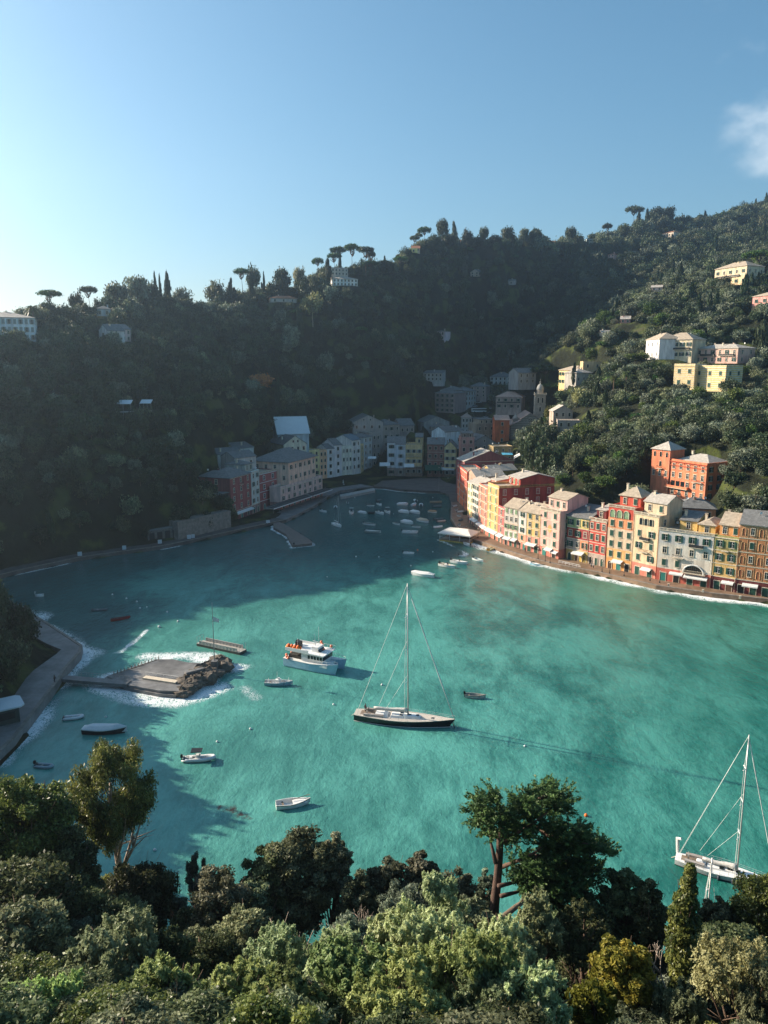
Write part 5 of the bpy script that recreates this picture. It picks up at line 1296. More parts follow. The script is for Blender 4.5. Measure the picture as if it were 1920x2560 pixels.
    p = G(375, 1346, 1.3); wallbox('arcade_wall', (371, 1358), (448, 1345), 1.3, 6.0, 3, M('dark_grey_stone', (.13, .13, .12), .9, .4, .8, bump=.8), 'low arched boathouse wall behind the quay, left of the information board', 'wall', M('flat_grey_roof', (.16, .18, .18)), .1)  # dark grey stone for the boathouse wall
    # marquee and blue sheet in the village
    c = atY(1300, 1160, 425); root = empty('marquee', (c.x, 425, c.z - 1), R(80), 'long white marquee roof between the maroon gable house and the big dark trees', 'marquee')
    b = MB(); add_slab(b, [(-2, -3.5, 4.2), (11, -3.5, 4.2), (11, 0, 6.2), (-2, 0, 6.2)], .1); add_slab(b, [(11, 3.5, 4.2), (-2, 3.5, 4.2), (-2, 0, 6.2), (11, 0, 6.2)], .1); b.build('canopy', CANVAS, root)
    b = MB()
    for x in (-2, 2.3, 6.6, 11):
        for y in (-3.4, 3.4): b.tube([(x, y, 0), (x, y, 4.2)], .08, 5)
    b.build('frame', WHITE, root)
    c = atY(1268, 1136, 428); b = MB(); add_slab(b, [(-3, -1.5, 0), (3, -1.5, 0), (3, 1.5, .8), (-3, 1.5, .8)], .06); b.mi = 1
    for x in (-2.9, 2.9):
        for y in (-1.4, 1.4): b.tube([(x, y, -5), (x, y, .3 + y * .25)], .05, 4)
    tag(b.build('tarpaulin', [M('cyan_sheet', (.12, .45, .62), .5, .1, 1), RAIL], None, c), 'bright blue tarpaulin stretched over a yard in the village', 'tarpaulin')
    # white terrace canopies on the left wood
    for x0, x1, y, yb, lab in ((272, 330, 1000, 1014, 'long white terrace awning in the dark wood, left one'), (352, 380, 999, 1012, 'shorter white terrace awning in the dark wood, right one')):
        hy = hitY((x0 + x1) / 2, yb + 14) or 315; hy -= 6
        a, c = atY(x0, y, hy), atY(x1, y, hy); w = (c - a).length
        root = empty('terrace_canopy', a, 0, lab, 'awning')
        b = MB(); add_slab(b, [(0, -2.2, -1.5), (w, -2.2, -1.5), (w, 1.2, 0), (0, 1.2, 0)], .12); b.build('canvas', M('sky_white_canvas', (.62, .66, .68), .7, .05), root)
        b = MB()
        for k in range(4): b.tube([(w * k / 3, -2.1, -8), (w * k / 3, -2.1, -1.5)], .08, 4)
        b.box(0, w, -2.2, 3, -5.2, -4.9); b.build('frame', GREYS, root)
    # shelter at far left
    c = G(12, 1760, 5.5); root = empty('kiosk', (c.x - 1, c.y, 1.9), R(35), 'small kiosk with rounded white awning at the left picture edge', 'kiosk')
    b = MB(); b.prism([(-4, -3), (3.2, -3), (4, -2.2), (4, 2.2), (3.2, 3), (-4, 3)], 3.2, 3.5); b.build('awning', M('cool_white', (.62, .66, .68), .6, .04), root)
    b = MB(); b.box(-3, 3, -2.2, 2.2, 0, 3.19); b.build('wall', M('dark_green_wall', (.05, .07, .06), .8, .2), root)
    b = MB(); b.box(-2.2, 2.2, -2.26, -2.2, 1.0, 2.4); b.build('window', GLASS, root)
# ---------------------------------------------------------------- boats (x = bow)
def hull_mb(L, B, H, tr=.75, bow=1.6, sheer=.35, n=14, rim=.06, deck=None, col=0, inner=1, flat=.55, depth=.5, camber=0):
    """open hull: outside skin, rim and floor; deck = height of an inner floor (None = closed deck at the sheer)"""
    b = MB(); b.smooth = False
    st = []
    for i in range(n + 1):
        t = i / n; x = -L / 2 + L * t
        k = 1 - max(0, (t - .42) / .58) ** bow
        k = k * (tr + (1 - tr) * min(1, t / .35) ** .8) if t < .42 else k
        w = max(.012, B / 2 * k)
        z = H * (1 + sheer * max(0, (t - .35) / .65) ** 2 + .12 * (1 - t) ** 2)
        st.append((x, w, z))
    N = len(st); base = len(b.v)
    for x, w, z in st:
        xb = x - (.10 * L * max(0, (x + L / 2) / L - .75) * 2)
        b.v += [(x, -w, z), (xb, -w * .88, z * .15), (xb, -w * flat, -depth * .5), (xb, 0, -depth), (xb, w * flat, -depth * .5), (xb, w * .88, z * .15), (x, w, z)]
    b.mi = col
    for i in range(N - 1):
        for k in range(6):
            a = base + i * 7 + k; b.face((a, a + 1, a + 8, a + 7)[::-1])
    b.face([base + k for k in range(7)])
    # rim
    b.mi = inner; r0 = len(b.v)
    for x, w, z in st:
        wi = max(.004, w - rim * 1.4); b.v += [(x, -w - .02, z), (x, -w - .02, z + rim), (x, -wi, z + rim), (x, wi, z + rim), (x, w + .02, z + rim), (x, w + .02, z)]
    for i in range(N - 1):
        for k in (0, 1, 3, 4):
            a = r0 + i * 6 + k; b.face((a, a + 6, a + 7, a + 1))
    if deck is None:
        for i in range(N - 1):
            a = r0 + i * 6 + 2; b.face((a, a + 6, a + 7, a + 1))
    else:
        f0 = len(b.v)
        for x, w, z in st:
            wi = max(.004, w - rim * 1.4); b.v += [(x, -wi, z + rim), (x, -wi * .86, deck), (x, wi * .86, deck), (x, wi, z + rim)]
        for i in range(N - 1):
            for k in range(3):
                a = f0 + i * 4 + k; b.face((a, a + 4, a + 5, a + 1))
        b.face([f0, f0 + 1, f0 + 2, f0 + 3])
    return b, st
def outboard(root, x, z, s=1.0, m=None):
    b = MB(); b.box(x - .28 * s, x + .12 * s, -.17 * s, .17 * s, z + .1, z + .62 * s); b.box(x - .2 * s, x + .02 * s, -.13 * s, .13 * s, z + .62 * s, z + .72 * s)
    b.box(x - .16 * s, x - .02 * s, -.06 * s, .06 * s, z - .7 * s, z + .1)
    b.build('outboard_motor', m or BLACK, root)
HW = M('hull_white', (.80, .80, .78), .35, .06, 1)
def thwarts(root, L, B, H, n, m):
    b = MB()
    for i in range(n): x = -L * .3 + L * .5 * i / max(1, n - 1); w = B * .40; b.box(x - .14, x + .14, -w, w, H * .62, H * .62 + .05)
    b.build('bench', m, root)
def open_boat(lab, L, B, hm=HW, im=None, motor=True, benches=3, name='rowing_boat', cat='boat', band=None, H=None):
    H = H or L * .105
    root = empty(name, (0, 0, 0), 0, lab, cat)
    b, st = hull_mb(L, B, H, deck=H * .25); b.build('hull', [hm, im or M('boat_inside', (.42, .40, .36), .7, .12, 2)], root)
    if benches: thwarts(root, L, B, H, benches, WOOD)
    if band is not None:
        q = MB()
        for s in (-1, 1): q.tube([(x, s * (w + .03), z - .02) for x, w, z in st], .05, 4)
        q.build('rub_rail', band, root)
    if motor: outboard(root, -L / 2, H * .9, 1.0)
    return root
def motor_boat(lab, L, B, hm=HW, deckm=None, screen=True, bimini=None, name='motor_boat', cat='motorboat', cabin=False):
    H = L * .12
    root = empty(name, (0, 0, 0), 0, lab, cat)
    b, st = hull_mb(L, B, H, tr=.85, deck=H * .45); b.build('hull', [hm, deckm or WHITE], root)
    q = MB(); q.box(-.15 * L, .02 * L, -B * .2, B * .2, H * .45, H * 1.35); q.build('console', WHITE, root)
    q = MB(); pts = [(x, w * .93, z + .05) for x, w, z in st if x > L * .14]
    for i in range(len(pts) - 1):
        (xa, wa, za), (xb, wb, zb) = pts[i], pts[i + 1]; q.poly([(xa, -wa, za), (xb, -wb, zb), (xb, wb, zb), (xa, wa, za)])
    q.build('foredeck', HW, root)
    if screen: q = MB(); q.poly([(.02 * L, -B * .2, H * 1.35), (-.02 * L, -B * .2, H * 1.95), (-.02 * L, B * .2, H * 1.95), (.02 * L, B * .2, H * 1.35)]); q.build('windscreen', GLASS, root)
    q = MB(); q.box(-L * .42, -L * .30, -B * .34, B * .34, H * .45, H * .95); q.build('seat', M('seat_vinyl', (.55, .50, .42), .6, .1), root)
    if cabin: q = MB(); q.box(-.08 * L, .16 * L, -B * .3, B * .3, H * .9, H * 1.9); q.mi = 1; q.box(-.085 * L, .165 * L, -B * .305, B * .305, H * 1.35, H * 1.7); q.build('cabin', [WHITE, GLASS], root)
    if bimini:
        q = MB(); x0, x1, zt = -.32 * L, .06 * L, H + 1.75
        q.prism([(x0, -B * .42), (x1, -B * .42), (x1, B * .42), (x0, B * .42)], zt, zt + .07); q.build('bimini_top', bimini, root)
        q = MB()
        for x in (x0 + .1, x1 - .1):
            for s in (-1, 1): q.tube([((x0 + x1) / 2, s * B * .42, H), (x, s * B * .4, zt)], .025, 4)
        q.build('frame', GREYS, root)
    outboard(root, -L / 2 + .05, H, 1.25)
    return root
def covered_boat(lab, L, B, hm=HW, cm_=None, H=None):
    H = H or L * .12
    root = empty('covered_boat', (0, 0, 0), 0, lab, 'boat')
    b, st = hull_mb(L, B, H, tr=.7, deck=H * .3); b.build('hull', [hm, WHITE], root)
    q = MB(); n0 = 0
    for x, w, z in st:
        u = 1 - abs(x) / (L / 2) ; ht = .30 * B * max(0, min(1, u * 2.5))
        q.v += [(x, -w - .05, z - .12), (x, -w - .04, z + .08), (x, -w * .45, z + .08 + ht * .75), (x, 0, z + .08 + ht), (x, w * .45, z + .08 + ht * .75), (x, w + .04, z + .08), (x, w + .05, z - .12)]
    for i in range(len(st) - 1):
        for k in range(6): a = i * 7 + k; q.face((a, a + 7, a + 8, a + 1))
    q.face([0, 1, 2, 3, 4, 5, 6][::-1]); q.build('cover', cm_ or CANVAS, root)
    return root
def rib(lab, L, B, tm=None, motor=True, console=False, top=None, im=None, stripe=None):
    root = empty('inflatable_boat', (0, 0, 0), 0, lab, 'dinghy')
    r = B * .17; q = MB(); q.smooth = True; pts = []
    m = 8
    for i in range(5): pts.append((-L / 2 + (L * .62) * i / 4, -B / 2 + r, r * .9))
    for i in range(1, m): a = -math.pi / 2 + math.pi * i / m; pts.append((L * .12 + (L * .38 - r) * math.cos(a), (B / 2 - r) * math.sin(a), r * .9 + .12 * L * .3 * math.cos(a)))
    for i in range(5): pts.append((L * .12 - (L * .62) * i / 4, B / 2 - r, r * .9))
    rad = [r * .35] + [r] * (len(pts) - 2) + [r * .35]
    q.tube(pts, rad, 10); q.build('tube', tm or M('grey_tube', (.36, .38, .39), .55, .08), root)
    if stripe:
        q = MB(); q.tube([(x, y * (1 + .5 * r / (B / 2)) if abs(y) > r else y, z + .02) for x, y, z in pts[1:-1]], r * .45, 5); q.build('rub_strake', stripe, root)
    q = MB(); q.box(-L * .45, L * .30, -B / 2 + r, B / 2 - r, .05, .16); q.box(-L * .47, -L * .44, -B / 2 + r, B / 2 - r, .05, r * 2.2); q.build('floor', im or M('dark_floor', (.10, .10, .10), .7, .1), root)
    q = MB(); q.box(-L * .15, -L * .07, -B / 2 + r, B / 2 - r, r * 1.2, r * 1.5); q.build('bench', GREYS, root)
    if motor: outboard(root, -L / 2 + .05, r * 1.6, 1.0)
    if console:
        q = MB(); q.box(-.08 * L, .04 * L, -.4, .4, .1, 1.15); q.box(-.28 * L, -.2 * L, -.45, .45, .1, .8); q.build('console', WHITE, root)
        q = MB(); q.box(-.40 * L, -.30 * L, -B * .25, B * .25, .1, .7); q.build('seat', GREYS, root)
    if top:
        q = MB(); q.prism([(-.22 * L, -.8), (.1 * L, -.7), (.1 * L, .7), (-.22 * L, .8)], 1.85, 1.97); q.build('sun_top', top, root)
        q = MB()
        for x in (-.1 * L, .02 * L):
            for s in (-.45, .45): q.tube([(x, s, .9), (x, s, 1.85)], .035, 4)
        q.build('frame', GREYS, root)
    return root
def at_px(root, px, py, ang, z=0):
    p = G(px, py, 0); root.location = (p.x, p.y, z); root.rotation_euler = (R(random.uniform(-2, 2)), 0, R(ang)); return root
def along(a, b, cap=99):
    """centre, heading and length from the waterline pixels of stern a and bow b"""
    p, q = G(*a), G(*b); d = q - p; return (p + q) / 2, math.atan2(d.y, d.x), min(cap, d.length)

def rigging(root, lines, r=.03, name='rigging', m=None):
    b = MB()
    for p, q in lines: b.tube([p, q], r, 4)
    b.build(name, m or M('wire', (.62, .64, .62), .4, 0), root)
def yacht(lab, stern, bow, hullm, mast_h, boom=True, teak=None, lean=0, genoa=True, white=False, mx_=.08):
    c, rz, L = along(stern, bow)
    root = empty('sailing_yacht', c, rz, lab, 'sailing yacht'); root.rotation_euler = (R(lean), 0, rz)
    B = L * .235; H = L * .062
    b, st = hull_mb(L, B, H, tr=.55, bow=1.75, sheer=.30, n=24, rim=.1, deck=None, col=0, inner=1, depth=.6)
    b.build('hull', [hullm, M('teak_deck', (.52, .47, .41), .7, .12, 3) if teak else HW], root)
    q = MB(); q.tube([(x, -w * .9, .12) for x, w, z in st[:-1]], .05, 4); q.tube([(x, w * .9, .12) for x, w, z in st[:-1]], .05, 4); q.build('waterline_stripe', WHITE if not white else BLACK, root)
    zd = H * 1.10
    # coachroof and cockpit
    q = MB()
    def lump(x0, x1, w0, w1, z0, z1, k=.8):
        n = len(q.v)
        q.v.extend([(x0, -w0, z0), (x1, -w1, z0), (x1, w1, z0), (x0, w0, z0), (x0 + .3, -w0 * k, z1), (x1 - .8, -w1 * k, z1), (x1 - .8, w1 * k, z1), (x0 + .3, w0 * k, z1)])
        for f in ((0, 1, 5, 4), (1, 2, 6, 5), (2, 3, 7, 6), (3, 0, 4, 7), (4, 5, 6, 7)): q.face([n + i for i in f])
    lump(-L * .14, L * .17, B * .27, B * .16, zd - .1, zd + L * .024); lump(-L * .30, -L * .16, B * .28, B * .28, zd - .1, zd + L * .028)
    q.build('coachroof', HW, root)
    q = MB()
    for x, y in ((.13, 0), (.05, 0), (-.03, .1), (-.03, -.1), (.28, 0), (.36, 0)):
        zt = zd + (L * .0245 if x < .17 else .12); q.box(L * x - .3, L * x + .3, B * y - .28, B * y + .28, zt, zt + .06)
    q.build('hatch', GLASS, root)
    q = MB(); q.box(-L * .44, -L * .18, -B * .2, B * .2, zd - .02, zd + .12); q.mi = 1
    for s in (-1, 1): q.box(-L * .40, -L * .2, s * B * .25 - .25, s * B * .25 + .25, zd, zd + .5)
    q.build('cockpit', [WOOD, M('cushion', (.34, .30, .27), .8, .1)], root)
    q = MB()
    for s in ((-1, 1) if L > 14 else (0,)):
        xx = -L * .37; y = s * B * .17
        q.tube([(xx, y + .42 * math.cos(a * math.pi / 6), zd + .85 + .42 * math.sin(a * math.pi / 6)) for a in range(13)], .03, 4); q.box(xx - .1, xx + .1, y - .1, y + .1, zd, zd + .8)
    q.build('steering_wheel', GREYS, root)
    q = MB(); mast_x = L * mx_
    q.smooth = True; q.tube([(mast_x, 0, zd), (mast_x - .01 * L, 0, zd + mast_h)], [.17, .10] if L > 18 else [.13, .07], 8); q.build('mast', M('mast_metal', (.55, .55, .53), .35, .05, metal=.3), root)
    q = MB()
    for i, f in enumerate((.28, .52, .76)):
        z = zd + mast_h * f; w = B * (.42 - .09 * i); x = mast_x - .01 * L * f
        for s in (-1, 1): q.tube([(x, 0, z), (x - .35, s * w, z + .12)], .06, 5)
    q.build('spreader', HW, root)
    top = (mast_x - .01 * L, 0, zd + mast_h)
    lines = [((-L * .48, -.3, zd), top), ((-L * .48, .3, zd), top), ((L * .485, 0, zd + .4), (mast_x, 0, zd + mast_h * .97))]
    for s in (-1, 1):
        lines += [((mast_x - .3, s * B * .44, zd), (mast_x - .35, s * B * .42, zd + mast_h * .28 + .12)), ((mast_x - .35, s * B * .42, zd + mast_h * .28), (mast_x - .35, s * B * .33, zd + mast_h * .52)), ((mast_x - .35, s * B * .33, zd + mast_h * .52), (mast_x - .35, s * B * .24, zd + mast_h * .76)), ((mast_x - .35, s * B * .24, zd + mast_h * .76), top)]
    lines += [((-L * .26, .2, zd + 1.8), (mast_x, 0, zd + mast_h * .6)), ((-L * .18, -.2, zd + 1.6), (mast_x, 0, zd + mast_h * .33))]
    rigging(root, lines, .032 if L > 18 else .02)
    if genoa:
        q = MB(); a = Vector((L * .485, 0, zd + .6)); e = Vector((mast_x, 0, zd + mast_h * .95)); q.smooth = True
        q.tube([a, a.lerp(e, .3), a.lerp(e, .7), e], [.10, .14, .09, .05] if L > 18 else [.06, .08, .06, .03], 6); q.build('furled_genoa', WHITE, root)
    if boom:
        q = MB(); q.smooth = True; zb = zd + L * .065
        pts = [(mast_x - .1 - (L * .34) * i / 8, .02, zb + .08 * math.sin(i)) for i in range(9)]
        q.tube(pts, [.55, .42, .36, .33, .31, .30, .28, .25, .16], 8); q.build('furled_mainsail', M('sail_cover', (.60, .57, .53), .8, .1, 1, bump=.4), root)
        q = MB(); q.tube([(mast_x, 0, zb - .35), (mast_x - L * .35, 0, zb - .3)], .12, 6); q.build('boom', GREYS, root)
    # pushpit, pulpit, stanchions
    q = MB()
    for s in (-1, 1):
        P = [(x, s * w * .94, z + .1) for x, w, z in st[1:-1]]
        for i, p in enumerate(P):
            if i % 2 == 0: q.tube([p, (p[0], p[1], p[2] + .62)], .02, 3)
        for h in (.62, .32): q.tube([(x, y, z + h) for x, y, z in P], .014, 3)
    q.tube([(L * .46, -.35, zd + .9), (L * .5, 0, zd + 1.0), (L * .46, .35, zd + .9)], .03, 4)
    q.build('guard_rail', M('steel_rail', (.55, .56, .56), .3, 0), root)
    q = MB(); q.tube([(-L * .49, B * .18, zd - .3), (-L * .56, B * .26, -.2)], .05, 4); q.tube([(L * .49, 0, zd), (L * .52, .1, 0)], .04, 4); q.build('mooring_line', M('rope', (.45, .42, .34), .8, .1), root)
    return root, L, B, zd

PARTS_PROTO = {}
def person(lab, loc, rz=0, shirt=(.05, .05, .06), legs=(.04, .045, .06), pose=0):
    """one continuous skinned body with clothes as slightly larger shells"""
    h = 1.72
    J = dict(pel=(0, 0, .93), sp=(0, .01, 1.15), ch=(0, 0, 1.36), nk=(0, 0, 1.50), hd=(0, .02, 1.60), top=(0, .01, 1.70))
    def limb(s):
        a = .18 if pose else .05
        return dict([('sh%d' % s, (s * .19, 0, 1.42)), ('el%d' % s, (s * .25, .04 + a, 1.14)), ('wr%d' % s, (s * .23, -.06 - a, .92)), ('ha%d' % s, (s * .23, -.10 - a, .83)),
                     ('hp%d' % s, (s * .10, 0, .88)), ('kn%d' % s, (s * .11, -.05 - a * s * .6, .50)), ('an%d' % s, (s * .11, .02 + a * s * .4, .08)), ('to%d' % s, (s * .12, -.14 + a * s * .4, .04))])
    for s in (-1, 1): J.update(limb(s))
    rad = dict(pel=.15, sp=.125, ch=.15, nk=.055, hd=.095, top=.075)
    for s in (-1, 1): rad.update({'sh%d' % s: .07, 'el%d' % s: .045, 'wr%d' % s: .032, 'ha%d' % s: .042, 'hp%d' % s: .10, 'kn%d' % s: .065, 'an%d' % s: .045, 'to%d' % s: .04})
    E = [('pel', 'sp'), ('sp', 'ch'), ('ch', 'nk'), ('nk', 'hd'), ('hd', 'top')]
    for s in (-1, 1): E += [('ch', 'sh%d' % s), ('sh%d' % s, 'el%d' % s), ('el%d' % s, 'wr%d' % s), ('wr%d' % s, 'ha%d' % s), ('pel', 'hp%d' % s), ('hp%d' % s, 'kn%d' % s), ('kn%d' % s, 'an%d' % s), ('an%d' % s, 'to%d' % s)]
    def skin(name, keys, grow, mat, parent, lvl=1):
        ks = [k for k in J if k in keys]; ix = {k: i for i, k in enumerate(ks)}
        me = bpy.data.meshes.new(name); me.from_pydata([J[k] for k in ks], [(ix[a], ix[b]) for a, b in E if a in ix and b in ix], [])
        ob = bpy.data.objects.new(name, me); C.objects.link(ob)
        sk = ob.modifiers.new('skin', 'SKIN')
        for i, k in enumerate(ks): me.skin_vertices[0].data[i].radius = (rad[k] + grow, rad[k] * (.8 if k in ('ch', 'pel', 'sp') else 1) + grow)
        me.skin_vertices[0].data[0].use_root = True
        sb = ob.modifiers.new('sub', 'SUBSURF'); sb.levels = sb.render_levels = lvl
        me.materials.append(mat)
        if parent: ob.parent = parent
        return ob
    body = skin('person', list(J), 0, M('skin', (.50, .30, .22), .6, .05), None)
    body.location = loc; body.rotation_euler = (0, 0, rz); tag(body, lab, 'person')
    sm = M('cloth_%02x%02x%02x' % tuple(int(c * 255) for c in shirt), shirt, .9, .1, 5); lm = M('cloth_%02x%02x%02x' % tuple(int(c * 255) for c in legs), legs, .9, .1, 5)
    skin('jacket', ['pel', 'sp', 'ch', 'sh-1', 'sh1', 'el-1', 'el1', 'wr-1', 'wr1'], .022, sm, body)
    skin('trousers', ['pel', 'hp-1', 'hp1', 'kn-1', 'kn1', 'an-1', 'an1'], .02, lm, body)
    b = MB(); b.smooth = True; b.ball((0, .03, 1.64), .115, 10, 7, (1, 1.05, .95)); b.build('hair', M('hair', (.04, .025, .02), .7, .1), body)
    return body

def build_boats():
    DK = M('dark_hull', (.012, .013, .016), .2, .1, spec=.6)
    # black-hulled yacht in the middle
    y, L, B, zd = yacht('large black-hulled sailing yacht with pale deck moored in the middle of the harbour', (888, 1796), (1138, 1818), DK, 27.5, teak=True, lean=1.0, mx_=.035)
    p = y.matrix_basis @ Vector((-L * .40, B * .12, zd)); person('person in dark clothes standing at the stern of the black-hulled yacht', (p.x, p.y, p.z), 1.0, pose=1)
    b = MB(); b.mi = 0
    b.tube([(L * .47, .5, zd), (L * .49, .7, -.1)], .06, 4); b.tube([(L * .47, -.5, zd), (L * .50, -.4, -.1)], .06, 4); b.build('boarding_ladder', BLACK, y)
    # white yacht at the lower right, seen from above
    c, rz, L = along((1705, 2205), (1925, 2262))
    y, L, B, zd = yacht('white sailing yacht at the lower right with a yellow lifebuoy on deck', (1688, 2154), (1940, 2224), M('grey_white_hull', (.55, .57, .58), .3, .05), 21.0, lean=2.5, mx_=.12, white=True)
    q = MB(); q.tube([(L * .28 + .42 * math.cos(a * math.pi / 8), -B * .36 + .42 * math.sin(a * math.pi / 8), zd + .25) for a in range(17)], .14, 6); q.build('lifebuoy', M('yellow_ring', (.80, .45, .04), .5, .05), y)
    q = MB(); q.tube([(-L * .49, B * .36, zd), (-L * .50, B * .36, zd + 2.2), (-L * .46, B * .30, zd + 2.4)], [.25, .3, .2], 6); q.build('stern_cover', CANVAS, y)
    q = MB(); q.smooth = True
    for i in range(3): q.tube([(L * (-.05 + .14 * i), -B * .50, zd - .1), (L * (-.05 + .14 * i), -B * .50, zd - .9)], [.16, .16], 7)
    q.build('fender', M('dark_fender', (.04, .05, .07), .5, .1), y)
    # third yacht mostly hidden by the trees
    yacht('sailing yacht almost hidden behind the foreground cypress, only its mast showing', (1720, 2470), (1800, 2480), HW, 16.5, white=True, genoa=False, mx_=-.1)
    # fishing and diving vessel
    c, rz, L = along((724, 1655), (858, 1682))
    root = empty('fishing_boat', c, rz, 'white and pale blue twin-bow workboat with orange buoys on the aft deck', 'fishing boat')
    BL = M('pale_blue_hull', (.34, .54, .68), .4, .1, .6); L *= .98; B = 6.2
    for s in (-1, 1):
        b, st = hull_mb(L, 2.3, 1.9, tr=.9, bow=2.2, sheer=.35, n=14, deck=None); b.build('hull', [BL, HW], root, (0, s * 1.95, 0))
    b = MB(); b.box(-L * .49, L * .32, -B * .46, B * .46, 1.5, 2.02); b.build('deck', HW, root)
    b = MB(); b.box(-L * .18, L * .22, -B * .36, B * .36, 2.02, 4.1); b.mi = 1; b.box(-L * .06, L * .225, -B * .365, B * .365, 2.75, 3.65); b.mi = 0
    for k in range(6): x = -L * .06 + k * L * .056; b.box(x - .07, x + .07, -B * .37, B * .37, 2.75, 3.65)
    b.build('cabin', [WHITE, GLASS], root)
    b = MB(); b.box(-L * .46, L * .26, -B * .45, B * .45, 4.1, 4.3); b.box(-L * .46, -L * .02, -B * .45, -B * .43, 4.3, 4.9); b.box(-L * .46, -L * .02, B * .43, B * .45, 4.3, 4.9); b.build('upper_deck', HW, root)
    b = MB(); b.box(-L * .02, L * .10, -B * .2, B * .2, 4.3, 5.5); b.mi = 1; b.poly([(L * .10, -B * .2, 5.0), (L * .13, -B * .2, 4.31), (L * .13, B * .2, 4.31), (L * .10, B * .2, 5.0)]); b.build('wheelhouse', [WHITE, GLASS], root)
    b = MB(); b.tube([(L * .0, 0, 5.4), (-L * .02, 0, 8.2)], [.08, .04], 5); b.tube([(L * .03, .8, 5.4), (L * .03, .8, 9.8)], .03, 4); b.tube([(-L * .3, -1, 4.3), (-L * .3, -1, 6.8)], .03, 4); b.box(-.7, .7, -.08, .08, 6.4, 6.5); b.build('mast', WHITE, root)
    b = MB(); b.box(-L * .36, -L * .28, -.7, .7, 4.3, 5.7); b.box(-L * .42, -L * .38, .9, 1.7, 4.3, 5.4); b.build('winch', BLACK, root)
    r_ = random.Random(2)
    for i in range(26):
        b = MB(); b.smooth = True; x = -L * .46 + (i % 13) * L * .02 ; yy = -B * .36 + (i // 13) * .55 + r_.uniform(-.1, .1); z = 4.62 + (i % 3) * .22
        b.ball((0, 0, 0), .33, 8, 6, (1, 1, 1.25)); b.build('buoy', ORANGE if i % 3 else M('amber_float', (.85, .42, .03), .5, .1), root, (x, yy, z))
    for i, (x, yy, z) in enumerate(((-.48, -.3, 2.6), (-.44, -.42, 2.5), (-.40, -.46, 2.3), (-.49, .1, 2.4), (.05, .3, 5.2), (.20, .38, 4.9), (.02, .35, 5.6))):
        b = MB(); b.smooth = True; b.ball((0, 0, 0), .36, 8, 6); b.build('buoy', M('coral_float', (.80, .25, .14), .5, .1), root, (x * L, yy * B, z))
    b = MB()
    for s in (-1, 1):
        P = [(L * (.0 + .48 * i / 6), s * B * (.47 if i < 5 else .40 - .1 * (i - 5)), 2.2) for i in range(7)]
        for p in P: b.tube([p, (p[0], p[1], 3.1)], .03, 4)
        b.tube([(p[0], p[1], 3.1) for p in P], .03, 4)
        P = [(L * (-.1 + .36 * i / 5), s * B * .44, 4.3) for i in range(6)]
        for p in P: b.tube([p, (p[0], p[1], 5.1)], .025, 4)
        b.tube([(p[0], p[1], 5.1) for p in P], .025, 4)
    b.build('railing', WHITE, root)
    b = MB(); b.box(-L * .44, -L * .2, -B * .3, B * .3, 2.05, 2.9); b.build('net_pile', M('dark_nets', (.05, .045, .04), .9, .4, 3, bump=1), root)
    # small blue fishing boat
    c, rz, L = along((662, 1712), (732, 1712))
    r = open_boat('small blue and white double-ended fishing boat near the workboat', L, L * .33, M('light_blue_hull', (.30, .45, .52), .5, .1, 1), WHITE, motor=False, benches=2, name='fishing_boat', cat='fishing boat', band=WHITE, H=.75)
    r.location = c; r.rotation_euler = (0, 0, rz)
    b = MB(); b.box(-.7, .5, -.5, .5, .4, 1.3); b.box(-.15, .25, -.2, .2, 1.304, 1.7); b.build('cabin', WHITE, r)
    b = MB(); b.tube([(-.3, 0, .5), (-.3, 0, 3.1)], .03, 4); b.tube([(-L * .36, 0, .5), (-L * .36, 0, 1.6)], .05, 4); b.tube([(L * .36, 0, .6), (L * .36, 0, 1.7)], .05, 4); b.build('mast', WHITE, r)
    # rib with dark sun top
    c, rz, L = along((455, 1902), (541, 1898)); r = rib('white inflatable motorboat with black sun top, lower left water', L, L * .33, WHITE, True, True, BLACK, GREYS, BLACK); r.location = c; r.rotation_euler = (0, 0, rz)
    c, rz, L = along((690, 2020), (776, 2008)); r = open_boat('white round-sterned rowing boat with an oar, nearest on the open water', L, L * .38, HW, WHITE, False, 1, band=BLACK, H=.72); r.location = c; r.rotation_euler = (0, 0, rz)
    q = MB(); q.tube([(-.2, .2, .95), (L * .42, .5, 1.25)], .05, 5); q.box(L * .40, L * .5, .44, .6, 1.2, 1.26); q.build('oar', WOOD, r)
    b = MB(); b.box(-.1, L * .38, -.75, .6, .62, .74); b.build('foredeck', WHITE, r)
    c, rz, L = along((1162, 1742), (1214, 1746)); r = open_boat('plain pale grey rowing boat with outboard, right of the black-hulled yacht', L, L * .36, M('pale_grey_hull', (.52, .51, .48), .6, .1), GREYS, True, 2, band=BLACK, H=.62); r.location = c; r.rotation_euler = (0, 0, rz)
    c, rz, L = along((208, 1832), (318, 1832)); r = covered_boat('large boat under a pale grey-white cover near the left quay', L, L * .3, BLACK, M('grey_cover', (.70, .72, .72), .8, .08, .6, bump=.3), H=1.0); r.location = c; r.rotation_euler = (0, 0, rz)
    c, rz, L = along((156, 1799), (211, 1794)); r = rib('pale grey inflatable dinghy just above the covered boat', L, L * .42, M('pale_tube', (.66, .68, .68), .5, .06), False); r.location = c; r.rotation_euler = (0, 0, rz)
    c, rz, L = along((88, 1916), (134, 1920)); r = rib('blue-grey inflatable dinghy above the left foreground trees', L, L * .45, M('blue_tube', (.28, .36, .40), .5, .06), True); r.location = c; r.rotation_euler = (0, 0, rz)
    c, rz, L = along((277, 1553), (326, 1545)); r = open_boat('narrow dark red rowing boat in the shaded left bay', L, L * .24, M('red_hull', (.32, .03, .025), .5, .15, 1), M('red_inside', (.16, .03, .03), .7, .1), False, 4, H=.5); r.location = c; r.rotation_euler = (0, 0, rz)
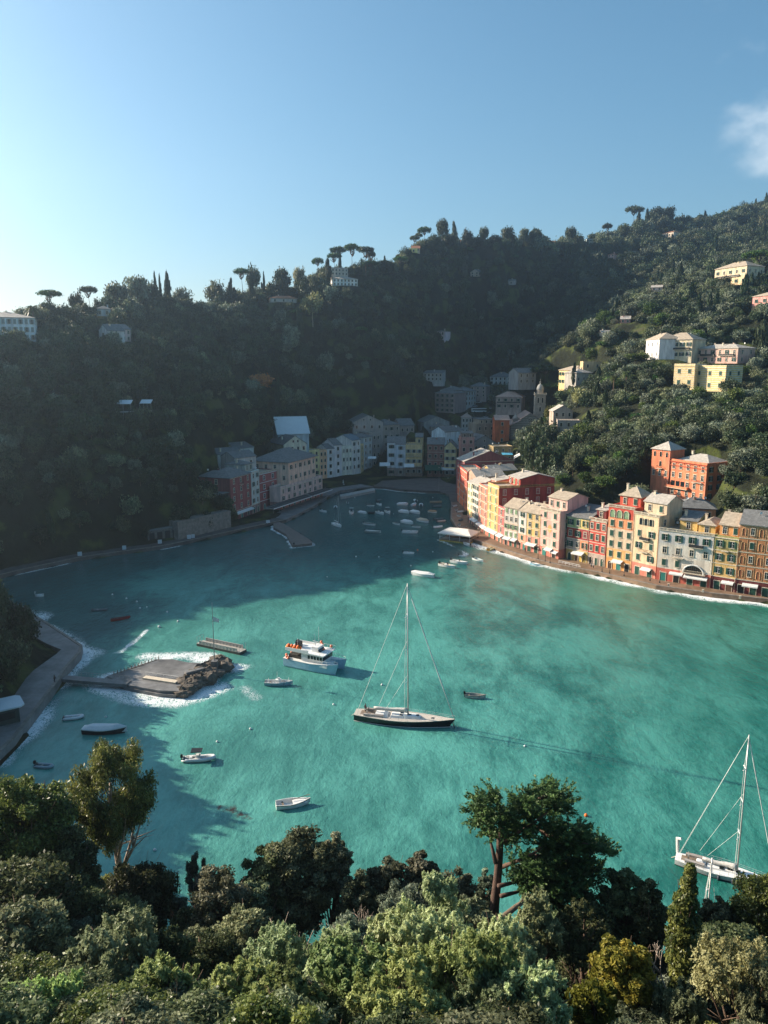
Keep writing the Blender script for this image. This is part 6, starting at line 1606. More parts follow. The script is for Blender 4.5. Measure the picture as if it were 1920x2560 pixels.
    c, rz, L = along((228, 1527), (270, 1526)); r = rib('dark grey inflatable with pale top line beside the red rowing boat', L, L * .3, M('dark_tube', (.10, .12, .13), .5, .06), False, stripe=GREYS); r.location = c; r.rotation_euler = (0, 0, rz)
    r = open_boat('tiny white pedal boat shaped like a swan alone in the far left bay', 2.4, 1.5, HW, WHITE, False, 1, H=.5); at_px(r, 99, 1491, 200); q = MB(); q.smooth = True; q.tube([(1.0, 0, .5), (1.3, 0, 1.1), (1.1, 0, 1.6), (1.35, 0, 1.7)], [.18, .13, .12, .08], 6); q.build('swan_neck', WHITE, r)
    # two boats hauled out on the far left quay
    for px, py, a, lab in ((95, 1392, 190, 'white rowing boat hauled out on the far left quay, nearer one'), (136, 1384, 190, 'white rowing boat hauled out on the far left quay, farther one')):
        p = G(px, py, 2.0); r = open_boat(lab, 5.6, 1.7, HW, WHITE, False, 2); r.location = p; r.rotation_euler = (R(12), 0, R(a - 165))
    # big white covered boat and the sunlit group
    X = lambda zx, zy: (780 + zx * .2773, 1200 + zy * .2773)
    c, rz, L = along(X(1102, 880), X(893, 855), 9.5); r = covered_boat('long white covered launch lying alone between the yacht mast and the inner boats', L, L * .27, HW, M('bright_cover', (.76, .76, .74), .7, .05, .6, bump=.2), H=.95); r.location = c; r.rotation_euler = (0, 0, rz)
    c, rz, L = along(X(822, 662), X(922, 668), 5.6); r = motor_boat('white open motorboat with dark outboard, alone on the lit water left of the quay boats', L, L * .36); r.location = c; r.rotation_euler = (0, 0, rz)
    c, rz, L = along(X(1145, 770), X(1300, 800), 6.8); r = motor_boat('cream motorboat with two black outboards, outer boat of the moored pair', L, L * .34, WHITE, CREAM); r.location = c; r.rotation_euler = (0, 0, rz)
    c, rz, L = along(X(1225, 752), X(1380, 778), 6.8); r = motor_boat('white motorboat with low screen, inner boat of the moored pair', L, L * .32, HW); r.location = c + Vector((1.2, 1.8, 0)); r.rotation_euler = (0, 0, rz)
    at_px(open_boat('very small white dinghy with a foamy wake, right of the lone motorboat', 2.6, 1.3, HW, WHITE, True, 1), *X(1355, 688), -20)
    c, rz, L = along(X(1448, 712), X(1550, 742), 5.2); r = open_boat('white and blue-grey motorboat with a black outboard on the left, near the quay foam', L, L * .34, HW, M('pale_teal_inside', (.40, .48, .48), .6, .1), True, 2); r.location = c; r.rotation_euler = (0, 0, rz)
    at_px(open_boat('white oval rowing boat floating right of the floating canopy stage', 5.0, 2.2, HW, WHITE, True, 2), *X(1395, 585), 118)
    c, rz, L = along(X(1548, 655), X(1690, 598), 6.2); r = rib('yellow inflatable motorboat beside the quay foam', L, L * .36, M('yellow_tube', (.62, .55, .30), .5, .06), True, im=M('orange_floor', (.60, .30, .04), .6, .1)); r.location = c; r.rotation_euler = (0, 0, rz)
    c, rz, L = along((1325, 1409), (1352, 1415), 4.0); r = open_boat('small pale blue rowing boat close to the quay before the pink emblem house', L, L * .36, M('sky_hull', (.20, .45, .58), .5, .1), WHITE, False, 2); r.location = c; r.rotation_euler = (0, 0, rz)
    # small sailing boat in the inner harbour
    c, rz, L = along(X(185, 385), X(270, 448)); root = empty('sailing_boat', c, R(-58), 'small white sailing boat with a bare mast in the shaded inner harbour', 'sailing boat')
    b, st = hull_mb(8.2, 2.5, .8, tr=.6, deck=None); b.build('hull', [HW, WHITE], root)
    b = MB(); b.box(-1.2, 1.4, -.6, .6, .85, 1.3); b.mi = 1; b.box(-.8, .9, -.62, .62, 1.0, 1.15); b.build('cabin', [WHITE, GLASS], root)
    b = MB(); b.tube([(1.2, 0, .8), (1.2, 0, 13.5)], [.15, .10], 6); b.build('mast', GREYS, root)
    b = MB(); b.tube([(1.2, 0, 2.0), (-2.6, 0, 2.2)], [.18, .12], 6); b.build('boom', CANVAS, root)
    rigging(root, [((-3.9, 0, .8), (1.2, 0, 13.4)), ((4, 0, .9), (1.2, 0, 13.4)), ((1, 1.2, .8), (1.2, .5, 5.5)), ((1, -1.2, .8), (1.2, -.5, 5.5))], .02)
    # the inner-harbour fleet
    FL = [(320, 204, 'o', 3.2, 95, 'white square-ended dinghy, farthest left of the inner harbour boats'), (212, 248, 'r', 3.4, 92, 'grey horseshoe inflatable behind the small sailing mast'), (105, 288, 'm', 4.2, -50, 'white open boat at the left edge of the inner harbour, below the palace awnings'),
          (355, 302, 'b', 5.2, -88, 'white motorboat with a pale sun top, left of the inner fleet'), (455, 300, 'c', 3.9, -35, 'short blunt boat with pale cover beside the left sun-topped boat'), (538, 305, 'd', 3.0, -30, 'small black-covered boat between the pale cover and the white motorboats'),
          (530, 234, 'o', 3.2, -15, 'tiny white rowing boat in the back row, left of the twin boats'), (600, 188, 'g', 3.6, 60, 'grey inflatable at the very back of the inner fleet'), (610, 226, 'm', 4.3, -70, 'white motorboat with raised bow in the back row'),
          (617, 305, 'm', 5.4, -60, 'white motorboat left in the touching pair of the middle row'), (685, 296, 'b', 5.2, -75, 'white motorboat with arched sun top, right in the touching pair'), (815, 226, 'c', 4.6, 0, 'boat under a bulky white cover in the back row'),
          (932, 188, 'r', 3.4, 100, 'pale inflatable at the back, right side of the inner fleet'), (920, 228, 'c', 3.9, 60, 'rounded boat with ribbed grey cover in the right back row'), (983, 228, 'r', 3.8, 85, 'pale double-tubed inflatable beside the ribbed grey cover'),
          (832, 296, 'c', 5.0, -40, 'boat under a taut white cover pointing to the lower right'), (933, 300, 'c', 5.2, -50, 'broad covered boat with dark side pockets in the right middle row'), (1118, 205, 't', 5.2, 5, 'long low tan wooden boat near the right beach stones'),
          (1128, 244, 'g', 3.8, 10, 'dark grey rowing boat under the tan wooden boat'), (1087, 292, 'p', 3.8, -30, 'small boat with orange-brown canvas near the right quay'), (1003, 378, 'k', 5.8, -50, 'boat under a buff canvas cover in the front row'),
          (860, 392, 'c', 5.6, -45, 'largest white covered boat of the front row'), (765, 400, 'o', 4.0, -55, 'white rowing boat with dark motor cowl in the front row'), (522, 405, 'o', 5.4, -35, 'white open boat with dark rim, front row left, right of the sailing boat'),
          (942, 426, 'o', 3.2, -20, 'tiny pale rowing boat with a post below the buff cover'), (550, 474, 'w', 5.8, -18, 'grey and white open boat nearest the shadow edge'), (884, 478, 'm', 5.6, -8, 'white motorboat with steering stand, nearest of the inner fleet'),
          (1140, 358, 'g', 4.0, 15, 'dark inflatable tied up beside the canopy stage, back one'), (1165, 376, 'q', 3.8, 20, 'pinkish inflatable tied up beside the canopy stage, middle one'), (1132, 430, 'r', 4.0, 18, 'pale inflatable tied up at the corner of the canopy stage')]
    for zx, zy, k, L, a, lab in FL:
        L *= 1.22; L = L * (1.0 if k != 'c' else 1.02)
        if k == 'o': r = open_boat(lab, L, L * .38, HW, GREYS, zx % 2 == 0, 2, band=BLACK if zx == 522 else None)
        elif k == 'w': r = open_boat(lab, L, L * .3, GREYS, WHITE, True, 2)
        elif k == 't': r = open_boat(lab, L, L * .26, M('tan_hull', (.36, .26, .18), .6, .1), M('tan_inside', (.45, .36, .27), .7, .1), False, 3)
        elif k == 'g': r = rib(lab, L, L * .42, M('dark_tube', (.10, .12, .13), .5, .06), True)
        elif k == 'r': r = rib(lab, L, L * .45, M('pale_tube', (.66, .68, .68), .5, .06), True)
        elif k == 'q': r = rib(lab, L, L * .42, M('pink_tube', (.50, .36, .33), .5, .06), True)
        elif k == 'm': r = motor_boat(lab, L, L * .4)
        elif k == 'b': r = motor_boat(lab, L, L * .38, bimini=GREYS)
        elif k == 'p': r = covered_boat(lab, L, L * .4, HW, M('rust_canvas', (.42, .26, .15), .8, .15))
        elif k == 'k': r = covered_boat(lab, L, L * .38, HW, M('buff_canvas', (.48, .40, .30), .8, .1, 1, bump=.3))
        elif k == 'd': r = covered_boat(lab, L, L * .42, BLACK, M('black_canvas', (.03, .03, .035), .8, .1))
        else: r = covered_boat(lab, L, L * .38, HW, CANVAS)
        at_px(r, *X(zx, zy), a)
    # dinghies and small boats drawn up along the inner right quay
    for i, (px, py, k, a, lab) in enumerate(((1136, 1266, 'r', 40, 'grey inflatable drawn up on the quay edge nearest the beach'), (1142, 1274, 'o', 70, 'white rowing boat drawn up on the quay below the stone steps'), (1150, 1280, 'r', 20, 'pale inflatable leaning among the quay dinghies by the orange-red house'), (1146, 1290, 'o', 110, 'overturned-looking white boat at the quay curb before the white house'),
                                         (1152, 1301, 'g', 60, 'dark inflatable on the quay before the white house'), (1148, 1312, 'o', 85, 'small white boat tied along the quay, upper one by the canopy'), (1158, 1320, 'o', 30, 'small white boat lying on the quay just behind the canopy'))):
        L = 3.6; r = rib(lab, L, 1.6, M('pale_tube', (.66, .68, .68), .5, .06) if k == 'r' else M('dark_tube', (.10, .12, .13), .5, .06), False) if k != 'o' else open_boat(lab, L, 1.5, HW, GREYS, False, 2)
        p = G(px, py, 1.4); r.location = p; r.rotation_euler = (R(6), 0, R(a))
    # mooring buoys
    bm = MB(); bm.smooth = True; bm.ball((0, 0, .12), .3, 10, 7, (1, 1, .9)); bm.smooth = False; bm.tube([(0, 0, .35), (0, 0, .5)], .04, 5)
    me = bm.mesh('mooring_buoy', M('buoy_white', (.72, .72, .70), .4, .05))
    mo = bm.mesh('mooring_buoy', ORANGE)
    for i, (px, py, s) in enumerate(((281, 1487, 1), (316, 1497, 1), (342, 1505, 1), (350, 1521, 1), (367, 1518, .6), (418, 1531, 1), (445, 1554, 1), (398, 1568, 1.3), (834, 1762, .8), (543, 1855, .8), (626, 1823, .8), (265, 1793, .8), (387, 2126, .8), (1312, 1866, .7), (947, 1393, .9), (890, 1392, .9), (818, 1443, .8), (1027, 1415, .8), (887, 1244, .8), (1082, 1244, .8), (1150, 1357, .8), (1082, 1380, .8), (984, 1285, .7), (955, 1713, .9))):
        o = put('mooring_buoy', me, None, G(px, py), scale=s)
        tag(o, 'small white round mooring buoy floating on the open water' , 'buoy', 'white mooring buoys')
    tag(put('mooring_buoy', mo, None, G(1465, 2040)), 'small orange buoy alone on the open water at the lower right', 'buoy')
    tag(put('mooring_buoy', mo, None, G(1044, 1376)), 'small orange buoy near the lone motorboat', 'buoy')
    # people
    P = [(1478, 1419, 1.3, (.55, .50, .45), 'person in pale clothes on the quay before the grey and carmine houses, left of two'), (1483, 1421, 1.3, (.6, .6, .6), 'person in a white top on the quay before the carmine red house, right of two'),
         (1313, 1380, 1.3, (.03, .03, .03), 'person in black on the quay before the golden yellow house'), (1228, 1330, 1.3, (.45, .1, .08), 'person in a red jacket by the orange house doors'), (1205, 1322, 1.3, (.1, .1, .12), 'person in dark clothes near the salmon house'),
         (1090, 1196, 1.2, (.05, .05, .06), 'person in dark clothes left of two below the green awning'), (1094, 1197, 1.2, (.1, .08, .07), 'person in dark clothes right of two below the green awning'), (1120, 1200, 1.2, (.45, .45, .45), 'person in pale clothes on the right of the piazza'), (984, 1186, 1.2, (.5, .48, .45), 'person in a pale jacket in front of the piazza cafe'),
         (137, 1706, 1.9, (.03, .03, .035), 'dark-clothed person walking on the path above the left quay'), (860, 1216, 1.2, (.55, .55, .55), 'person in white near the slipway at the harbour head')]
    for i, (px, py, z, sc, lab) in enumerate(P): person(lab, G(px, py, z), i * 1.3, sc, pose=i % 2)
    # bus and cars in the street behind the village
    def vehicle(lab, px, py, Y, L, B_, H_, m, cat, name, rz):
        hy = hitY(px, py) or Y; c = atY(px, py, hy); z = hgt(c.x, c.y)[0]
        root = empty(name, (c.x, c.y, z), rz, lab, cat)
        b = MB(); w = B_ / 2
        if L > 8:
            b.box(-L / 2, L / 2, -w, w, .45, H_); b.mi = 1; b.box(-L / 2 + .3, L / 2 + .02, -w - .02, w + .02, H_ * .5, H_ * .82)
        else:
            b.box(-L / 2, L / 2, -w, w, .3, H_ * .58); b.v += [(-L * .40, -w * .92, H_ * .58), (L * .22, -w * .92, H_ * .58), (L * .22, w * .92, H_ * .58), (-L * .40, w * .92, H_ * .58), (-L * .30, -w * .8, H_), (L * .08, -w * .8, H_), (L * .08, w * .8, H_), (-L * .30, w * .8, H_)]
            n = len(b.v) - 8; b.face([n + i for i in (4, 5, 6, 7)]); b.mi = 1
            for f in ((0, 1, 5, 4), (1, 2, 6, 5), (2, 3, 7, 6), (3, 0, 4, 7)): b.face([n + i for i in f])
        b.build('body', [m, GLASS], root)
        for sx in (-1, 1):
            for sy in (-1, 1):
                b = MB(); b.tube([(0, -.1, 0), (0, .1, 0)], .33 if L < 8 else .48, 12); b.build('wheel', BLACK, root, (sx * L * .32, sy * (w - .08), .33 if L < 8 else .48))
    vehicle('white bus parked in the shaded street behind the village', 1197, 1032, 640, 11, 2.5, 3.1, WHITE, 'bus', 'parked_bus', R(8))
    cars = [(1186, 1018, (.45, .47, .5), 'silver'), (1196, 1010, (.5, .5, .5), 'pale grey'), (1210, 1004, (.6, .6, .6), 'white'), (1222, 998, (.25, .27, .3), 'dark grey'), (1226, 1022, (.35, .37, .40), 'blue-grey'), (1224, 1034, (.12, .13, .15), 'black'), (1214, 1044, (.4, .4, .42), 'light')]
    for i, (px, py, c, nm) in enumerate(cars):
        vehicle('%s car parked in the shaded street behind the village' % nm, px, py, 640, 4.2, 1.75, 1.45, M('car_' + nm.replace(' ', '_'), c, .3, .02), 'car', 'parked_car', R(20 * i))
    # weed-like floating debris is in the water; driftwood near the foreground
# ---------------------------------------------------------------- church
def build_church():
    Y = 498; a = atY(1276, 1098, Y); zb = a.z; s = Y / FPX * 1.03
    ST = stripem('striped_stone', (.19, .165, .13), (.36, .31, .26), 1.1, .45)
    W_ = (1366 - 1276) * s; root = empty('church', (a.x, Y, zb), R(-4), 'church with striped stone front, rose window and pinkish slab roofs', 'church')
    H1 = atY(1276, 1063, Y).z - zb; HR = atY(1320, 1033, Y).z - zb; D = 34
    x0, x1 = W_ * .27, W_ * .76; xm = (x0 + x1) / 2
    Hn = HR - 3.6
    b = MB(); b.box(0, W_, 0, D, -5, H1, skip='b'); b.box(x0, x1, -.25, D, -5, Hn, skip='b'); b.poly([(x0, -.25, Hn), (x1, -.25, Hn), (xm, -.25, HR)]); b.poly([(x1, D, Hn), (x0, D, Hn), (xm, D, HR)])
    b.poly([(0, 0, H1), (x0, 0, H1), (x0, 0, Hn - 1.2)]); b.poly([(x1, 0, H1), (W_, 0, H1), (x1, 0, Hn - 1.2)]); b.build('wall', ST, root)
    RM = M('rosy_slab_roof', (.42, .30, .25)); b = MB()
    add_slab(b, [(x0 - .6, -.7, Hn - .1), (xm, -.7, HR + .35), (xm, D, HR + .35), (x0 - .6, D, Hn - .1)][::-1]); add_slab(b, [(x1 + .6, -.7, Hn - .1), (x1 + .6, D, Hn - .1), (xm, D, HR + .35), (xm, -.7, HR + .35)][::-1])
    add_slab(b, [(-.6, -.5, H1 - .2), (-.6, D, H1 - .2), (x0 - .02, D, Hn - .9), (x0 - .02, -.5, Hn - .9)][::-1]); add_slab(b, [(W_ + .6, -.5, H1 - .2), (x1 + .02, -.5, Hn - .9), (x1 + .02, D, Hn - .9), (W_ + .6, D, H1 - .2)][::-1])
    b.build('roof', RM, root)
    b = MB(); c = (xm, Hn - 1.0)
    for r in (1.55, .45): b.tube([(c[0] + r * math.cos(k * math.pi / 10), -.34, c[1] + r * math.sin(k * math.pi / 10)) for k in range(21)], .14, 5)
    for k in range(8): b.tube([(c[0] + .45 * math.cos(k * math.pi / 4), -.32, c[1] + .45 * math.sin(k * math.pi / 4)), (c[0] + 1.5 * math.cos(k * math.pi / 4), -.32, c[1] + 1.5 * math.sin(k * math.pi / 4))], .07, 4)
    b.mi = 1; b.poly([(c[0] + 1.5 * math.cos(k * math.pi / 8), -.28, c[1] + 1.5 * math.sin(k * math.pi / 8)) for k in range(16)]); b.build('rose_window', [CREAM, GLASS], root)
    for xd, w, h in ((W_ * .17, 1.5, 3.6), (xm, 2.2, 4.8)): put('door', door_mesh(w, h, DARK, CREAM, False), root, (xd, -.26 if xd == xm else 0, 0))
    # small domed turret on the left aisle
    b = MB(); b.smooth = True; b.lathe([(1.9, H1 - 2), (1.9, H1 + 3.2), (2.1, H1 + 3.4), (1.7, H1 + 4.6), (1.0, H1 + 5.6), (.35, H1 + 6.1), (.35, H1 + 7.2), (.0, H1 + 8.0)], (W_ * .10 + 1.2, 9), 14); b.build('turret', M('pale_dome', (.38, .35, .31), .8, .2, .8), root)
    # bell tower
    t0 = atY(1336, 1050, 512); t1 = atY(1362, 1050, 512); tw = t1.x - t0.x; zt = atY(1349, 988, 512).z; zg = t0.z - 12
    tr = empty('bell_tower', (t0.x, 512, zg), R(-4), 'square stone bell tower with arched belfry and grey dome beside the church', 'bell tower'); Ht = zt - zg
    tm = M('tower_stone', (.40, .35, .29), .85, .3, .6, bump=.3)
    b = MB(); b.box(0, tw, 0, tw, -4, Ht, skip='b')
    for z in (Ht - 6.2, Ht - 12.5): b.box(-.2, tw + .2, -.2, tw + .2, z, z + .4)
    b.box(-.5, tw + .5, -.5, tw + .5, Ht, Ht + .6); b.build('shaft', tm, tr)
    for z, h in ((Ht - 4.9, 3.4), (Ht - 10.6, 3.0)):
        for fx in ((.3, .7) if z > Ht - 6 else (.5,)):
            for (lx, ly, rz) in ((tw * fx, 0, 0), (tw, tw * fx, R(90)), (0, tw * fx, R(-90))): put('arched_opening', door_mesh(1.35, h, DARK, CREAM, True), tr, (lx, ly, z), rz)
    b = MB(); balustrade(tr, -.4, tw + .4, -.4, Ht + .6, CREAM, 'b', h=1.0)
    b = MB(); b.prism([(tw / 2 + 2.3 * math.cos(k * math.pi / 4 + .39), tw / 2 + 2.3 * math.sin(k * math.pi / 4 + .39)) for k in range(8)], Ht + .6, Ht + 3.6); b.build('drum', tm, tr)
    b = MB(); b.smooth = True; b.lathe([(2.5, Ht + 3.6), (2.5, Ht + 3.9), (2.35, Ht + 4.8), (1.85, Ht + 6.0), (1.0, Ht + 6.9), (.35, Ht + 7.2), (.35, Ht + 8.4), (.5, Ht + 8.5), (.0, Ht + 9.4)], (tw / 2, tw / 2), 18); b.tube([(tw / 2, tw / 2, Ht + 9.2), (tw / 2, tw / 2, Ht + 10.6)], .06, 4); b.build('dome', M('grey_dome', (.36, .36, .34), .7, .15, .8), tr)

# ---------------------------------------------------------------- foliage
def leaves(name, c, nrm, size, mat, tint, aspect=.55, curl=0.0, axis=None, seed=1):
    """n leaf quads: centres c, normals nrm, half lengths size"""
    g = np.random.default_rng(seed); n = len(c)
    nrm = nrm / np.maximum(np.linalg.norm(nrm, axis=1, keepdims=True), 1e-6)
    t = g.normal(size=(n, 3)) if axis is None else axis + g.normal(size=(n, 3)) * .35
    t -= (t * nrm).sum(1, keepdims=True) * nrm; t /= np.maximum(np.linalg.norm(t, axis=1, keepdims=True), 1e-6)
    bt = np.cross(nrm, t); s = size[:, None]
    v = np.stack([c - t * s, c + bt * s * aspect - nrm * s * curl, c + t * s, c - bt * s * aspect - nrm * s * curl], 1).reshape(-1, 3)
    me = bpy.data.meshes.new(name); me.vertices.add(4 * n); me.vertices.foreach_set('co', v.ravel())
    me.loops.add(4 * n); me.loops.foreach_set('vertex_index', np.arange(4 * n)); me.polygons.add(n); me.polygons.foreach_set('loop_start', np.arange(0, 4 * n, 4))
    me.update(); at = me.attributes.new('tint', 'FLOAT', 'POINT'); at.data.foreach_set('value', np.repeat(tint, 4).astype(np.float32))
    me.materials.append(mat); return me
def sph(g, n):
    v = g.normal(size=(n, 3)); return v / np.linalg.norm(v, axis=1, keepdims=True)
def crown_pts(g, lumps, per, jit=.8, shell=(.35, 1.22)):
    """lumps: (x, y, z, rx, rz); leaves sit in a thick uneven shell round each lump"""
    C_, N_, T_ = [], [], []
    for x, y, z, rx, rz in lumps:
        d = sph(g, per); k = g.uniform(shell[0], shell[1], per)[:, None]
        p = np.c_[d[:, 0] * rx, d[:, 1] * rx, d[:, 2] * rz] * k + (x, y, z)
        N_.append(d + g.normal(size=(per, 3)) * jit); C_.append(p); T_.append(np.clip(g.uniform(0, .6) + g.uniform(-.3, .45, per), 0, 1))
    return np.concatenate(C_), np.concatenate(N_), np.concatenate(T_)
def lumps_broad(g, n, R_, H_, lr=.36, z0=.0):
    L = []
    for i in range(n):
        d = sph(g, 1)[0]; k = g.uniform(.25, .78) ** .7
        s = g.uniform(.65, 1.25) * lr
        L.append((d[0] * R_ * k, d[1] * R_ * k, z0 + H_ * (.5 + .5 * d[2] * k), R_ * s, R_ * s * g.uniform(.6, .9)))
    return L
def lumps_umbrella(g, n, R_, H_):
    L = []
    for i in range(n):
        a = g.uniform(0, 6.28); r = math.sqrt(g.uniform(0, 1)) * R_ * .82
        L.append((r * math.cos(a), r * math.sin(a), H_ * (.55 + .3 * (1 - (r / R_) ** 2)) + g.uniform(-.05, .05) * H_, R_ * g.uniform(.16, .30), H_ * g.uniform(.16, .30)))
    return L
def lumps_column(g, n, R_, H_):
    L = []
    for i in range(n):
        z = H_ * (i + .5) / n; k = min(1, .55 + z / H_ * 2) * (1 - max(0, z / H_ - .45) ** 1.6 * 1.75)
        a = g.uniform(0, 6.28); L.append((.25 * R_ * k * math.cos(a), .25 * R_ * k * math.sin(a), z, R_ * max(.12, k) * g.uniform(.7, .95), H_ / n * 1.3))
    return L
def trunk_mesh(g, H_, r0, n, R_, top=.6, mat=None, lean=0, seg=7, name='trunk', zsplit=.35):
    b = MB(); b.smooth = True
    p = Vector((0, 0, -1.2 if H_ > 2 else -.12)); pts = [p]
    for i in range(5): t = (i + 1) / 5; pts.append(Vector((lean * t * H_ * .2 + g.normal() * .05 * R_, g.normal() * .05 * R_, H_ * top * t)))
    b.tube(pts, [r0 * 1.25, r0, r0 * .85, r0 * .7, r0 * .55, r0 * .35], seg)
    for k in range(n):
        t = g.uniform(zsplit, .95); a = k * 2.4 + g.uniform(-.4, .4); s = Vector((lean * t * H_ * .2, 0, H_ * top * t)); q = R_ * g.uniform(.5, .9); e = s + Vector((math.cos(a) * q, math.sin(a) * q, (H_ - s.z) * g.uniform(.35, .75)))
        m = s.lerp(e, .5) + Vector((0, 0, -.06 * H_)); rr = r0 * .45 * (1.1 - t)
        b.tube([s, m, e], [rr + .03, rr * .7 + .02, .02], 5)
        for j in range(2):
            e2 = m + Vector((g.normal(), g.normal(), abs(g.normal()) + .4)) * R_ * .3; b.tube([m, e2], [rr * .5 + .015, .012], 4)
    return b.mesh(name, mat or BARK)

LM = dict(fdark=leafm('leaf_dark_near', (.034, .052, .022), (.22, .25, .115), .36, .45), conif=leafm('leaf_conifer', (.014, .036, .012), (.07, .115, .032), .15, .5), dark=leafm('leaf_dark', (.022, .038, .018), (.075, .105, .05), .22, .5),
          olive=leafm('leaf_olive', (.055, .072, .036), (.29, .32, .18), .34, .48),
          grey=leafm('leaf_grey_green', (.058, .074, .050), (.25, .29, .20), .28),
          green=leafm('leaf_fresh', (.032, .065, .016), (.12, .17, .035), .3),
          pine=leafm('leaf_pine', (.020, .060, .014), (.060, .13, .028), .15),
          cyp=leafm('leaf_cypress', (.012, .030, .012), (.035, .060, .022), .12),
          yellow=leafm('leaf_yellow_green', (.10, .11, .018), (.26, .23, .035), .3),
          pale=leafm('leaf_pale_green', (.15, .19, .085), (.48, .55, .30), .35),
          light=leafm('leaf_light_green', (.12, .17, .05), (.42, .50, .20), .35),
          brown=leafm('leaf_brownish', (.065, .075, .036), (.36, .35, .23), .35),
          rust=leafm('leaf_autumn', (.30, .13, .04), (.60, .30, .11), .3),
          gold=leafm('leaf_gold_tip', (.14, .145, .055), (.36, .36, .18), .3),
          gloss=leafm('leaf_glossy', (.030, .050, .012), (.22, .235, .06), .35, .42, .35))
def unit_crown(kind, seed, mat, nl=26, per=42, sz=.10):
    g = np.random.default_rng(seed)
    if kind == 'broad': L = lumps_broad(g, nl, 1.0, 1.0, .36)
    elif kind == 'umbrella': L = lumps_umbrella(g, nl, 1.0, 1.0)
    else: L = lumps_column(g, nl, 1.0, 1.0)
    c, n, t = crown_pts(g, L, per)
    if kind == 'column': n[:, 2] *= .5
    return leaves('crown', c, n, g.uniform(.6, 1.3, len(c)) * sz, mat, t, .7, .12, seed=seed)
UC = {}
def ucrown(kind, mk, v=0):
    k = (kind, mk, v)
    if k not in UC:
        p = dict(broad=(44, 44, .078), umbrella=(46, 40, .075), column=(22, 60, .11))[kind]
        UC[k] = unit_crown(kind, hash_(k), LM[mk], *p)
    return UC[k]
def hash_(k): return sum(ord(c) * (i + 3) for i, c in enumerate(str(k))) % 9973
UT = {}
def utrunk(kind, v=0):
    k = (kind, v)
    if k not in UT:
        g = np.random.default_rng(50 + v)
        if kind == 'broad': UT[k] = trunk_mesh(g, 1.0, .035, 6, .55, .62)
        elif kind == 'umbrella': UT[k] = trunk_mesh(g, 1.0, .024, 5, .34, .70, BARK, zsplit=.86)
        elif kind == 'pale': UT[k] = trunk_mesh(g, 1.0, .03, 6, .3, .7, PBARK, zsplit=.6)
        else: UT[k] = trunk_mesh(g, 1.0, .03, 0, .2, .5)
    return UT[k]
TREES = []
def hill_tree(name, lab, kind, mk, px, base, top, wpx, cfrac=None, group=None, Y=None, v=0, tk=None, cat='tree', hmax=99):
    """photo row of its foot and of its top, crown width in photo pixels"""
    hy = Y or hitY(px, base) or 600
    p = atY(px, base, hy); zg = float(hgt(p.x, p.y)[0]); zt = atY(px, top, hy).z
    H = min(hmax, max(3.0, zt - zg), (base - top) * hy / FPX * 1.05 + 1); Wd = wpx * hy / FPX * 1.03 / 2
    cf = cfrac or dict(broad=.78, umbrella=.34, column=.95)[kind]
    root = empty(name, (p.x, p.y, zg), random.uniform(0, 6.28), lab, cat, group)
    put('crown', ucrown(kind, mk, v), root, (0, 0, H * (1 - cf) - .0), scale=(Wd, Wd, H * cf))
    t = put('trunk', utrunk(tk or kind, v), root, (0, 0, 0), scale=(max(Wd * .9, H * .5), max(Wd * .9, H * .5), H))
    TREES.append((p.x, p.y, Wd)); return root
def palm_mesh(g, n=26, L=2.6, H=6, droop=.9):
    b = MB(); b.smooth = True; b.tube([(0, 0, -1), (.1, 0, H * .5), (0, 0, H)], [.38, .28, .26], 8); tm = b.mesh('trunk', BARK)
    c = MB()
    for k in range(n):
        a = k * 2.4; up = .9 - 1.5 * (k / n); prev = None
        for i in range(7):
            t = i / 6; r = L * t; z = H + L * (up * t - droop * t * t); p = Vector((math.cos(a) * r, math.sin(a) * r, z)); w = .30 * L * .35 * math.sin(math.pi * (.12 + .8 * t)); sd = Vector((-math.sin(a), math.cos(a), 0)) * w
            if prev:
                q, s2 = prev; c.poly([q, p, p + sd - Vector((0, 0, w * .6)), q + s2 - Vector((0, 0, w * .6))]); c.poly([q, q - s2 - Vector((0, 0, w * .6)), p - sd - Vector((0, 0, w * .6)), p])
            prev = (p, sd)
    me = c.mesh('crown', LM['gloss']); at = me.attributes.new('tint', 'FLOAT', 'POINT'); at.data.foreach_set('value', np.random.default_rng(4).uniform(0, .6, len(me.vertices)).astype(np.float32))
    return tm, me
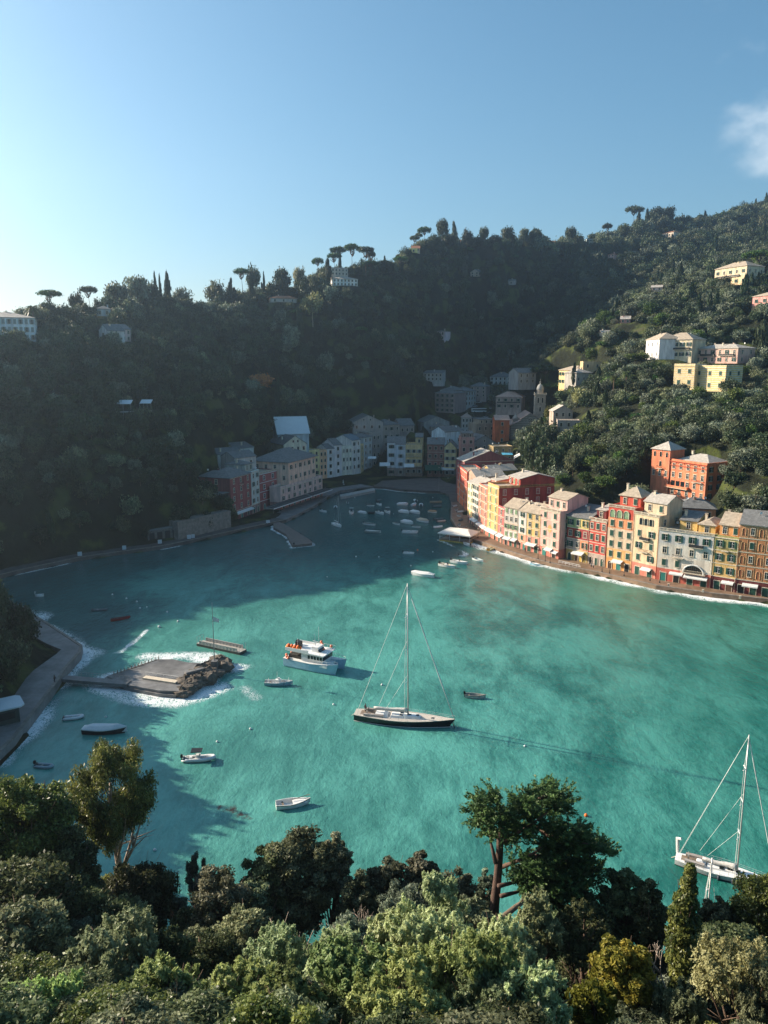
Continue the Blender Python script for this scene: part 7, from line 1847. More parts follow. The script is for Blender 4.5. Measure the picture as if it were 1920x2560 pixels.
def build_named_trees():
    U, B_, K = 'umbrella', 'broad', 'column'
    T = [('stone_pine', 'umbrella pine with open trunk alone on the far left skyline', U, 'pine', 127, 790, 727, 62),
         ('pine_tree', 'dark pine right of the lone umbrella pine on the left skyline, lower one', B_, 'dark', 193, 780, 730, 36),
         ('pine_tree', 'windswept pine right of the lone umbrella pine, taller one', U, 'dark', 225, 785, 717, 46),
         ('oak_tree', 'big spreading oak at the left end of the skyline thicket', B_, 'grey', 292, 770, 708, 62), ('oak_tree', 'tallest round oak in the skyline thicket left of the cypresses', B_, 'grey', 345, 765, 688, 66), ('oak_tree', 'low dark oak under the skyline thicket', B_, 'dark', 378, 770, 706, 46),
         ('cypress_tree', 'leftmost thin cypress of the skyline trio', K, 'cyp', 390, 760, 684, 9), ('cypress_tree', 'short middle cypress of the skyline trio', K, 'cyp', 402, 760, 690, 8), ('cypress_tree', 'thick rightmost cypress of the skyline trio', K, 'cyp', 421, 765, 684, 17),
         ('oak_tree', 'grey bushy tree right of the skyline cypresses', B_, 'grey', 460, 780, 722, 50), ('oak_tree', 'bushy tree on the left skyline dip', B_, 'olive', 540, 765, 705, 48), ('stone_pine', 'flat pine leaning left on the skyline shoulder', U, 'pine', 606, 735, 672, 42),
         ('oak_tree', 'tall ragged tree on the skyline shoulder', B_, 'dark', 634, 735, 668, 36), ('cypress_tree', 'small cypress behind the skyline shoulder', K, 'cyp', 660, 720, 673, 6), ('oak_tree', 'round dark pine on the skyline, right of the small cypress', B_, 'dark', 706, 735, 669, 44),
         ('oak_tree', 'sparse tall tree on the middle skyline', B_, 'brown', 748, 735, 668, 34), ('stone_pine', 'leftmost umbrella pine of the middle crest group', U, 'pine', 795, 700, 646, 30), ('stone_pine', 'umbrella pine low in the middle crest group', U, 'pine', 836, 695, 634, 36), ('stone_pine', 'widest top umbrella pine of the middle crest', U, 'pine', 846, 690, 618, 42), ('stone_pine', 'highest umbrella pine of the middle crest', U, 'pine', 880, 685, 612, 44),
         ('stone_pine', 'umbrella pine at the right of the middle crest group', U, 'dark', 915, 690, 618, 40), ('stone_pine', 'small outlying umbrella pine on the right end of the middle crest', U, 'dark', 928, 690, 630, 24),
         ('cypress_tree', 'broad dark cypress left of the long white villa', K, 'cyp', 820, 716, 650, 18), ('cypress_tree', 'narrow cypress in front of the crest pines', K, 'cyp', 851, 700, 636, 8), ('cypress_tree', 'dark cypress standing in the slope below the skyline shoulder', K, 'cyp', 588, 778, 722, 18),
         ('stone_pine', 'flat green pine on the left flank of the high crest', U, 'pine', 925, 690, 654, 40), ('stone_pine', 'bright pine at the foot of the rocky crest', U, 'pine', 1000, 690, 642, 38), ('stone_pine', 'pine beside the bright one at the foot of the rocky crest', U, 'dark', 962, 680, 652, 34),
         ('stone_pine', 'wide umbrella pine near the top of the high crest', U, 'pine', 1061, 590, 546, 34), ('pine_tree', 'tall bushy tree crowning the high crest', B_, 'dark', 1106, 580, 534, 30), ('stone_pine', 'pine on the left shoulder of the high crest, lower one', U, 'dark', 1036, 600, 568, 24), ('stone_pine', 'pine on the left shoulder of the high crest, upper one', U, 'dark', 1048, 592, 563, 20),
         ('oak_tree', 'dark tree right of the orange-roofed crest house', B_, 'dark', 1168, 585, 552, 26), ('oak_tree', 'small round tree on the crest middle', B_, 'dark', 1209, 585, 550, 22), ('oak_tree', 'large dome-shaped tree on the crest', B_, 'dark', 1268, 590, 551, 36), ('oak_tree', 'feathery tree on the crest before the notch', B_, 'grey', 1310, 588, 553, 26), ('oak_tree', 'dark round tree left of the notch', B_, 'dark', 1340, 592, 558, 22),
         ('stone_pine', 'wide pine on the right ridge above the vineyard', U, 'dark', 1584, 560, 515, 44), ('stone_pine', 'small pine at the left start of the right ridge', U, 'dark', 1519, 575, 538, 26), ('oak_tree', 'clump right of the ridge pine', B_, 'dark', 1640, 560, 517, 34), ('oak_tree', 'domed clump farther right on the ridge', B_, 'dark', 1668, 560, 516, 36), ('oak_tree', 'round tree right of the notch house', B_, 'dark', 1425, 600, 562, 26),
         ('stone_pine', 'bright green umbrella pine at the right picture edge', U, 'pine', 1893, 705, 628, 78), ('cypress_tree', 'tall cypress left of the pair on the terraced lawn', K, 'cyp', 1745, 800, 738, 17), ('cypress_tree', 'tall cypress below the wisteria villa', K, 'cyp', 1789, 792, 730, 15), ('cypress_tree', 'thick tall cypress right of the wisteria villa', K, 'cyp', 1860, 752, 688, 20), ('cypress_tree', 'left slim cypress of the right edge pair', K, 'cyp', 1877, 728, 684, 12), ('cypress_tree', 'right slim cypress of the right edge pair', K, 'cyp', 1893, 730, 682, 11),
         ('cypress_tree', 'short cypress at the upper hill below the cream villa, left', K, 'cyp', 1708, 618, 592, 7), ('cypress_tree', 'short cypress at the upper hill below the cream villa, right', K, 'cyp', 1718, 618, 592, 7), ('cypress_tree', 'small cypress in the lawn below the lone farmhouse', K, 'cyp', 1673, 820, 786, 11), ('pine_tree', 'dark conical conifer at the right edge above the pink upper villa', K, 'dark', 1901, 890, 805, 34),
         ('stone_pine', 'dark green umbrella pine behind the bell tower', U, 'pine', 1362, 972, 916, 72), ('stone_pine', 'broad umbrella pine right of the bell tower', U, 'pine', 1390, 1020, 958, 76), ('cypress_tree', 'slim cypress before the yellow pine villa', K, 'cyp', 1434, 964, 908, 12),
         ('oak_tree', 'large dark holm oak just behind the village marquee', B_, 'dark', 1335, 1190, 1078, 80), ('oak_tree', 'large dark holm oak right of the church front', B_, 'dark', 1362, 1130, 1072, 46), ('oak_tree', 'large dark holm oak left of the cliff garden', B_, 'dark', 1375, 1205, 1110, 86), ('oak_tree', 'large dark holm oak below the ivy house', B_, 'dark', 1372, 1120, 1062, 60), ('oak_tree', 'dark holm oak under the ivy house corner', B_, 'dark', 1420, 1150, 1080, 56), ('oak_tree', 'olive-tinted round tree above the cliff garden', B_, 'olive', 1432, 1190, 1130, 46), ('oak_tree', 'bright shrub tree beside the dark red side wall', B_, 'green', 1408, 1218, 1185, 40),
         ('oak_tree', 'yellow-green tree behind the bell tower house', B_, 'yellow', 1372, 1062, 1016, 22), ('oak_tree', 'yellowish tree right of the garden house', B_, 'gold', 1450, 1020, 972, 44), ('oak_tree', 'yellow-green bush tree on the garden slope', B_, 'green', 1534, 1060, 1018, 50), ('oak_tree', 'ivy-covered tree on the cliff behind the red attic house', B_, 'green', 1512, 1232, 1190, 56), ('oak_tree', 'round green tree over the cliff path', B_, 'green', 1462, 1212, 1180, 34),
         ('bare_top_tree', 'autumn-orange tree alone in the dark slope', B_, 'rust', 650, 985, 934, 68), ('poplar_tree', 'pale yellow-lit tree with slim trunk catching the sun on the dark slope', B_, 'gold', 782, 822, 732, 58), ('hedge', 'long clipped hedge left of the white villa', B_, 'green', 1598, 900, 882, 64)]
    for n, lab, k, mk, px, ba, to, w in T:
        kw = {}
        if n == 'poplar_tree': kw = dict(cfrac=.62, tk='pale')
        if n == 'bare_top_tree': n = 'autumn_tree'
        if n == 'hedge': kw = dict(cfrac=1, cat='hedge')
        if ba - to < 60 and k == 'umbrella': kw['cfrac'] = .42
        r = hill_tree(n, lab, k, mk, px, ba, to, w, v=hash_(lab) % 3, hmax=26, **kw)
    g = np.random.default_rng(8)
    for i, (px, ba, to, lab) in enumerate(((87, 842, 762, 'tall palm beside the white hotel on the left crest'), (1250, 1046, 1012, 'left palm of the pair behind the church'), (1270, 1046, 1012, 'right palm of the pair behind the church'), (1628, 722, 692, 'lone palm above the two-storey pink farmhouse'), (1532, 1006, 936, 'shaggy tall palm on the garden slope, left one'), (1563, 994, 926, 'shaggy tall palm on the garden slope, right one'), (1790, 905, 868, 'banana-leafed palm between the white villa and the pink upper villa') if False else (1736, 902, 868, 'leafy palm between the white villa and the pink upper villa'))):
        hy = hitY(px, ba) or 600; p = atY(px, ba, hy); zg = float(hgt(p.x, p.y)[0]); H = max(4, atY(px, to, hy).z - zg)
        tm, cm_ = palm_mesh(g, 30, 2.9 if i != 0 else 4.0, H - 1.0)
        root = empty('palm_tree', (p.x, p.y, zg), i * 1.1, lab, 'palm'); put('trunk', tm, root); put('crown', cm_, root); TREES.append((p.x, p.y, 2))

def house_rects():
    out = []
    for s in SPEC:
        p0, p1 = Vector(s['p0'][:2]), Vector(s['p1'][:2]); d = (p1 - p0); W_ = d.length; d.normalize(); out.append((p0.x, p0.y, d.x, d.y, W_, s['D'], s.get('fr', 13 if s['near'] else 9) if not s.get('crest') else 1.5))
    return out
def scatter():
    g = np.random.default_rng(21); P = []
    def grid(x0, x1, y0, y1, st):
        X, Y = np.meshgrid(np.arange(x0, x1, st), np.arange(y0, y1, st)); n = X.size
        return np.c_[X.ravel() + g.uniform(-.45, .45, n) * st, Y.ravel() + g.uniform(-.45, .45, n) * st, np.full(n, st)]
    P = np.concatenate([grid(-330, 330, 96, 480, 4.7), grid(-330, 430, 480, 760, 5.6), grid(-300, 760, 760, 1250, 7.8)])
    d = P[:, 1] * cp; px = 960 + P[:, 0] / P[:, 1] * FPX / cp * 1.0
    ok = (np.abs(P[:, 0]) < P[:, 1] * .56 + 12) | ((P[:, 1] < 430) & (P[:, 0] < 0) & (P[:, 0] > -320))
    P = P[ok]
    z = hgt(P[:, 0], P[:, 1]); shore = segdist(P[:, :2], SHORE)
    ok = (z > 1.6) & ~((shore < np.where(P[:, 0] > 0, 15, 8.5)) & (P[:, 1] > 215)) & ~((P[:, 1] < 215) & (shore < 9.5))
    ok &= ~((P[:, 0] > 150) & (P[:, 1] < 235))
    P, z = P[ok], z[ok]
    # keep clear of houses; in front of a house towards the camera clear a little more
    keep = np.ones(len(P), bool)
    for x, y, dx, dy, W_, D, fr in house_rects():
        u = (P[:, 0] - x) * dx + (P[:, 1] - y) * dy; v = -(P[:, 0] - x) * dy + (P[:, 1] - y) * dx
        keep &= ~((u > -3.5) & (u < W_ + 3.5) & (v > -fr) & (v < D + 3))
    for x, y, r in TREES: keep &= np.hypot(P[:, 0] - x, P[:, 1] - y) > r * .75
    for x, y, r, _z in PADS[-23:]: keep &= np.hypot(P[:, 0] - x, P[:, 1] - y) > r + 2
    # the valley street and the village core stay open
    keep &= ~((P[:, 0] > 72) & (P[:, 0] < 106) & (P[:, 1] > 468) & (P[:, 1] < 536))
    keep &= ~(inpoly(P[:, :2], [(-60, 330), (-75, 345), (-62, 400), (-45, 470), (-20, 515), (30, 560), (80, 560), (92, 500), (70, 420), (60, 330), (40, 300)]))
    P, z = P[keep], z[keep]
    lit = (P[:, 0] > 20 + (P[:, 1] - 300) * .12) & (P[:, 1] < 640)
    n1 = vnoise(P[:, 0] / 26, P[:, 1] / 26, 31)
    drop = lit & (n1 > .70) & (g.uniform(0, 1, len(P)) < .6)
    P, z, lit, n1 = P[~drop], z[~drop], lit[~drop], n1[~drop]
    return P, z, lit, n1, g
def build_woodland():
    P, z, lit, n1, g = scatter()
    n = len(P)
    # occlusion test: drop trees hidden behind the hill in front
    vis = np.ones(n, bool)
    for t in (.5, .6, .7, .8, .88, .94):
        zz = CAMH + (z + 9 - CAMH) * t
        vis &= hgt(P[:, 0] * t, P[:, 1] * t) < zz + 6
    caster = (P[:, 0] < -60) & (P[:, 1] < 480)
    keep = vis | caster
    P, z, lit, n1, vis = P[keep], z[keep], lit[keep], n1[keep], vis[keep]
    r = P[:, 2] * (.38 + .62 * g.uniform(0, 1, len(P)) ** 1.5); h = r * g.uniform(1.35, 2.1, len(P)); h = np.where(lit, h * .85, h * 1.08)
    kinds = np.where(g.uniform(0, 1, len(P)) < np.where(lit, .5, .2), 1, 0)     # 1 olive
    inview = np.abs(P[:, 0]) < P[:, 1] * .51
    size = r / P[:, 1] * (vis & inview)
    order = np.argsort(-size)
    ind = order[:300]
    mask = np.ones(len(P), bool); mask[ind] = False
    def zone(px, py):
        if px > 1230:
            if py > 1090: return 'on the cliff and gardens just above the coloured waterfront row'
            if py > 960: return 'on the slope between the orange villa and the striped villa' if px > 1560 else 'in the gardens right of the church'
            if py > 860: return 'around the white and striped villas' if px > 1560 else 'on the spur above the umbrella pines'
            return 'on the olive terraces of the upper right hill'
        if px > 900: return 'at the edge of the valley behind the village'
        if py > 1330 or (px < 250 and py > 1440): return 'in the dark clump on the left promontory'
        if px > 430: return 'on the shaded slope above the left quay houses'
        return 'low on the shaded slope above the far left quay'
    v = 0
    for i in ind:
        x, y = P[i, 0], P[i, 1]; dd = y * cp - (z[i] - CAMH) * sp_; px = 960 + FPX * x / dd; py = 1280 - FPX * (y * sp_ + (z[i] - CAMH) * cp) / dd
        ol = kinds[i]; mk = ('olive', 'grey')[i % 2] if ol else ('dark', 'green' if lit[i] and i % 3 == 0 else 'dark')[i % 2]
        nm = 'olive_tree' if ol else 'oak_tree'
        zn = zone(px, py)
        word = {'olive': 'grey-green olive tree', 'grey': 'silvery bushy tree', 'dark': 'dark round evergreen tree', 'green': 'fresh green round tree'}[mk]
        root = empty(nm, (x, y, z[i]), g.uniform(0, 6.28), word + ' ' + zn, 'tree', word + 's ' + zn)
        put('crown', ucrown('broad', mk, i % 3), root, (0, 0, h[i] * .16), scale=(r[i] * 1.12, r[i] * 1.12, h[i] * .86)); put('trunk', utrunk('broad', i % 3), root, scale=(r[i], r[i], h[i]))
    # the far wood reads as one mass: instanced crowns
    Q = P[mask]; zq = z[mask]; rq = r[mask]; hq = h[mask]; kq = kinds[mask]; lq = lit[mask]
    protos = [('broad', 'dark', 0), ('broad', 'dark', 1), ('broad', 'dark', 2), ('broad', 'grey', 0), ('broad', 'olive', 1), ('broad', 'green', 2), ('broad', 'olive', 0), ('column', 'cyp', 0), ('umbrella', 'pine', 0)]
    pc = bpy.data.collections.new('woodland_source')
    for i, k in enumerate(protos):
        o = bpy.data.objects.new('crown_source_%d' % i, ucrown(*k).copy()); pc.objects.link(o)
    me = bpy.data.meshes.new('woodland'); me.vertices.add(len(Q)); me.vertices.foreach_set('co', np.c_[Q[:, 0], Q[:, 1], zq - hq * .12].ravel())
    q = g.uniform(0, 1, len(Q)); idx = np.where(kq == 1, np.where(q < .5, 3, np.where(q < .8, 4, 6)), np.where(q < .33, 0, np.where(q < .66, 1, 2)))
    idx = np.where(lq & (q > .85) & (kq == 0), 5, idx)
    q2 = g.uniform(0, 1, len(Q)); col_ = (q2 < .022) & (Q[:, 1] > 260); um = (q2 > .975) & (Q[:, 1] > 300); idx = np.where(col_, 7, np.where(um, 8, idx))
    rq = np.where(col_, rq * .42, np.where(um, rq * 1.25, rq)); hq = np.where(col_, hq * 1.8, np.where(um, 4.0, hq)); zq = np.where(um, zq + 5.5, zq)
    a = me.attributes.new('idx', 'INT', 'POINT'); a.data.foreach_set('value', idx.astype(np.int32))
    a = me.attributes.new('scl', 'FLOAT_VECTOR', 'POINT'); a.data.foreach_set('vector', np.c_[rq * 1.15, rq * 1.15, hq * 1.05].astype(np.float32).ravel())
    a = me.attributes.new('rot', 'FLOAT_VECTOR', 'POINT'); a.data.foreach_set('vector', np.c_[g.uniform(-.12, .12, len(Q)), g.uniform(-.12, .12, len(Q)), g.uniform(0, 6.28, len(Q))].astype(np.float32).ravel())
    ob = put('woodland', me); tag(ob, 'dense wood of evergreen and olive trees covering the far hillsides', 'woodland', None, 'stuff')
    ng = bpy.data.node_groups.new('scatter_crowns', 'GeometryNodeTree')
    ng.interface.new_socket('Geometry', in_out='INPUT', socket_type='NodeSocketGeometry'); ng.interface.new_socket('Geometry', in_out='OUTPUT', socket_type='NodeSocketGeometry')
    N = ng.nodes; L = ng.links; gi = N.new('NodeGroupInput'); go = N.new('NodeGroupOutput'); ip = N.new('GeometryNodeInstanceOnPoints'); ci = N.new('GeometryNodeCollectionInfo')
    ci.inputs['Collection'].default_value = pc; ci.inputs['Separate Children'].default_value = True; ci.inputs['Reset Children'].default_value = True
    def attr(nm, ty):
        n_ = N.new('GeometryNodeInputNamedAttribute'); n_.data_type = ty; n_.inputs['Name'].default_value = nm; return n_.outputs['Attribute']
    L.new(gi.outputs[0], ip.inputs['Points']); L.new(ci.outputs[0], ip.inputs['Instance']); ip.inputs['Pick Instance'].default_value = True
    L.new(attr('idx', 'INT'), ip.inputs['Instance Index']); L.new(attr('scl', 'FLOAT_VECTOR'), ip.inputs['Scale']); L.new(attr('rot', 'FLOAT_VECTOR'), ip.inputs['Rotation'])
    L.new(ip.outputs[0], go.inputs[0])
    md = ob.modifiers.new('scatter', 'NODES'); md.node_group = ng
    print('wood', len(Q), 'individual', len(ind))
# ---------------------------------------------------------------- foreground trees
FC = {}
def fcrown(kind, mk, R_, H_, seed, dens=1.0, leaf=.17):
    k = (kind, mk, round(R_, 0), round(H_, 0), seed)
    if k in FC: return FC[k]
    g = np.random.default_rng(seed * 7 + 3); vol = (R_ * R_ * H_ / 60) ** .62
    axis = None; asp = .5; curl = .1
    if kind == 'broad':
        n = int(46 * vol ** .5) + 14; n = int(n * 1.5); L = lumps_broad(g, n, R_, H_, .21); c, N_, t = crown_pts(g, L, int(330 * dens), .95, (.3, 1.3))
    elif kind == 'bush':                   # many small knobs, brownish flower heads
        n = int(90 * vol ** .5) + 20; n = int(n * 1.3); L = lumps_broad(g, n, R_, H_, .15); c, N_, t = crown_pts(g, L, int(200 * dens), 1.0, (.25, 1.45))
    elif kind == 'plume':                  # many ragged upright sprays on an uneven mound
        c, N_, t = [], [], []
        n = int(150 * vol ** .5) + 70; LL = lumps_broad(g, 11, R_, H_, .42)
        for i in range(n):
            l = LL[g.integers(len(LL))]; d = sph(g, 1)[0]; d[2] = abs(d[2]) * .9 + .1 * d[2]; k_ = g.uniform(.7, 1.05); o = np.array(l[:3]) + d * (l[3], l[3], l[4]) * k_
            hh = g.uniform(.5, 1.15) * R_ * .36; m = int(95 * dens); u = g.uniform(0, 1, m) ** .8; ax_ = d * .7 + (0, 0, .9) + g.normal(size=3) * .25; ax_ /= np.linalg.norm(ax_)
            p = o + ax_ * (u[:, None] - .25) * hh + g.normal(size=(m, 3)) * (.30 * hh * (1.05 - u[:, None]))
            c.append(p); N_.append(d + g.normal(size=(m, 3)) * .7); t.append(np.clip(.1 + .7 * u * g.uniform(.5, 1.1, m) + g.uniform(-.1, .2), 0, 1))
        c, N_, t = map(np.concatenate, (c, N_, t)); axis = np.array([0, 0, 1.]); asp = .42
    elif kind == 'column':
        L = lumps_column(g, 26, R_, H_); c, N_, t = crown_pts(g, L, int(620 * dens), .55, (.65, 1.08)); axis = np.array([0, 0, 1.]); asp = .5
    elif kind == 'droop':                  # eucalyptus: hanging sickle leaves in separate tufts
        n = int(60 * vol ** .5) + 20; L = []
        for i in range(n):
            d = sph(g, 1)[0]; k_ = g.uniform(.55, 1.0); L.append((d[0] * R_ * k_ * .85, d[1] * R_ * k_ * .85, H_ * (.52 + .46 * d[2] * k_), R_ * g.uniform(.13, .24), H_ * g.uniform(.07, .13)))
        c, N_, t = crown_pts(g, L, int(210 * dens), 1.0, (.2, 1.1)); axis = np.array([.15, 0, -1.]); asp = .26
    me = leaves('crown', c, N_, g.uniform(.65, 1.35, len(c)) * leaf, LM[mk], t, asp, curl, axis, seed)
    FC[k] = me; return me
def fg_tree(name, lab, kind, mk, px, top, wpx, bot, Y, seed=1, tk='broad', dens=1.0, leaf=.17, group=None, cfmin=3.0, twigs=0):
    p = atY(px, top, Y); x = XatY(px, p.z - 4, Y); zg = float(hgt(x, Y)[0]); zt = p.z
    zb = atY(px, bot, Y).z; H = max(zt - zg, 2.5); Hc = min(max(zt - zb, cfmin), H * .97)
    R_ = wpx / 2 / FPX * (Y * cp + (CAMH - zt + 3) * sp_)
    root = empty(name, (x, Y, zg), seed * 1.3, lab, 'tree', group)
    R0, H0 = max(1.0, round(R_)), max(2.0, round(Hc))
    put('crown', fcrown(kind, mk, R0, H0, seed, dens, leaf), root, (0, 0, H - Hc), scale=(R_ / R0, R_ / R0, Hc / H0))
    g = np.random.default_rng(seed)
    put('trunk', trunk_mesh(g, H, min(.42, .05 + H * .018), 12, R_, .78, PBARK if tk == 'pale' else BARK, zsplit=.3), root)
    return root
def conifer(px=1246, Y=64):
    """wind-shaped cypress with bare lower trunk and layered sprays to the right"""
    g = np.random.default_rng(5)
    mp_ = lambda x, y, dy=0: atY(x, y, Y + dy)
    base = mp_(1236, 2262); zg = float(hgt(base.x, Y)[0]); O = Vector((base.x, Y, zg))
    root = empty('cypress_tree', O, 0, 'dark wind-shaped conifer with bare reddish trunk leaning over the water in the foreground', 'tree')
    b = MB(); b.smooth = True
    def br(pts, r): b.tube([Vector(p) - O for p in pts], r, 7)
    br([O - Vector((0, 0, 1)), mp_(1236, 2262), mp_(1243, 2200), mp_(1248, 2140), mp_(1250, 2100), mp_(1258, 2050), mp_(1262, 2025)], [.5, .46, .40, .36, .32, .2, .12])
    LIMB = [[(1246, 2215), (1290, 2205), (1330, 2220)], [(1248, 2170), (1300, 2150), (1340, 2130), (1352, 2118)], [(1252, 2240), (1300, 2228), (1345, 2222)], [(1250, 2110), (1290, 2085), (1330, 2060), (1370, 2030)], [(1255, 2060), (1280, 2030), (1320, 2000), (1350, 1990)], [(1240, 2160), (1228, 2110), (1222, 2060)], [(1256, 2040), (1230, 2030), (1205, 2010)], [(1330, 2060), (1370, 2090), (1420, 2100), (1470, 2110)], [(1340, 2140), (1400, 2150), (1450, 2150)], [(1350, 1995), (1380, 1985), (1395, 1978)], [(1300, 2150), (1330, 2170), (1380, 2200)]]
    for l in LIMB:
        br([mp_(x, y, (i * 1.2 - 1) * (1 if k_ % 2 else -1)) for i, (x, y) in enumerate(l) for k_ in (len(l),)], [.22 - .17 * i / (len(l) - 1) for i in range(len(l))])
    b.build('trunk', M('red_bark', (.115, .072, .055), .9, .4, 3, bump=.6), root)
    # foliage pads: (px, py, width, height)
    PD = [(1205, 2010, 46, 34), (1222, 1990, 30, 30), (1196, 2036, 40, 30), (1240, 2006, 40, 24), (1226, 2062, 46, 26), (1250, 2080, 56, 28), (1272, 2040, 56, 40), (1262, 2060, 60, 40), (1305, 2010, 46, 34), (1320, 2040, 60, 40), (1345, 2022, 46, 40), (1360, 1978, 46, 26), (1385, 1992, 44, 36), (1400, 2008, 34, 30), (1330, 1992, 40, 26), (1385, 2025, 34, 20),
          (1340, 2075, 70, 36), (1380, 2085, 70, 40), (1420, 2098, 70, 40), (1455, 2082, 50, 24), (1440, 2118, 80, 36), (1480, 2125, 60, 28), (1502, 2118, 30, 20), (1400, 2130, 90, 44), (1360, 2110, 80, 44), (1350, 2160, 90, 50), (1310, 2180, 60, 36), (1300, 2205, 60, 30), (1390, 2180, 100, 60), (1440, 2165, 80, 46), (1370, 2220, 90, 60), (1330, 2235, 60, 34), (1420, 2225, 80, 60), (1460, 2200, 70, 60), (1385, 2265, 80, 50), (1285, 2100, 40, 22), (1340, 2205, 80, 40), (1400, 2290, 90, 50)]
    C_, N_, T_, A_ = [], [], [], []
    for x, y, w, h in PD:
        for s in range(int(3 + w * h / 330)):
            cx, cy = x + g.uniform(-.5, .5) * w, y + g.uniform(-.5, .5) * h; c0 = mp_(cx, cy, g.uniform(-2.6, 2.6)); dirn = Vector((g.uniform(-.3, 1.0) if x > 1250 else g.uniform(-1, .4), g.uniform(-.8, .8), g.uniform(.0, .45))).normalized(); ln = g.uniform(1.4, 2.8)
            for k in range(5):             # fan of sprays
                d2 = (dirn + Vector((g.normal(), g.normal(), g.normal() * .4)) * .42).normalized(); m = 42; u = g.uniform(0, 1, m)
                p = np.array(c0 - O)[None] + np.array(d2)[None] * (u[:, None] * ln * .75) + g.normal(size=(m, 3)) * (.05 + .10 * (1 - u[:, None]))
                C_.append(p); N_.append(g.normal(size=(m, 3)) * .5 + (0, 0, .8)); T_.append(np.clip(.1 + .75 * u + g.uniform(-.2, .2, m), 0, 1)); A_.append(np.repeat(np.array(d2)[None], m, 0))
    c = np.concatenate(C_)
    put('crown', leaves('crown', c, np.concatenate(N_), g.uniform(.10, .2, len(c)), LM['conif'], np.concatenate(T_), .4, .1, np.concatenate(A_)), root)
def bare_tree(px, top, bot, Y, wpx, lab, seed):
    g = np.random.default_rng(seed); p = atY(px, top, Y); zg = float(hgt(p.x, Y)[0]); H = p.z - zg; s = wpx / FPX * 70 / 2
    root = empty('bare_tree', (p.x, Y, zg), 0, lab, 'tree'); b = MB(); b.smooth = True
    def grow(a, d, ln, r, lv):
        m = a + d * ln * .5 + Vector((g.normal(), g.normal(), g.normal())) * ln * .06; e = a + d * ln; b.tube([a, m, e], [r, r * .85, r * .65], 5)
        if lv:
            for k in range(3 if lv > 1 else 2):
                d2 = (d + Vector((g.normal(), g.normal(), g.normal() * .6 + .15)) * .55).normalized(); grow(e, d2, ln * g.uniform(.55, .8), r * .55, lv - 1)
    grow(Vector((0, 0, -1)), Vector((.05, 0, 1)), H * .55, .16, 0); grow(Vector((.05 * H * .5, 0, H * .55 - 1.05)), Vector((.2, 0, 1)).normalized(), H * .17, .12, 4)
    b.build('branch', PBARK, root)
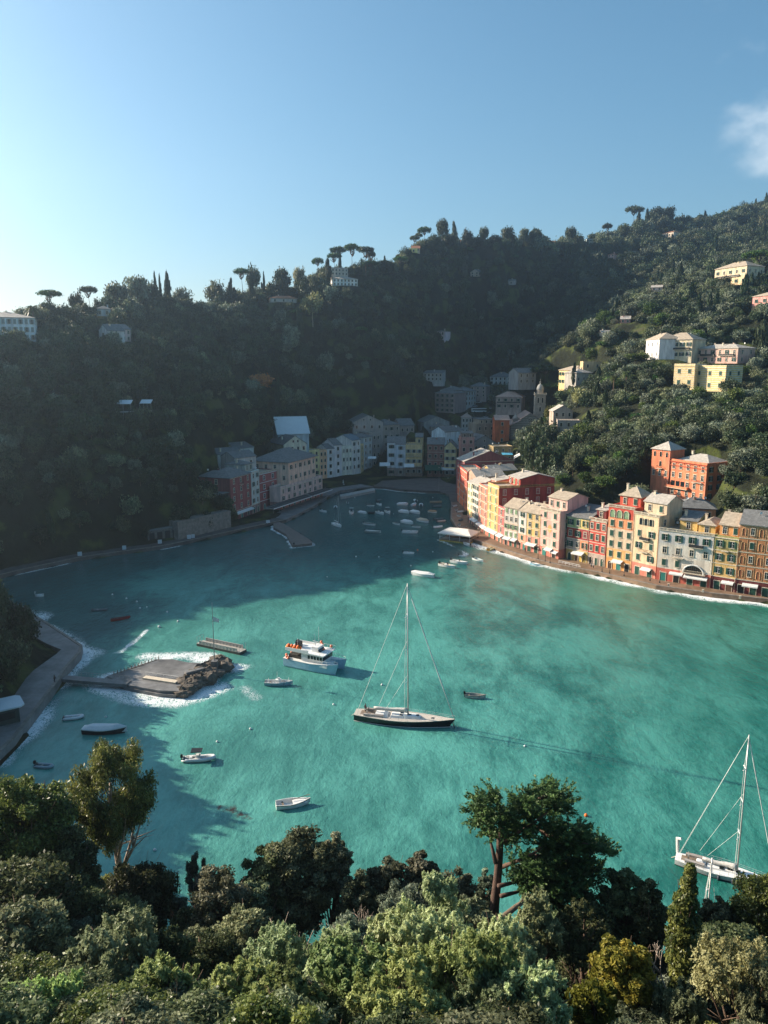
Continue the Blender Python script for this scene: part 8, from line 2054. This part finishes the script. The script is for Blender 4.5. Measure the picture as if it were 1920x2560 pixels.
def build_foreground():
    F = [('eucalyptus_tree', 'tall eucalyptus with pale fanning stems on the left, in front of the water', 'droop', 'gloss', 275, 1852, 235, 2120, 72, 1, 'pale', 1.9, .21),
         ('glossy_tree', 'large sunlit olive-green tree at the left picture edge', 'broad', 'gloss', 55, 1925, 270, 2200, 64, 2, 'broad', 1.3, .17), ('glossy_tree', 'dark lower tree between the left edge tree and the eucalyptus', 'broad', 'fdark', 185, 2060, 150, 2300, 62, 3, 'broad', 1.1, .17), ('glossy_tree', 'dark broad tree at the left edge below the sunlit one', 'broad', 'fdark', 70, 2150, 280, 2360, 54, 14, 'broad', 1.2, .17),
         ('laurel_tree', 'black-green rounded tree right of the eucalyptus foot', 'broad', 'fdark', 350, 2145, 190, 2340, 66, 4, 'broad', 1.2, .17), ('laurel_tree', 'dark tree in front of the eucalyptus foot', 'broad', 'fdark', 250, 2230, 220, 2400, 56, 5, 'broad', 1.1, .17),
         ('ash_tree', 'thin airy grey-green tree at the water edge left of the olive-green column', 'droop', 'grey', 492, 2128, 60, 2250, 70, 6, 'pale', .8, .12), ('ash_tree', 'small grey shrub tree low on the water edge', 'bush', 'grey', 450, 2235, 60, 2320, 66, 7, 'broad', .7, .12),
         ('willow_tree', 'yellowish-green tall tree left of the big dark oak', 'broad', 'brown', 545, 2155, 170, 2420, 60, 8, 'broad', 1.2, .15), ('willow_tree', 'olive tree spilling below the yellowish tall tree', 'bush', 'olive', 610, 2260, 180, 2460, 54, 9, 'broad', 1.2, .15),
         ('oak_tree', 'big dark domed oak at the centre-left waterline', 'bush', 'olive', 745, 2062, 230, 2330, 66, 10, 'broad', 1.6, .17), ('oak_tree', 'left shoulder of dark oak foliage, a lower crown beside the big one', 'broad', 'fdark', 665, 2105, 150, 2330, 65, 11, 'broad', 1.2, .17), ('oak_tree', 'brown-tipped oak crown right of the big dark dome', 'bush', 'brown', 835, 2075, 110, 2260, 66, 12, 'broad', 1.2, .15),
         ('laurel_tree', 'tree with pale brown flower heads at the waterline, left part', 'bush', 'brown', 965, 2125, 120, 2330, 66, 13, 'broad', 1.3, .15), ('laurel_tree', 'tree with knobbly pale shoots at the waterline, middle part', 'bush', 'brown', 1045, 2118, 130, 2330, 66, 15, 'broad', 1.3, .15), ('laurel_tree', 'dusty brown bush left of the conifer trunk', 'bush', 'brown', 1140, 2168, 130, 2330, 66, 16, 'broad', 1.3, .15), ('laurel_tree', 'thin leafy tree close behind the conifer trunk', 'bush', 'grey', 1215, 2165, 60, 2300, 68, 17, 'broad', .8, .14),
         ('holm_oak_tree', 'dark lumpy oak right of the conifer, nearer one', 'bush', 'fdark', 1555, 2150, 130, 2400, 62, 18, 'broad', 1.4, .16), ('holm_oak_tree', 'dark lumpy oak left of the column cypress', 'bush', 'fdark', 1620, 2185, 110, 2420, 60, 19, 'broad', 1.4, .16), ('holm_oak_tree', 'dark crown joining the conifer and the lumpy oaks', 'broad', 'fdark', 1480, 2235, 150, 2420, 60, 20, 'broad', 1.2, .16),
         ('cypress_tree', 'thick column cypress in front of the white yacht', 'column', 'gloss', 1712, 2170, 78, 2480, 47, 21, 'broad', 1.4, .14),
         ('holm_oak_tree', 'sunlit broad tree covering the bow of the white yacht', 'broad', 'gloss', 1915, 2180, 200, 2400, 60, 22, 'broad', 1.6, .16), ('holm_oak_tree', 'smaller sunlit tree right of the column cypress', 'bush', 'olive', 1795, 2232, 110, 2400, 60, 23, 'broad', 1.3, .15), ('holm_oak_tree', 'dark tree under the smaller sunlit one at the right', 'broad', 'fdark', 1835, 2330, 220, 2450, 50, 24, 'broad', 1.2, .16),
         ('juniper_tree', 'light green pointed tree in the middle, tallest of the pale group', 'plume', 'pale', 1085, 2222, 180, 2420, 50, 25, 'broad', 1.3, .15), ('juniper_tree', 'light green tree with broad shoulders left of the tallest pale one', 'plume', 'pale', 985, 2300, 160, 2440, 44, 26, 'broad', 1.2, .14), ('juniper_tree', 'pale yellow-green tree below the conifer trunk', 'plume', 'pale', 1345, 2240, 130, 2420, 50, 27, 'broad', 1.3, .14), ('juniper_tree', 'pale green tree right below the slanting dead log', 'plume', 'pale', 1245, 2285, 150, 2450, 46, 28, 'broad', 1.3, .14),
         ('juniper_tree', 'bright light green tree at the bottom centre', 'plume', 'light', 870, 2400, 230, 2560, 34, 29, 'broad', 1.4, .13), ('juniper_tree', 'bright light green tree at the bottom, right of centre', 'plume', 'light', 1160, 2345, 250, 2560, 36, 30, 'broad', 1.5, .13), ('juniper_tree', 'light green pointed shrub at the bottom left', 'plume', 'light', 120, 2455, 170, 2600, 34, 31, 'broad', 1.2, .13), ('juniper_tree', 'light green tree at the bottom between left and centre', 'plume', 'light', 430, 2430, 220, 2600, 34, 32, 'broad', 1.4, .13), ('juniper_tree', 'light green tree beside the dark gap at the bottom', 'plume', 'light', 590, 2440, 200, 2600, 34, 33, 'broad', 1.3, .13), ('juniper_tree', 'grey-green low tree at the very bottom right of centre', 'plume', 'pale', 1340, 2420, 200, 2600, 34, 34, 'broad', 1.3, .13),
         ('juniper_tree', 'sage green feathery tree filling the middle of the pale group', 'plume', 'pale', 1070, 2300, 230, 2480, 42, 51, 'broad', 1.4, .13), ('juniper_tree', 'sage green feathery tree left of the pale group', 'plume', 'pale', 860, 2330, 190, 2500, 42, 52, 'broad', 1.3, .13), ('juniper_tree', 'bright feathery crown at the very bottom centre', 'plume', 'light', 1010, 2440, 220, 2600, 32, 53, 'broad', 1.4, .12), ('juniper_tree', 'bright feathery crown at the bottom left of centre', 'plume', 'light', 720, 2470, 200, 2600, 32, 54, 'broad', 1.3, .12), ('juniper_tree', 'sage feathery crown at the bottom, right of the bright ones', 'plume', 'pale', 1230, 2430, 200, 2600, 34, 55, 'broad', 1.3, .12), ('laurel_tree', 'olive bush filling the gap left of the big dark oak', 'bush', 'olive', 640, 2190, 130, 2400, 62, 61, 'broad', 1.2, .14), ('laurel_tree', 'olive bush filling the gap right of the big dark oak', 'bush', 'olive', 895, 2170, 130, 2380, 63, 62, 'broad', 1.2, .14), ('laurel_tree', 'grey-green bush below the knobbly shoots', 'bush', 'grey', 1010, 2200, 170, 2400, 60, 63, 'broad', 1.3, .14), ('laurel_tree', 'olive bush below the conifer trunk on its left', 'bush', 'olive', 1175, 2235, 140, 2400, 60, 64, 'broad', 1.2, .14), ('laurel_tree', 'dark bush under the conifer spread', 'bush', 'fdark', 1370, 2290, 170, 2420, 58, 65, 'broad', 1.2, .15), ('laurel_tree', 'low dark tree beside the airy water-edge tree', 'bush', 'fdark', 470, 2265, 120, 2420, 62, 66, 'broad', 1.2, .14), ('glossy_tree', 'dark-leaved tree with glinting leaves at the lower left', 'bush', 'olive', 60, 2255, 240, 2440, 46, 35, 'broad', 1.4, .16), ('glossy_tree', 'glinting olive-leaved tree left of the dark gap', 'plume', 'olive', 300, 2330, 250, 2500, 44, 36, 'broad', 1.5, .15), ('laurel_tree', 'dark green tree among the glinting leaves at the lower left', 'bush', 'fdark', 420, 2320, 160, 2480, 46, 37, 'broad', 1.2, .15), ('laurel_tree', 'twiggy sage-grey tree in the lower centre', 'plume', 'pale', 720, 2300, 200, 2480, 46, 38, 'pale', 1.2, .13), ('laurel_tree', 'twiggy grey tree right of the lower centre', 'bush', 'grey', 880, 2280, 180, 2450, 48, 39, 'pale', 1.1, .13), ('laurel_tree', 'small silvery tree at the bottom between the light green ones', 'bush', 'grey', 740, 2440, 150, 2560, 36, 40, 'pale', 1.1, .12),
         ('holm_oak_tree', 'dark conifer-like tree in the shade right of the pale yellow-green one', 'plume', 'fdark', 1455, 2265, 130, 2440, 50, 41, 'broad', 1.2, .14), ('mimosa_tree', 'yellow-leaved tree in the lower right', 'bush', 'yellow', 1555, 2345, 170, 2520, 42, 42, 'broad', 1.4, .13), ('mimosa_tree', 'yellow-green tree at the bottom right of the yellow one', 'bush', 'yellow', 1480, 2440, 150, 2600, 36, 43, 'broad', 1.2, .12), ('willow_tree', 'feathery pale olive tree at the bottom right', 'plume', 'gold', 1850, 2385, 230, 2560, 38, 44, 'broad', 1.5, .13), ('willow_tree', 'feathery green tree right of the bare branches', 'plume', 'olive', 1690, 2470, 140, 2560, 40, 45, 'broad', 1.2, .13), ('willow_tree', 'feathery tree cut by the right bottom corner', 'plume', 'olive', 1915, 2440, 140, 2600, 36, 46, 'broad', 1.2, .13), ('holm_oak_tree', 'dark tree between the column cypress and the feathery one', 'broad', 'fdark', 1760, 2330, 150, 2440, 48, 47, 'broad', 1.1, .15)]
    for n, lab, k, mk, px, to, w, bo, Y, sd, tk, de, lf in F: fg_tree(n, lab, k, mk, px, to, w, bo, Y, sd, tk, de, lf)
    conifer()
    bare_tree(1655, 2355, 2560, 42, 90, 'leafless pale tree with forked branches before the column cypress', 3); bare_tree(850, 2240, 2420, 52, 60, 'leafless twiggy sapling in the lower centre', 9)
    # slanting dead log
    a, b_ = atY(1248, 2300, 56), atY(1330, 2240, 58); q = MB(); q.smooth = True; q.tube([a - Vector((1.5, 0, 2.5)), a, a.lerp(b_, .5) + Vector((0, 0, .1)), b_], [.32, .28, .22, .15], 7); q.tube([a.lerp(b_, .5), a.lerp(b_, .7) + Vector((.4, 0, .9))], [.1, .03], 5)
    tag(q.build('dead_log', M('dead_wood', (.17, .12, .085), .9, .4, 3, bump=.5)), 'slanting dead log rising right below the conifer', 'log')
    # small evergreen trees filling the slope
    g = np.random.default_rng(77); k = 0
    for Y in np.arange(24, 74, 4.2):
        for x in np.arange(-Y * .62 - 10, Y * .62 + 12, 4.8):
            xx, yy = x + g.uniform(-1.6, 1.6), Y + g.uniform(-1.6, 1.6); zg = float(hgt(xx, yy)[0])
            if zg < 2.2: continue
            H = g.uniform(4.2, 6.4) if Y > 46 else g.uniform(2.2, 3.4)
            dd = yy * cp - (zg + H - CAMH) * sp_; px = 960 + FPX * xx / dd; py = 1280 - FPX * (yy * sp_ + (zg + H - CAMH) * cp) / dd
            lim = np.interp(px, [0, 130, 420, 480, 640, 900, 1250, 1480, 1640, 1700, 1790, 1920], [1960, 2000, 2300, 2330, 2180, 2200, 2240, 2240, 2240, 2330, 2330, 2260])
            if py < lim or py > 2950 or px < -250 or px > 2170: continue
            mk = ('fdark', 'olive', 'fdark', 'gloss', 'grey')[k % 5] if Y > 38 else ('fdark', 'olive', 'gloss')[k % 3]; R_ = g.uniform(2.2, 3.2)
            root = empty('evergreen_shrub', (xx, yy, zg), k * 1.7, {'fdark': 'dark evergreen shrub', 'olive': 'grey-olive shrub', 'gloss': 'glossy-leaved shrub', 'grey': 'silvery shrub'}[mk] + (' under the eucalyptus', ' under the left edge tree', ' between the eucalyptus and the big dark oak', ' around the big dark oak', ' near the conifer trunk', ' below the dark lumpy oaks', ' around the column cypress')[2 if 340 < px < 620 else 0 if 170 < px < 341 else 1 if px < 171 else 3 if px < 900 else 4 if px < 1400 else 5 if px < 1650 else 6] + (', near the bottom' if py > 2350 else ''), 'shrub', 'foreground shrubs')
            put('crown', fcrown('bush' if k % 2 else 'broad', mk, 3.0, 5.0, 60 + k % 4, 1.3, .12), root, (0, 0, .1), scale=(R_ / 3, R_ / 3, H / 5)); put('trunk', utrunk('broad', k % 3), root, scale=(R_, R_, H)); k += 1
    # promontory scrub on the left
def build_haze():
    b = MB(); b.box(-950, 1560, -310, 1560, -5.5, 420)
    m = bpy.data.materials.new('haze_air'); m.use_nodes = True; N = m.node_tree.nodes; N.remove(N['Principled BSDF']); v = N.new('ShaderNodeVolumePrincipled')
    v.inputs['Color'].default_value = (.60, .80, 1.0, 1); v.inputs['Density'].default_value = HAZE; v.inputs['Anisotropy'].default_value = .72
    m.node_tree.links.new(v.outputs[0], N['Material Output'].inputs['Volume'])
    tag(b.build('haze', m), 'thin bluish sea haze over the harbour and hills', None, None, 'stuff')
HAZE = .00018
# ---------------------------------------------------------------- assemble
for _px, _py in ((1197, 1032), (1186, 1018), (1196, 1010), (1210, 1004), (1222, 998), (1226, 1022), (1224, 1034), (1214, 1044)):
    _hy = hitY(_px, _py) or 640; _c = atY(_px, _py, _hy); PADS.append((_c.x, _c.y, 6, _c.z - .2))
build_ground(); build_water()
for sp in SPEC: build_house(sp)
build_church(); build_quays(); build_boats(); build_named_trees(); build_woodland(); build_foreground(); build_haze()
